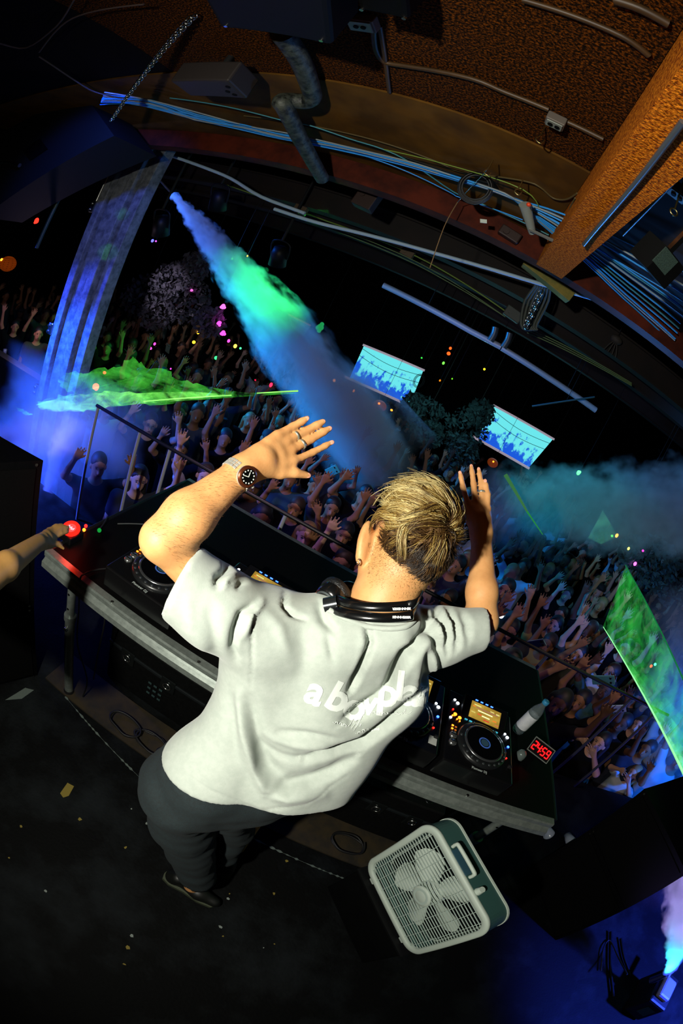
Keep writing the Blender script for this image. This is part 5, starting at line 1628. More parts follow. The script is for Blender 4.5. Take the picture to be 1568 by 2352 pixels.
    for k, g_ in groups.items():
        m = mat('hair_' + k, cols[k], .42, spec=.35)
        o = g_.build('hair_strands', m, cap); o['kind'] = 'stuff'
hair()

# ------------------------------------------------------------------ headphones round the neck (their own thing)
def headphones():
    c = NK + up * .012
    r = empty('headphones', Matrix.Translation(c), 'black headphones with white lettering worn round the neck of the blond man', 'headphones')
    mh = mat('headphone_black', '#0b0c0d', .22, coat=.3)
    A_ = [at(x, y, d=d) for x, y, d in ((764, 1386, .90), (788, 1396, .865), (830, 1405, .845), (880, 1408, .84), (930, 1405, .855), (948, 1398, .87), (962, 1370, .95))]
    def band(off, wid, thk, pts, name, par=r):
        P_ = []
        m = len(pts)
        for i in range(m - 1):
            for k in range(5):
                t = k / 5; p0 = pts[max(i - 1, 0)]; p1 = pts[i]; p2 = pts[i + 1]; p3 = pts[min(i + 2, m - 1)]
                P_.append(.5 * ((2 * p1) + (p2 - p0) * t + (2 * p0 - 5 * p1 + 4 * p2 - p3) * t * t + (3 * p1 - p0 - 3 * p2 + p3) * t ** 3))
        P_.append(pts[-1])
        vs = []
        for i, p in enumerate(P_):
            e = (P_[min(i + 1, len(P_) - 1)] - P_[max(i - 1, 0)]).normalized()
            w_ = (up - e * up.dot(e)).normalized(); o_ = w_.cross(e)
            if o_.dot(CAMP - p) < 0: o_ = -o_
            cs = [(-.5, 0), (-.42, .5), (0, .75), (.42, .5), (.5, 0), (.4, -.5), (-.4, -.5)]
            vs += [p + w_ * (off + a_ * wid) + o_ * (b_ * thk) for a_, b_ in cs]
        n_ = 7
        a = MB(); a.add(vs, [(i * n_ + k, i * n_ + (k + 1) % n_, (i + 1) * n_ + (k + 1) % n_, (i + 1) * n_ + k) for i in range(len(P_) - 1) for k in range(n_)], True)
        a.add(vs[:n_], [tuple(range(n_))]); a.add(vs[-n_:], [tuple(range(n_))])
        return a.build(name, mh, par), P_
    b1, P_ = band(.0115, .019, .008, A_, 'headband')
    b2, P_ = band(-.0095, .019, .008, A_, 'headband')
    # lettering projected on the bands
    for txt, y, rot in (('SENNHEISER', 1397, PI), ('SENNHEISER', 1417, 0)):
        vs, fs = text_mesh(txt, 7.6, 0, .25)
        M = lambda x, y_: at(922 + (x * math.cos(rot) - y_ * math.sin(rot)), (y + 1) + .02 * x - (x * math.sin(rot) + y_ * math.cos(rot)), d=.831)
        a = MB(); a.add([M(v.x, v.y) for v in vs], fs); a.build('lettering', mat('letter_white', '#e8ece8', .4, emit='#202220', es=.2), b1)
    # ear cups at the left end
    def cup(px, py, d, s, nrm, lab=None):
        p = at(px, py, d=d); M = Matrix.Translation(p) @ nrm.to_track_quat('Z', 'Y').to_matrix().to_4x4()
        a = MB(M); a.lathe([(.0001, .020), (.020 * s, .020), (.027 * s, .014), (.030 * s, .002), (.030 * s, -.006)], n=28); e = a.build('ear_cup', mh, r)
        a = MB(M); a.lathe([(.030 * s, -.006), (.033 * s, -.012), (.033 * s, -.022), (.024 * s, -.028), (.0001, -.028)], n=28); a.build('ear_pad', mat('pad_leather', '#101213', .45, bump=.4, bs=300), e)
        a = MB(M); a.lathe([(.020 * s, .0215), (.023 * s, .0195)], n=28); a.build('cup_trim', mat('trim_grey', '#6c7375', .25, metal=.8), e)
    cup(760, 1372, .94, 1.12, camvec(-.5, -.3, .6)); cup(798, 1366, .985, 1.0, camvec(.1, .6, .5))
    a = MB(); a.cyl(at(746, 1392, d=.895), at(776, 1386, d=.89), .0165, n=20); a.build('hinge', mat('hinge_dark', '#2a2d2f', .25, metal=.6), r)
headphones()
# ================================================================== the crowd
FLOOR = -1.26
SKINS = [mat('skin_light', '#95664a', .6, spec=.2), mat('skin_tan', '#7a5236', .6, spec=.2), mat('skin_brown', '#4c3020', .6, spec=.2), mat('skin_pale', '#b08670', .6, spec=.2)]
TOPS = [mat('top_black', '#060607', .9, spec=.1), mat('top_white', '#9a9d9d', .9), mat('top_grey', '#2c2f32', .9), mat('top_navy', '#0e1424', .9), mat('top_olive', '#26261a', .9), mat('top_red', '#4a1414', .9), mat('top_teal', '#1a3a34', .9), mat('top_ochre', '#8a6424', .9)]
TOPN = ['black', 'white', 'grey', 'navy blue', 'olive', 'dark red', 'teal', 'ochre']
HAIRS = [mat('crowd_hair_black', '#0c0908', .6), mat('crowd_hair_brown', '#2a1a10', .6), mat('crowd_hair_fair', '#7a5c34', .6), mat('cap_black', '#0b0b0d', .8)]
M_pants = mat('pants_dark', '#12141a', .9)
def vec(*a): return np.array(a, float)
def build_pose(aL, aR, bald=0, lean=0.0, look=0.2, long_hair=False, cap=False, hands=True, h=.0095):
    """aL, aR: (upper arm direction, forearm direction) or None for a hanging arm; the figure faces -Y"""
    P = []
    hip, ch, nk = vec(0, .02, .95), vec(0, -.02 - lean, 1.28), vec(0, -.02 - lean, 1.46)
    head = nk + vec(0, -.02, .16)
    P += [rcone(hip + vec(-.07, 0, 0), ch + vec(-.08, 0, 0), .11, .10, .06), rcone(hip + vec(.07, 0, 0), ch + vec(.08, 0, 0), .11, .10, .06),
          rcone(nk, head, .055, .055, .03), rcone(nk + vec(-.16, 0, -.06), nk + vec(.16, 0, -.06), .055, .055, .05)]
    P += [ellip(head + vec(0, .01, .03), (.074, .092, .09), None, .03), ellip(head + vec(0, -.03, -.045), (.055, .058, .062), None, .03),
          rcone(head + vec(0, -.085, -.005), head + vec(0, -.105, -.03), .010, .016, .012), rcone(head + vec(-.02, -.078, -.062), head + vec(.02, -.078, -.062), .011, .011, .01),
          ellip(head + vec(-.03, -.09, .012), (.017, .012, .010), None, .012, True), ellip(head + vec(.03, -.09, .012), (.017, .012, .010), None, .012, True),
          ellip(head + vec(.076, .0, -.01), (.012, .018, .03), None, .008), ellip(head + vec(-.076, .0, -.01), (.012, .018, .03), None, .008)]
    arms = []
    for s, A in ((1, aL), (-1, aR)):
        sh = nk + vec(s * .17, 0, -.06)
        if A is None: A = ((s * .18, 0, -1), (s * .05, -.25, -1))
        u, f = vec(*A[0]), vec(*A[1])
        u /= np.linalg.norm(u); f /= np.linalg.norm(f)
        el = sh + u * .29; wr = el + f * .25
        P += [rcone(sh, el, .052, .038, .02), rcone(el, wr, .038, .025, .015)]
        # hand: palm and five fingers
        side = np.cross(f, vec(0, -1, 0)); side /= np.linalg.norm(side) + 1e-9
        if side[0] * s > 0: side = -side                          # thumb side to the middle
        pn = np.cross(side, f)
        for i, off in enumerate((.030, .010, -.010, -.029)):
            kn_ = wr + f * (.09 - .006 * abs(i - 1)) + side * off
            P.append(rcone(wr + f * .01 + side * off * .5, kn_, .016, .0135, .012))
            fd = f + side * (off * 6.5) ; fd /= np.linalg.norm(fd)
            L = (.075, .082, .077, .060)[i]
            m_ = kn_ + fd * L * .5; cu = vec(0, -1, 0) * .012
            P += [rcone(kn_, m_, .0100, .0092, .004), rcone(m_, m_ + fd * L * .5 + cu, .0092, .0078, .003)]
        tb = wr + f * .025 + side * .026
        P += [rcone(tb, tb + f * .035 + side * .03, .014, .011, .01), rcone(tb + f * .035 + side * .03, tb + f * .07 + side * .042, .0105, .009, .004)]
        arms.append((sh, el, wr, f, side))
    for s in (-1, 1):
        P += [rcone(hip + vec(s * .09, 0, -.03), vec(s * .11, -.02, .5), .08, .055, .03), rcone(vec(s * .11, -.02, .5), vec(s * .12, .02, .08), .052, .038, .02), rcone(vec(s * .12, .03, .045), vec(s * .13, -.12, .035), .04, .032, .02)]
    def solid(pr, res, sm=2):
        V, lo = sdf_grid(pr, res); p, f = nets(V, lo, res); return lapl(p, f, sm, .5), f
    body = solid(P, h)
    S = [rcone(hip + vec(-.08, 0, -.04), ch + vec(-.09, 0, 0), .13, .12, .06), rcone(hip + vec(.08, 0, -.04), ch + vec(.09, 0, 0), .13, .12, .06),
         rcone(nk + vec(-.15, 0, -.07), nk + vec(.15, 0, -.07), .070, .070, .05)]
    for sh, el, wr, f, side in arms:
        S.append(rcone(sh, sh + (el - sh) * .55, .068, .060, .03))
        S.append(half(sh + (el - sh) * .62, el - sh, .004)) if False else None
    S = [x for x in S if x is not None]
    shirt_ = solid(S, .016)
    T = []
    for s in (-1, 1):
        T += [rcone(hip + vec(s * .08, 0, -.03), vec(s * .11, -.02, .5), .105, .08, .03), rcone(vec(s * .11, -.02, .5), vec(s * .12, .02, .13), .075, .06, .02)]
    pants = solid(T, .02)
    Hh = [ellip(head + vec(0, .022, .045), (.084, .098, .088), None, .02), ellip(head + vec(0, -.075, -.03), (.085, .07, .085), None, .015, True)]
    if long_hair:
        Hh += [rcone(head + vec(-.07, .05, .0), head + vec(-.08, .05, -.2), .04, .035, .03), rcone(head + vec(.07, .05, .0), head + vec(.08, .05, -.2), .04, .035, .03), rcone(head + vec(0, .08, 0), head + vec(0, .09, -.22), .06, .05, .03)]
    if cap:
        Hh = [ellip(head + vec(0, .015, .05), (.084, .098, .075), None, .02), ellip(head + vec(0, -.11, .045), (.065, .065, .010), None, .012), half(head + vec(0, 0, .03), (0, 0, -1), .004)]
    hair_ = solid(Hh, .012)
    return dict(body=body, shirt=shirt_, trousers=pants, hair=hair_, head=head, arms=arms, cap=cap)
UPS = ((.18, -.10, 1), (.02, -.12, 1))
POSES = [
    build_pose(((.35, -.35, 1), (-.05, -.25, 1)), ((-.30, -.40, 1), (.1, -.2, 1))),
    build_pose(((.6, -.3, .8), (-.1, -.35, 1)), None, long_hair=True),
    build_pose(None, ((-.25, -.35, 1), (.0, -.1, 1)), cap=True),
    build_pose(((.5, -.5, .5), (-.3, -.4, 1)), ((-.5, -.5, .5), (.3, -.4, 1))),
    build_pose(((.25, -.7, .3), (-.55, -.5, .6)), ((-.25, -.7, .3), (.55, -.5, .6)), long_hair=True, lean=.03),
    build_pose(((.15, -.45, 1), (.3, -.3, 1)), ((-.5, -.2, 1), (-.1, -.2, 1)), lean=.04),
    build_pose(((.4, -.8, .2), (-.2, -.6, .9)), None, long_hair=False, lean=.02),
]
def mesh_of(name, pf, m):
    o = np_obj(name, pf[0], pf[1], m, origin=(0, 0, 0))
    me = o.data
    bpy.data.objects.remove(o)
    return me
def face_bits(p):
    h_ = p['head']; out = []
    for s_ in (-1, 1):
        a = MB(); a.ell(h_ + vec(s_ * .030, -.082, .010), (.011, .006, .005), nu=8, nv=6); out.append(('eye', a, mat('eye_dark', '#080605', .4)))
        a = MB(); a.ell(h_ + vec(s_ * .031, -.088, .028), (.017, .004, .0035), nu=8, nv=5); out.append(('eyebrow', a, mat('eye_dark', '', 0)))
    b = MB(); b.ell(h_ + vec(0, -.086, -.060), (.019, .007, .008), nu=10, nv=6); out.append(('mouth', b, mat('mouth_red', '#3a1414', .5)))
    res = []
    for nm, q_, m_ in out:
        o = q_.build(nm, m_, None, origin=(0, 0, 0)); res.append((nm, o.data)); bpy.data.objects.remove(o)
    return res
for k, p in enumerate(POSES):
    p['face'] = face_bits(p)
    p['me'] = {n: mesh_of(n, p[n], m) for n, m in (('body', SKINS[0]), ('shirt', TOPS[0]), ('trousers', M_pants), ('hair', HAIRS[0]))}
def person(loc, rz, pose, skin, top, hair, label, group=None, s=1.0, mirror=False, tilt=0):
    p = POSES[pose]
    def ob(name, me, m, parent=None):
        o = bpy.data.objects.new(name, me); COL.objects.link(o)
        o.material_slots[0].link = 'OBJECT'; o.material_slots[0].material = m
        if parent: o.parent = parent
        return o
    r = ob('person', p['me']['body'], SKINS[skin])
    r.location = loc; r.rotation_euler = (tilt, 0, rz); r.scale = (-s if mirror else s, s, s)
    ob('shirt', p['me']['shirt'], TOPS[top], r); ob('trousers', p['me']['trousers'], M_pants, r)
    ob('cap' if p['cap'] else 'hair', p['me']['hair'], HAIRS[3 if p['cap'] else hair], r)
    if loc[1] < 4.6:
        for nm, me in p['face']:
            o = bpy.data.objects.new(nm, me); COL.objects.link(o); o.parent = r
    return tag(r, label, 'person', group)
def facing(x, y):
    return math.atan2(-(0 - x), (0.6 - y)) * 1.0 + PI      # look to the booth
def face_to(x, y, tx=.1, ty=.8):
    dx, dy = tx - x, ty - y
    return math.atan2(dx, -dy)
HEADZ = 1.62
near = [  # head pixel, pose, skin, top, hair, scale, label
    (602, 1180, 4, 1, 0, 0, 1.0, 'person with dark curly hair right behind the table edge, below the raised hand'),
    (704, 1222, 4, 3, 1, 2, 1.0, 'pale person in a white top biting their fingers right behind the table edge'),
    (792, 1222, 6, 0, 0, 0, 1.0, 'dark haired person in black next to the blond man, level with his ear'),
    (786, 1286, 0, 3, 0, 1, .98, 'person with face turned up right beside the neck of the blond man'),
    (586, 1108, 2, 1, 2, 0, 1.0, 'person in a black cap reaching out behind the watch'),
    (515, 1005, 0, 0, 0, 0, 1.0, 'person in black with both arms up between the two raised hands, left'),
    (345, 970, 3, 3, 0, 0, 1.0, 'person in the blue haze with one hand bent above the head'),
    (318, 1095, 1, 3, 3, 0, .97, 'long haired person lit violet behind the pale railing post at left'),
    (225, 1065, 3, 0, 0, 0, 1.04, 'person in dark clothes deep in the blue haze, leftmost at the railing'),
    (470, 1085, 5, 3, 1, 1, 1.0, 'person with a raised violet lit arm behind the wrist with the watch'),
    (1385, 1702, 4, 3, 0, 0, .96, 'long haired person lit violet pointing, in front of the right railing posts'),
    (1335, 1608, 0, 1, 0, 0, 1.0, 'shouting person under the big raised hand holding a phone'),
    (1432, 1660, 3, 2, 0, 0, .98, 'person in the blue shadow next to the right railing posts'),
    (1262, 1475, 5, 1, 7, 1, 1.0, 'person in ochre raising a phone in front of the crowd at right'),
    (1330, 1500, 0, 3, 4, 0, 1.0, 'person with a spread pale hand up, right of the phone'),
    (1190, 1500, 2, 0, 3, 0, 1.0, 'person in a cap close to the table corner at right'),
    (1490, 1720, 6, 1, 3, 1, .95, 'person in navy at the far right edge of the crowd, above the subwoofer'),
    (1440, 1790, 4, 3, 1, 2, .93, 'person in pale top reaching over the railing beside the subwoofer stack'),
]
taken = []
for px_, py_, po, sk, tp_, hr, s, lab in near:
    zz = FLOOR + HEADZ * s
    c = at(px_, py_, z=zz)
    if c.y < 2.85:
        k_ = 2.72 / max(c.y, .5)
        c = at(px_, py_, y=2.87)
    zf = c.z - HEADZ * s
    s2 = s
    if abs(zf - FLOOR) > .02: s2 = max(.80, (c.z - FLOOR) / HEADZ)
    person((c.x, c.y, FLOOR), face_to(c.x, c.y), po, sk, tp_, hr, lab, s=s2)
    taken.append((c.x, c.y))
rc = random.Random(17)
cnt = 0
seen = {}
rows = []
yy = 2.95
while yy < 15:
    step = .53 + .055 * (yy - 3)
    xx = -7.5 - yy * .25
    while xx < 7 + yy * .55:
        rows.append((xx + rc.uniform(-.12, .12), yy + rc.uniform(-.15, .15)))
        xx += step + rc.uniform(0, .15)
    yy += step * .95
for x, y in rows:
    if min([(x - a) ** 2 + (y - b) ** 2 for a, b in taken] + [9]) < .15: continue
    if x < -3.9 and y < 5.5: continue
    if -4.1 < x < -2.6 and y < 3.75: continue
    u, v = project(np.array([[x, y, FLOOR + 1.75]]))[0]
    if not (-30 < u < 1600 and 0 < v < 2300): continue
    if y > 9 and rc.random() < .25: continue
    taken.append((x, y))
    po = rc.choice([0, 0, 1, 2, 3, 3, 5, 5, 6]); sk = rc.choice([0, 0, 1, 2, 3]); tp_ = rc.choice([0, 0, 0, 0, 0, 1, 2, 3, 4, 0, 6]); hr = rc.choice([0, 0, 1, 2])
    far = 'back of the crowd' if y > 8 else 'middle of the crowd' if y > 5.2 else 'front of the crowd'
    side = 'left' if u < 800 else 'right'
    act = ['both arms raised', 'one arm up', 'one arm up in cap', 'both arms bent up', 'hands near face', 'both hands raised', 'one hand to the chest'][po]
    g_ = 'clubbers in %s, %s, %s, %s side' % (TOPN[tp_], act, far, side)
    person((x, y, FLOOR), face_to(x, y) + rc.uniform(-.3, .3), po, sk, tp_, hr, 'clubber in %s, %s, %s, %s side' % (TOPN[tp_], act, far, side), g_, s=rc.uniform(.93, 1.07), mirror=rc.random() < .5, tilt=rc.uniform(-.06, .06))
    cnt += 1
    if len(taken) > 292: break
# phones held up: bright screens and backs
def phone(px_, py_, y, col, e, lab, ang=.3, s=1.0):
    c = at(px_, py_, y=y)
    M = Matrix.Translation(c) @ Matrix.Rotation(ang, 4, 'Y') @ Matrix.Rotation(.5, 4, 'X')
    r = empty('phone', M, lab, 'phone')
    a = MB(M); a.box((0, 0, 0), (.075 * s, .010, .15 * s), bev=.006); a.build('phone_body', mat('phone_' + col[1:], col, .3), r)
    a = MB(M); a.box((0, .006, 0), (.068 * s, .001, .14 * s)); a.build('screen', glow('phone_scr', '#9fd0e8', .5), r)
    for k in (-1, 1):
        a = MB(M); a.lathe([(.0001, .002), (.010, .002), (.011, 0)], Matrix.Translation((-.018 * k * s, -.006, .05 * s)) @ Matrix.Rotation(PI / 2, 4, 'X'), n=16); a.build('camera_lens', M_gloss, r)
    if e:
        a = MB(M); a.ell((.02, -.012, .055), .02); a.build('flash_light', glow('phone_flash', '#ffffff', 25), r)
phone(1232, 1478, 2.9, '#4a4c52', 0, 'grey phone with two lenses held up near the table corner', .5)
phone(1385, 1562, 2.45, '#3f6a70', 0, 'teal phone with two lenses held up in the big raised hand', .7, 1.2)
phone(1415, 1628, 2.5, '#8a90a8', 0, 'pale patterned phone held behind the railing at right', .6, 1.1)
phone(1138, 1412, 3.4, '#30404a', 1, 'phone with a blazing white light beside the right elbow', .4, 1.2)
phone(287, 812, 6.5, '#6fa89a', 0, 'pale teal phone held up in the dark crowd at left', .3, 1.3)
phone(763, 1082, 4.5, '#3fb0a8', 0, 'bright teal phone held up between the hands of the blond man', .6, 1.3)
phone(385, 800, 7.0, '#8fb0a8', 0, 'pale phone held up beneath the pink lights', .2, 1.4)
# the arm reaching in from the left edge to the lit button
HA = [at(-190, 1470, d=1.0), at(15, 1300, d=1.22), at(88, 1247, d=1.40)]
kA = [at(x, y, d=d) for x, y, d in ((112, 1218, 1.50), (120, 1226, 1.505), (124, 1236, 1.51), (124, 1246, 1.50))]
mA = [at(x, y, d=d) for x, y, d in ((128, 1208, 1.53), (138, 1213, 1.535), (140, 1226, 1.53), (136, 1247, 1.52))]
tA = [at(x, y, d=d) for x, y, d in ((144, 1206, 1.55), (157, 1211, 1.56), (156, 1221, 1.555), (147, 1260, 1.54))]
tA[3] = at(142, 1252, d=1.54)
thA = [at(x, y, d=d) for x, y, d in ((95, 1252, 1.42), (116, 1252, 1.46), (134, 1250, 1.49), (145, 1259, 1.50))]
pr = hand(HA[2], kA, tA, mA, thA, camvec(0, 0, 1), .0088, 'R')
pr += [rcone(HA[1], HA[2], .036, .026, .02), rcone(HA[0], HA[1], .044, .036, .02)]
TS = Vector((-1.62, .25, 0))
pr += [rcone(HA[0], TS + Vector((.1, 0, 1.42)), .05, .06, .03), rcone(TS + Vector((0, 0, 1.40)), TS + Vector((0, 0, .95)), .15, .14, .05), rcone(TS + Vector((0, 0, 1.45)), TS + Vector((0, .03, 1.60)), .055, .055, .03), ellip(A3(TS + Vector((0, .03, 1.68))), (.085, .095, .11), None, .03),
       rcone(TS + Vector((-.15, 0, 1.4)), TS + Vector((-.2, .05, 1.1)), .05, .04, .02), rcone(TS + Vector((-.2, .05, 1.1)), TS + Vector((-.15, .2, .9)), .04, .03, .02)]
for s in (-1, 1): pr += [rcone(TS + Vector((s * .09, 0, .92)), TS + Vector((s * .1, 0, .1)), .08, .045, .03), rcone(TS + Vector((s * .1, 0, .05)), TS + Vector((s * .1, .12, .04)), .045, .035, .02)]
V, lo = sdf_grid(pr, .0055); P, F = nets(V, lo, .0055); P = lapl(P, F, 2, .4)
tech = np_obj('person', P, F, mat('skin_arm', '#97703a', .55, n='#8c6838', ns=30), origin=(TS.x, TS.y, 0))
tag(tech, 'person outside the left edge, only the bare arm reaching in to the red button', 'person')
sh_ = [rcone(TS + Vector((0, 0, 1.42)), TS + Vector((0, 0, .9)), .17, .16, .05), rcone(TS + Vector((-.15, 0, 1.4)), TS + Vector((.15, 0, 1.4)), .09, .09, .04)]
V, lo = sdf_grid(sh_, .014); P, F = nets(V, lo, .014); np_obj('shirt', lapl(P, F), F, TOPS[0], tech)
t2 = []
for s in (-1, 1): t2 += [rcone(TS + Vector((s * .09, 0, .9)), TS + Vector((s * .1, 0, .12)), .11, .075, .03)]
V, lo = sdf_grid(t2, .018); P, F = nets(V, lo, .018); np_obj('trousers', lapl(P, F), F, M_pants, tech)
V, lo = sdf_grid([ellip(A3(TS + Vector((0, .01, 1.71))), (.092, .10, .105), None, .03)], .014); P, F = nets(V, lo, .014); np_obj('hair', lapl(P, F), F, HAIRS[0], tech)
# vip platform at the far left with two people behind its dark wall
plane_box('floor_vip', (-9.0, 3.45, -1.25), (-3.95, 6.5, -.66), M_black)
plane_box('wall_vip', (-9.0, 3.30, -1.25), (-3.62, 3.44, .46), mat('vip_wall', '#14161c', .6))
for px_, py_, po, sk, tp_, lab in ((88, 765, 6, 0, 4, 'person with tied dark hair behind the dark wall at far left'), (20, 812, 5, 0, 0, 'person cut by the left edge holding a pale can behind the dark wall'), (128, 745, 1, 1, 0, 'person half hidden behind the blue pillar, raising a hand')):
    c = at(px_, py_, y=4.0 if px_ < 100 else 4.9)
    person((c.x, c.y, -.66), face_to(c.x, c.y), po, sk, tp_, 0, lab, s=max(.8, min(1.1, (c.z + .66) / 1.62)))
lamp('vip_glow', 'POINT', (-4.75, 3.5, .95), 9, (.85, .6, .9), size=.05)  # added lamp for the phone glow on the people behind the wall
c = at(10, 812, y=3.8); a = MB(); a.lathe([(.0001, 0), (.03, 0), (.033, .01), (.033, .13), (.028, .14), (.0001, .14)], Matrix.Translation(c - Vector((0, 0, .07))), n=20)
tag(a.build('drink_can', mat('can_pale', '#a9b6d0', .3, metal=.4)), 'pale tall can held up at the left edge behind the dark wall', 'can')
# ================================================================== far room: screens, foliage, lanterns, lights
def screen_material():
    m = bpy.data.materials.new('projected_picture'); m.use_nodes = True; t = m.node_tree; t.nodes.clear()
    N = t.nodes.new; Lk = t.links.new
    tc = N('ShaderNodeTexCoord'); sp = N('ShaderNodeSeparateXYZ'); Lk(tc.outputs['Object'], sp.inputs[0])
    nz = N('ShaderNodeTexNoise'); nz.inputs['Scale'].default_value = 5.5; nz.inputs['Detail'].default_value = 5; nz.inputs['Roughness'].default_value = .6
    mp = N('ShaderNodeMapping'); mp.inputs['Scale'].default_value = (1.3, 1, .75); Lk(tc.outputs['Object'], mp.inputs[0]); Lk(mp.outputs[0], nz.inputs['Vector'])
    # height above the bottom edge (object z runs 0..1.06)
    m1 = N('ShaderNodeMath'); m1.operation = 'MULTIPLY_ADD'; Lk(sp.outputs['Z'], m1.inputs[0]); m1.inputs[1].default_value = -.42; m1.inputs[2].default_value = .155
    m2 = N('ShaderNodeMath'); m2.operation = 'ADD'; Lk(m1.outputs[0], m2.inputs[0]); Lk(nz.outputs['Fac'], m2.inputs[1])
    r = N('ShaderNodeValToRGB'); r.color_ramp.elements[0].position = .47; r.color_ramp.elements[1].position = .56
    r.color_ramp.elements[0].color = (.13, .70, .74, 1); r.color_ramp.elements[1].color = (.01, .09, .62, 1); Lk(m2.outputs[0], r.inputs[0])
    e = N('ShaderNodeEmission'); Lk(r.outputs[0], e.inputs[0]); e.inputs[1].default_value = 1.15
    o = N('ShaderNodeOutputMaterial'); Lk(e.outputs[0], o.inputs[0])
    return m
M_proj = screen_material(); M_bar = mat('screen_bar', '#d5cfd0', .4, emit='#b8a8b8', es=.55)
def pscreen(TL, TR, BR, BL, y, lab):
    c = [at(*p, y=yy) for p, yy in zip((TL, TR, BR, BL), y)]
    r = empty('projection_screen', Vector(((c[2] + c[3]) / 2)), lab, 'screen')
    u = (c[2] - c[3]).normalized(); n_ = Vector((-u.y, u.x, 0)); 
    if n_.y < 0: n_ = -n_
    a = MB(); th_ = n_ * .01
    a.add(c + [p + th_ for p in c], [(0, 1, 2, 3), (7, 6, 5, 4), (0, 4, 5, 1), (1, 5, 6, 2), (2, 6, 7, 3), (3, 7, 4, 0)])
    a.build('screen_sheet', M_proj, r)
    a = MB(); a.cyl(c[0] + (c[0] - c[1]) * .02, c[1] + (c[1] - c[0]) * .02, .028, n=12); a.build('top_tube', M_bar, r)
    a = MB(); a.cyl(c[3] + (c[3] - c[2]) * .08, c[2] + (c[2] - c[3]) * .02, .032, n=12); a.build('bottom_bar', M_bar, r)
    for k, (p0, p1) in enumerate(((.15, .8), (.5, .98))):
        a = MB(); A, B = lerp(c[0], c[3], .1 + .2 * k), lerp(c[1], c[2], .15 + .2 * k)
        a.tube([lerp(A, B, t) - n_ * .04 - Vector((0, 0, .10 * math.sin(PI * t))) for t in (0, .25, .5, .75, 1)], .006, n=5); a.build('dangling_wire', M_rub, r)
    if TL[0] < 1000:
        a = MB(); cc_ = lerp(c[1], c[2], .30) - n_ * .05
        for k in range(3): a.tube([cc_ + u * (.09 + .02 * k) * math.cos(t) + Vector((0, 0, .14 + .02 * k)) * math.sin(t) for t in [j * PI / 5 for j in range(10)]], .006, n=5, sub=2, closed=True)
        a.build('wire_coil', M_rub, r)
    for k in (0, 1): hang(r, c[k] + Vector((0, 0, .02)), 6.4, .006)
    lamp('screen_spill', 'AREA', sum(c, Vector()) / 4 - n_ * .08, 3, (.2, .85, 1), sum(c, Vector()) / 4 - n_ * 3, size=1.0)
    return r
pscreen((836, 793), (972, 850), (940, 932), (802, 870), (11, 11, 11, 11), 'glowing cyan projection screen with blue crowd silhouettes, the left one of the two')
pscreen((1135, 932), (1270, 1008), (1213, 1075), (1095, 1008), (11.3, 11, 11, 11.3), 'glowing cyan projection screen with blue crowd silhouettes, the right one of the two')
# pale screen seen edge-on behind the smoke
cs = [at(*p, y=10.0) for p in ((662, 722), (713, 748), (697, 772), (668, 752))]
a = MB(); a.add(cs + [p + Vector((0, .02, 0)) for p in cs], [(0, 1, 2, 3), (7, 6, 5, 4), (0, 4, 5, 1), (1, 5, 6, 2), (2, 6, 7, 3), (3, 7, 4, 0)])
tag(a.build('projection_screen', mat('pale_screen', '#4a6a62', .6, emit='#3f7f74', es=.55)), 'small pale grey green screen half hidden behind the smoke jet', 'screen')
a = MB(); a.cyl(cs[0], cs[1], .02, n=8); tag(a.build('screen_tube', mat('salmon_bar', '#c08a78', .5, emit='#a06a5a', es=.4)), 'pinkish tube along the top of the small pale screen', 'tube')
def foliage(blobs, y, n, label, col, name='hanging_foliage', leaf=.06, seed=1):
    rr = random.Random(seed)
    c0 = at(blobs[0][0], blobs[0][1], y=y)
    r = empty(name, c0, label, 'foliage')
    a = MB(); st = MB()
    for bx, by, br in blobs:
        c = at(bx, by, y=y); R_ = pxr(br, (c - CAMP).length)
        st.tube([c + Vector((0, 0, R_ * .9)), c, c - Vector((0, 0, R_ * .6))], .01, n=5)
        for i in range(n):
            d = Vector((rr.gauss(0, 1), rr.gauss(0, 1), rr.gauss(0, 1))).normalized() * R_ * rr.uniform(.45, 1) ** .6
            p = c + d
            u = Vector((rr.uniform(-1, 1), rr.uniform(-1, 1), rr.uniform(-1, 1))).normalized(); v = u.orthogonal().normalized()
            s = leaf * rr.uniform(.6, 1.2)
            a.add([p - u * s, p + v * s * .5, p + u * s, p - v * s * .5 + u * s * .2], [(0, 1, 2, 3)])
    f = a.build('leaves', col, r); f['kind'] = 'stuff'
    st.cyl(c0, (c0.x, c0.y, 6.4), .008, n=5)
    st.build('stem', mat('stem_dark', '#1a1410', .8), r)
    return r
M_leafL = mat('leaf_grey', '#55505c', .7, n='#3b3a44', ns=3); M_leafR = mat('leaf_teal', '#3a5658', .7, n='#223638', ns=3)
foliage([(330, 680, 52), (390, 650, 48), (430, 690, 55), (360, 720, 45), (440, 620, 40), (480, 740, 38), (470, 600, 34)], 7.2, 420, 'cloud of greyish artificial foliage above the crowd at left, with pink lights', M_leafL, seed=4)
foliage([(975, 960, 50), (950, 930, 30), (990, 1000, 30)], 10.0, 420, 'dark foliage ball hanging right of the left projection screen', M_leafR, seed=5, leaf=.07)
foliage([(1070, 985, 52), (1060, 1035, 42), (1105, 950, 34)], 10.0, 420, 'dark foliage ball hanging left of the right projection screen', M_leafR, seed=6, leaf=.07)
foliage([(1500, 1290, 60), (1550, 1330, 60), (1450, 1265, 35)], 6.2, 420, 'teal lit foliage at the right edge above the laser sheet', M_leafR, seed=7, leaf=.07)
lamp('foliage_grey', 'SPOT', at(250, 560, y=5.2), 150, (.75, .68, .85), at(400, 680, y=7.2), size=.1, spot=34)
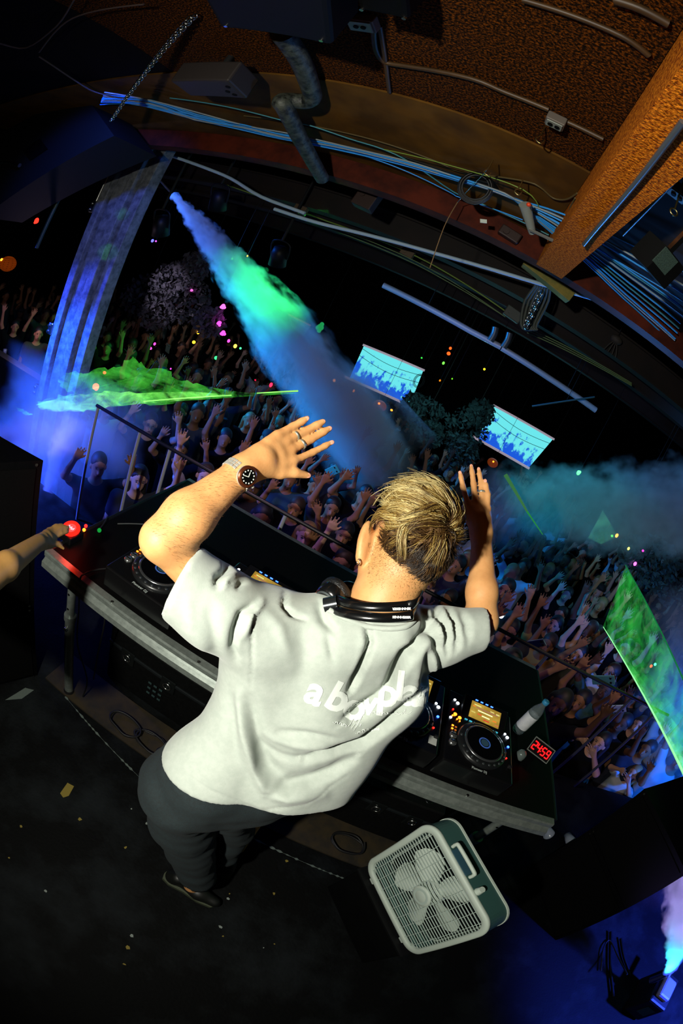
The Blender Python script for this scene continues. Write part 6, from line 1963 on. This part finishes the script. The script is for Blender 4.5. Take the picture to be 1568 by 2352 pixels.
lamp('foliage_teal', 'POINT', at(1040, 930, y=8.6), 26, (.3, .8, .85), size=.1)
lamp('foliage_teal_right', 'POINT', at(1470, 1370, y=5.2), 6, (.25, .75, 1), size=.1)
lamp('foliage_pink', 'SPOT', at(560, 780, y=5.2), 240, (1, .05, .75), at(505, 735, y=7.2), size=.05, spot=7)
lamp('foliage_pink', 'SPOT', at(560, 700, y=5.2), 130, (1, .05, .75), at(512, 705, y=7.2), size=.05, spot=5)
lamp('foliage_pink', 'SPOT', at(500, 640, y=5.2), 50, (1, .08, .75), at(440, 668, y=7.2), size=.05, spot=6)
# small lights far off: (pixel, depth, radius px, colour, strength, words)
SL_ = [(512, 765, 6.9, 6, '#ff3fd0', 3, 'pink light cluster, largest, on the left foliage'), (503, 742, 6.9, 5, '#ff3fd0', 3, 'pink light above the largest pink cluster'), (512, 704, 6.9, 6, '#ff5fd0', 2.4, 'round pink light high on the left foliage'), (440, 667, 6.9, 4, '#e05fc0', 1.6, 'dim pink light in the middle of the left foliage'),
       (525, 783, 6.8, 3, '#ff3fd0', 3, 'small pink light under the pink cluster'), (540, 795, 6.8, 4, '#e8e040', 4, 'yellow light beneath the left foliage'), (552, 800, 6.8, 3, '#40ff80', 3, 'green light beside the yellow one under the foliage'), (496, 822, 6.8, 4, '#30ff70', 3, 'green light above the laser sheet'),
       (345, 800, 7, 4, '#ff40c0', 3, 'pink light over the crowd right of the pillar'), (355, 790, 7, 3, '#ff40c0', 3, 'smaller pink light beside it over the crowd'), (445, 786, 7, 4, '#ffb020', 5, 'orange light over the crowd, centre left'), (455, 764, 7, 3, '#ffb020', 4, 'small orange light above the other orange one'),
       (238, 712, 6, 2, '#e0ff60', 3, 'tiny yellow light by a raised hand near the pillar'), (622, 884, 7, 4, '#ff2040', 4, 'red light left of the smoke base'), (586, 873, 7, 2, '#c01030', 3, 'dim red light left of the other red one'), (767, 874, 8, 3, '#ffa030', 5, 'small orange light right of the smoke jet'),
       (84, 507, 5, 5, '#ff2418', 4, 'red light in the dark at far left'), (350, 553, 5, 3, '#5050ff', 4, 'tiny blue light under a stage fixture'), (358, 554, 5, 2, '#d040ff', 4, 'tiny violet light under a stage fixture'),
       (735, 752, 9, 9, '#1f9a50', .9, 'soft green round light right of the pale screen'), (1328, 1086, 8, 5, '#50ff70', 6, 'bright green light above the teal smoke at right'), (1458, 1295, 6, 4, '#ff50e0', 5, 'bright pink light at right beside the foliage'), (1476, 1265, 6, 3, '#e040c0', 2, 'dim pink light at right beside the foliage'), (1443, 1260, 6, 3, '#f0f060', 4, 'yellow light above the laser sheet at right'),
       (1416, 1230, 6, 4, '#ffb040', 5, 'orange light where the laser sheet begins'), (1405, 1231, 6, 3, '#60e060', 3, 'green light beside the orange one at the laser sheet'), (1495, 1530, 4, 3, '#ff4020', 5, 'red lit tip of a toy held up inside the laser sheet'), (1504, 1526, 4, 3, '#40ff90', 5, 'green lit tip of a toy held up inside the laser sheet'), (1353, 1346, 5, 2, '#ff1010', 4, 'tiny red light in a raised hand at right'),
       (1030, 812, 8, 4, '#ff5018', 2.5, 'orange streak of light below the silver pipe'), (1034, 800, 8, 3, '#ff5018', 2.5, 'second orange streak of light below the silver pipe'), (1018, 834, 8, 3, '#60e040', 2.5, 'green fleck of light below the silver pipe'), (968, 822, 8, 2, '#30c040', 2, 'green fleck above the left projection screen'), (1112, 848, 8, 3, '#d0c020', 2.5, 'yellow fleck of light between the screens'), (1010, 874, 8, 2, '#d07010', 2, 'amber fleck right of the left screen'), (1038, 870, 8, 2, '#60c020', 2, 'green fleck right of the left screen'), (812, 898, 9, 3, '#ff9020', 4, 'orange light under the left projection screen'), (899, 942, 9, 3, '#ff9020', 3, 'small orange light beside the lantern under the left screen'),
       (220, 888, 4.5, 8, '#ff5a4a', 2.2, 'red glow in the green laser haze at left'), (240, 856, 4.5, 4, '#ff3a3a', 2, 'small red glow above the laser haze at left'), (568, 588, 5, 2, '#ffb030', 3, 'tiny amber light on the smoke jet'), (533, 594, 5, 2, '#60ff60', 3, 'tiny green light on the smoke jet'), (392, 847, 6, 2, '#e040c0', 2, 'tiny pink light over the laser haze')]
for x, y, dep, r_, c_, s_, lab in SL_:
    c = at(x, y, y=dep); R_ = pxr(r_, (c - CAMP).length)
    rr = random.Random(x)
    a = MB(); a.ell(c, (R_ * rr.uniform(.8, 1.1), R_, R_ * rr.uniform(.8, 1.4)), nu=12, nv=8)
    if r_ >= 5: 
        for k in range(3): a.ell(c + Vector((rr.uniform(-1, 1), 0, rr.uniform(-1, 1))) * R_ * .9, R_ * .6, nu=10, nv=6)
    o = a.build('party_light', glow('pl' + c_ + str(s_), c_, s_)); tag(o, lab, 'light')
    if c.z > 1.2 and dep > 4.6: hang(o, c + Vector((0, 0, R_)), 6.4, .003)
# green reflections on the pillar
for x, y, s_ in ((286, 492, 7), (253, 578, 9)):
    pass
lamp('laser_spot_pillar', 'SPOT', at(500, 560, y=2.0), 60, (.1, 1, .05), at(252, 578, y=2.95), size=.01, spot=5)
lamp('laser_spot_pillar', 'SPOT', at(500, 500, y=2.0), 30, (.1, 1, .05), at(285, 492, y=2.95), size=.01, spot=4)
# paper lanterns
def lantern(px_, py_, y, r_px, lab):
    c = at(px_, py_, y=y); R_ = pxr(r_px, (c - CAMP).length)
    r = empty('paper_lantern', c, lab, 'lantern')
    a = MB(); a.ell(c, (R_, R_, R_ * .8), nu=20, nv=12); a.build('paper_shade', mat('lantern_paper', '#8a3a0a', .7, emit='#b04608', es=.28), r)
    a = MB()
    for k in range(-3, 4):
        z_ = R_ * .8 * k / 4; q = R_ * math.sqrt(max(0, 1 - (k / 4) ** 2))
        a.tube([c + Vector((q * math.cos(t), q * math.sin(t), z_)) for t in [j * PI / 6 for j in range(12)]], R_ * .02, n=4, sub=1, closed=True)
    a.build('rib', mat('lantern_rib', '#3a1804', .7), r)
    a = MB(); a.ell(c + camvec(-.2, .1, 1) * R_ * .96, R_ * .16); a.build('bulb', glow('bulb_orange', '#ff8a20', 4), r)
    hang(r, c + Vector((0, 0, R_ * .8)))
lantern(18, 606, 6.5, 21, 'round orange paper lantern at the left edge above the dark wall')
lantern(243, 665, 7.0, 13, 'small orange lantern just right of the blue pillar')
lantern(872, 932, 10.5, 16, 'orange lantern under the left projection screen')
lantern(1131, 1063, 10.5, 13, 'orange lantern under the right projection screen')
# ================================================================== smoke jets, haze, laser sheets
def smoke_mat(name, dens, L, r0, r1, nscale, col=(1, 1, 1), edge=.35, detail=3, fade0=.0, fade1=1.0, power=1.0, thr=.5):
    """cone of smoke along +z from 0 to L, radius r0 -> r1, in object coordinates"""
    m = bpy.data.materials.new(name); m.use_nodes = True; t = m.node_tree; t.nodes.clear()
    N = t.nodes.new; Lk = t.links.new
    def M2(op, a, b=None, c=None, clamp=False):
        n = N('ShaderNodeMath'); n.operation = op; n.use_clamp = clamp
        for i, v in enumerate((a, b, c)):
            if v is None: continue
            if isinstance(v, (int, float)): n.inputs[i].default_value = v
            else: Lk(v, n.inputs[i])
        return n.outputs[0]
    tc = N('ShaderNodeTexCoord'); sp = N('ShaderNodeSeparateXYZ'); Lk(tc.outputs['Object'], sp.inputs[0])
    tz = M2('DIVIDE', sp.outputs['Z'], L)
    rad = M2('MULTIPLY_ADD', tz, r1 - r0, r0)
    rr_ = M2('SQRT', M2('ADD', M2('MULTIPLY', sp.outputs['X'], sp.outputs['X']), M2('MULTIPLY', sp.outputs['Y'], sp.outputs['Y'])))
    q = M2('DIVIDE', rr_, rad)
    # noise coordinates shrink with the cone so billows grow along it
    vm = N('ShaderNodeVectorMath'); vm.operation = 'SCALE'; Lk(tc.outputs['Object'], vm.inputs[0]); Lk(M2('DIVIDE', 1.0, M2('ADD', M2('MULTIPLY', rad, .6), .12)), vm.inputs['Scale'])
    nz = N('ShaderNodeTexNoise'); nz.inputs['Scale'].default_value = nscale; nz.inputs['Detail'].default_value = detail; nz.inputs['Roughness'].default_value = .6
    Lk(vm.outputs[0], nz.inputs['Vector'])
    body = M2('SUBTRACT', 1.0, q)
    n2 = M2('MULTIPLY', M2('SUBTRACT', nz.outputs['Fac'], thr), 1.9)
    d = M2('ADD', body, n2)
    d = M2('DIVIDE', d, edge, clamp=True)
    f1 = M2('DIVIDE', tz, max(fade0, .001), clamp=True) if fade0 > 0 else None
    f2 = M2('DIVIDE', M2('SUBTRACT', 1.0, tz), max(1 - fade1, .02), clamp=True)
    d = M2('MULTIPLY', d, f2)
    if f1 is not None: d = M2('MULTIPLY', d, f1)
    d = M2('MULTIPLY', d, M2('DIVIDE', dens, M2('POWER', M2('MAXIMUM', rad, .03), power)))
    v = N('ShaderNodeVolumeScatter'); v.inputs['Color'].default_value = (*col, 1); Lk(d, v.inputs['Density'])
    o = N('ShaderNodeOutputMaterial'); Lk(v.outputs[0], o.inputs['Volume'])
    return m
def jet(name, A, B, r0, r1, dens, label, nscale=1.2, grow=1.25, **k):
    A, B = Vector(A), Vector(B)
    L = (B - A).length
    M = Matrix.Translation(A) @ (B - A).to_track_quat('Z', 'Y').to_matrix().to_4x4()
    m = smoke_mat(name, dens, L, r0, r1, nscale, **k)
    me = bpy.data.meshes.new(name); n = 20
    vs = [(grow * r * math.cos(2 * PI * i / n), grow * r * math.sin(2 * PI * i / n), z) for r, z in ((r0, 0), (r1, L)) for i in range(n)]
    me.from_pydata(vs, [], [(i, (i + 1) % n, n + (i + 1) % n, n + i) for i in range(n)] + [tuple(range(n - 1, -1, -1)), tuple(range(n, 2 * n))])
    me.materials.append(m)
    o = bpy.data.objects.new(name, me); COL.objects.link(o); o.matrix_basis = M
    tag(o, label, 'smoke', kind='stuff')
    return o
# the ceiling smoke cannon and its jet
J0 = at(396, 445, y=4.2); J1 = at(885, 1090, y=6.6)
r = empty('smoke_cannon', at(340, 370, y=4.0), 'thin white and black smoke cannon hanging beside the pillar, top of the blue jet', 'smoke machine')
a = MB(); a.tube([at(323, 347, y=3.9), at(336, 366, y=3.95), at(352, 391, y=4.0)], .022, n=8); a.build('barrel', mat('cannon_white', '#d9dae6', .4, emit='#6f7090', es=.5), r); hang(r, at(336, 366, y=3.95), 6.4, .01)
a = MB(); a.tube([at(352, 391, y=4.0), at(372, 418, y=4.1), J0], .018, n=8); a.build('hose', mat('cannon_black', '#0b0c14', .5), r)
jet('smoke_jet', J0, J1, .05, .80, 2.4, 'tall diagonal jet of blue and green lit smoke falling over the crowd', nscale=1.5, edge=.42, fade1=.86, power=.8, thr=.52)
ax = (J1 - J0).normalized()
lamp('jet_blue_near', 'SPOT', J0 - ax * .25 + Vector((-.9, -.4, .3)), 700, (.01, .15, 1.0), J0 + ax * 1.9, size=.05, spot=44, blend=.6)
lamp('jet_blue_far', 'SPOT', J0 + Vector((-2.9, .6, -.7)), 5200, (.002, .22, .72), J0 + ax * 3.5, size=.05, spot=46, blend=1)
lamp('jet_white_top', 'SPOT', J0 + Vector((-.5, -.7, .1)), 26, (.6, .6, 1.0), J0 + ax * .35, size=.05, spot=44, blend=.8)
G0 = at(900, 560, y=5.2)
lamp('jet_green', 'SPOT', G0, 1150, (.03, 1.0, .12), at(612, 668, y=5.1), size=.2, spot=44, blend=1)
lamp('jet_green', 'SPOT', at(760, 480, y=4.6), 130, (.05, 1.0, .20), at(530, 585, y=4.7), size=.05, spot=16, blend=.7)
# teal smoke bank at right
T0 = at(1095, 1160, y=6.0); T1 = at(1700, 1180, y=5.2)
jet('smoke_bank', T0, T1, .55, .72, 1.3, 'bank of teal lit smoke drifting in from the right over the crowd', nscale=1.7, edge=.5, fade0=.12, fade1=.98, power=.4, thr=.53)
tx = (T1 - T0).normalized()
lamp('bank_teal', 'SPOT', T0 - tx * 1.2 + Vector((-.3, -1.2, 2.2)), 330, (.01, .50, .58), lerp(T0, T1, .35), size=.05, spot=46, blend=.8)
lamp('bank_blue', 'SPOT', T1 + tx * 1.0 + Vector((0, -.6, 1.8)), 420, (.01, .26, .70), lerp(T0, T1, .6), size=.05, spot=50, blend=.9)
# blue haze at the right behind the laser sheet and above the subwoofers
jet('stage_haze', at(1560, 1950, y=2.4), at(1600, 1330, y=3.6), .55, .8, .9, 'blue lit haze hanging at the right edge beyond the subwoofer stack', nscale=1.2, edge=.6, fade0=.1, fade1=.8, power=.3, thr=.55)
lamp('haze_blue_right', 'SPOT', Vector((3.6, 1.7, 1.2)), 420, (.008, .13, .9), at(1560, 1700, y=2.8), size=.05, spot=80, blend=.8)
# blue haze at left with a paler plume in it
jet('stage_haze', Vector((-2.9, 2.55, -1.0)), Vector((-2.95, 3.1, .95)), .9, .95, .9, 'blue lit haze hanging between the pillar and the railing at left', nscale=1.0, edge=.6, fade0=.12, fade1=.75, power=.3, thr=.55)
lamp('haze_blue_left', 'SPOT', Vector((-3.9, 1.5, 1.9)), 1500, (.015, .10, 1.0), Vector((-3.0, 3.0, .2)), size=.05, spot=70, blend=.8)
jet('smoke_jet', at(110, 1130, y=2.3), at(172, 955, y=2.6), .06, .16, 1.2, 'pale violet plume of smoke rising in the blue haze at left', nscale=1.6, edge=.5, fade1=.6, power=1)
lamp('plume_left', 'SPOT', Vector((-3.4, 1.2, .2)), 260, (.5, .42, 1.0), at(165, 970, y=2.6), size=.04, spot=22, blend=.7)
# the floor jet at the bottom right corner
K0 = NOZ; K1 = at(1640, 1960, d=3.1)
jet('smoke_jet', K0, K1, .035, .33, 4.0, 'dense white jet of smoke shooting up from the floor machine at bottom right, lit cyan and violet', nscale=1.5, edge=.4, fade1=.9, power=1.0, thr=.5)
ak = (K1 - K0).normalized()
lamp('floor_jet_cyan', 'SPOT', K0 - ak * .10 + Vector((-.12, -.05, 0)), 60, (.05, .85, 1.0), K0 + ak * .6, size=.03, spot=34, blend=.4)
lamp('floor_jet_violet', 'SPOT', K0 + Vector((-.9, -.5, .5)), 170, (.42, .32, 1.0), K0 + ak * .9, size=.04, spot=62, blend=.6)

# laser light: thin fans of light in the smoke, and their bright edges
def laser_sheet(name, pts, label, col, s, ns, seed, amt=.5, stretch=(1, 1, 1), rag=0):
    if rag:
        rj = random.Random(seed); Q = []; far = max((Vector(p) - Vector(pts[0])).length for p in pts)
        for i in range(len(pts)):
            p, q = Vector(pts[i]), Vector(pts[(i + 1) % len(pts)]); e = (q - p).normalized(); sd = Vector((0, 0, 1))
            for k in range(9):
                c = p.lerp(q, k / 9); w_ = min(1, (c - Vector(pts[0])).length / far * 1.1) ** 1.5
                Q.append(c + (sd * rj.uniform(-1, 1) + e * rj.uniform(-.5, .5)) * rag * w_)
        pts = Q
    m = bpy.data.materials.new(name); m.use_nodes = True; t = m.node_tree; t.nodes.clear(); N = t.nodes.new; Lk = t.links.new
    tc = N('ShaderNodeTexCoord'); mp = N('ShaderNodeMapping'); mp.inputs['Location'].default_value = (seed, 0, 0); mp.inputs['Scale'].default_value = stretch
    Lk(tc.outputs['Object'], mp.inputs[0])
    nz = N('ShaderNodeTexNoise'); nz.inputs['Scale'].default_value = ns; nz.inputs['Detail'].default_value = 7; nz.inputs['Roughness'].default_value = .62; nz.inputs['Distortion'].default_value = .5
    Lk(mp.outputs[0], nz.inputs['Vector'])
    r = N('ShaderNodeValToRGB'); r.color_ramp.elements[0].position = .36; r.color_ramp.elements[1].position = .68
    r.color_ramp.elements[0].color = (.02, .02, .02, 1); r.color_ramp.elements[1].color = (1, 1, 1, 1); Lk(nz.outputs['Fac'], r.inputs[0])
    e = N('ShaderNodeEmission'); e.inputs[0].default_value = (*col, 1)
    ml = N('ShaderNodeMath'); ml.operation = 'MULTIPLY'; Lk(r.outputs[0], ml.inputs[0]); ml.inputs[1].default_value = s; Lk(ml.outputs[0], e.inputs[1])
    tr_ = N('ShaderNodeBsdfTransparent'); ad = N('ShaderNodeAddShader'); Lk(tr_.outputs[0], ad.inputs[0]); Lk(e.outputs[0], ad.inputs[1])
    o_ = N('ShaderNodeOutputMaterial'); Lk(ad.outputs[0], o_.inputs[0])
    a = MB(); a.add(pts, [tuple(range(len(pts)))])
    o = a.build(name, m); tag(o, label, 'laser light', kind='stuff')
    return o
def beam(A, B, r0, r1, col, s, label):
    a = MB(); a.cyl(A, B, r0, r1, n=8); tag(a.build('laser_beam', glow('beam' + label[:12], col, s)), label, 'laser beam')
GR = (.03, .55, .07)
# right sheet: top edge line and bright lower-left edge
RA = at(1436, 1298, d=3.8); RB = at(1620, 1690, d=2.6); RC = at(1600, 1850, d=2.7); RD = at(1384, 1440, d=4.2)
laser_sheet('laser_sheet', [RA, RB, RC, RD], 'green laser sheet cutting through the haze at the right edge', GR, .62, 5.5, 3)
for k, (ex, ey) in enumerate(((1606, 1700), (1604, 1745), (1602, 1785), (1601, 1815))):
    laser_sheet('laser_sheet', [at(1384, 1440, d=4.19 - .002 * k), at(1500, 1655 - (1850 - ey) * .55, d=3.3 - .002 * k), at(ex + 10, ey, d=2.62 - .002 * k), at(1600, 1848, d=2.69 - .002 * k)], ['widest faint', 'wide', 'narrow', 'narrowest bright'][k] + ' band of green laser light along the pale edge at right', (.05 + .05 * k, .62, .13), .22 + .10 * k, 6 + k, 4 + k)
beam(at(1385, 1440, d=4.2), at(1600, 1846, d=2.72), .003, .009, '#8df09a', 1.2, 'bright pale green laser edge at the right side')
beam(RA, RB, .004, .006, '#1f9a55', .5, 'dim green laser edge at the far right')
laser_sheet('laser_sheet', [at(1384, 1172, d=5.4), at(1418, 1232, d=5.2), at(1380, 1250, d=5.2), at(1350, 1235, d=5.3)], 'small pale green wedge of laser light above the crowd at right', (.05, .32, .14), .35, 3, 8)
# left sheet
def on_plane(pxs, A, B, C):
    n_ = (B - A).cross(C - A).normalized()
    return [CAMP + ray(x, y) * ((A - CAMP).dot(n_) / ray(x, y).dot(n_)) for x, y in pxs]
def ragged(pxs, am, seed, sub=5, keep=2):
    rj = random.Random(seed); Q = []
    for i, (x, y) in enumerate(pxs):
        x2, y2 = pxs[(i + 1) % len(pxs)]
        for k in range(sub):
            t = k / sub; w_ = 0 if i < keep or i > len(pxs) - keep - 1 else am
            Q.append((x + (x2 - x) * t + rj.uniform(-w_, w_), y + (y2 - y) * t + rj.uniform(-w_, w_)))
    return Q
PA_, PB_, PC_ = at(690, 903, d=5.0), at(90, 947, d=4.0), at(300, 815, d=4.8)
laser_sheet('laser_sheet', on_plane(ragged([(690, 903), (560, 902), (450, 884), (405, 868), (380, 850), (335, 842), (303, 822), (262, 846), (200, 852), (150, 860), (131, 872), (142, 893), (170, 905), (118, 914), (84, 926), (95, 940), (150, 945), (215, 943), (300, 931), (420, 921), (560, 911)], 5, 3), PA_, PB_, PC_), 'green laser sheet seen almost edge on in the smoke at left', (.07, .62, .05), .80, 3.6, 5, stretch=(1, 1, 2.4))
laser_sheet('laser_sheet', on_plane(ragged([(520, 906), (440, 899), (330, 902), (240, 900), (185, 906), (130, 918), (84, 928), (92, 941), (150, 944), (215, 942), (300, 930), (420, 920)], 3, 4), PA_ - Vector((0, 0, .004)), PB_ - Vector((0, 0, .004)), PC_ - Vector((0, 0, .004))), 'brighter lower layer of the green laser sheet at left', (.22, .80, .12), 1.0, 6, 9, stretch=(1, 1, 2))
laser_sheet('laser_sheet', on_plane(ragged([(36, 935), (50, 938), (62, 947), (75, 952), (60, 953), (44, 945)], 2, 6, keep=0), PA_, PB_, PC_), 'small stray shred of green laser light at the far left', (.07, .62, .05), .8, 9, 2)
beam(at(531, 908, d=4.9), at(330, 922, d=4.4), .007, .006, '#8cf26a', 1.2, 'bright green laser line at left over the crowd')
beam(at(590, 903, d=5.1), at(684, 898, d=5.3), .006, .010, '#9af070', 1.1, 'short bright green laser line left of the smoke base')
beam(at(1160, 1090, d=4.8), at(1210, 1175, d=4.8), .022, .010, '#4f9a5a', .5, 'short pale green laser streak in front of the teal smoke')
beam(at(1210, 1175, d=4.8), at(1246, 1228, d=4.8), .010, .004, '#2f9a4a', .7, 'thin tail of the short green laser streak')
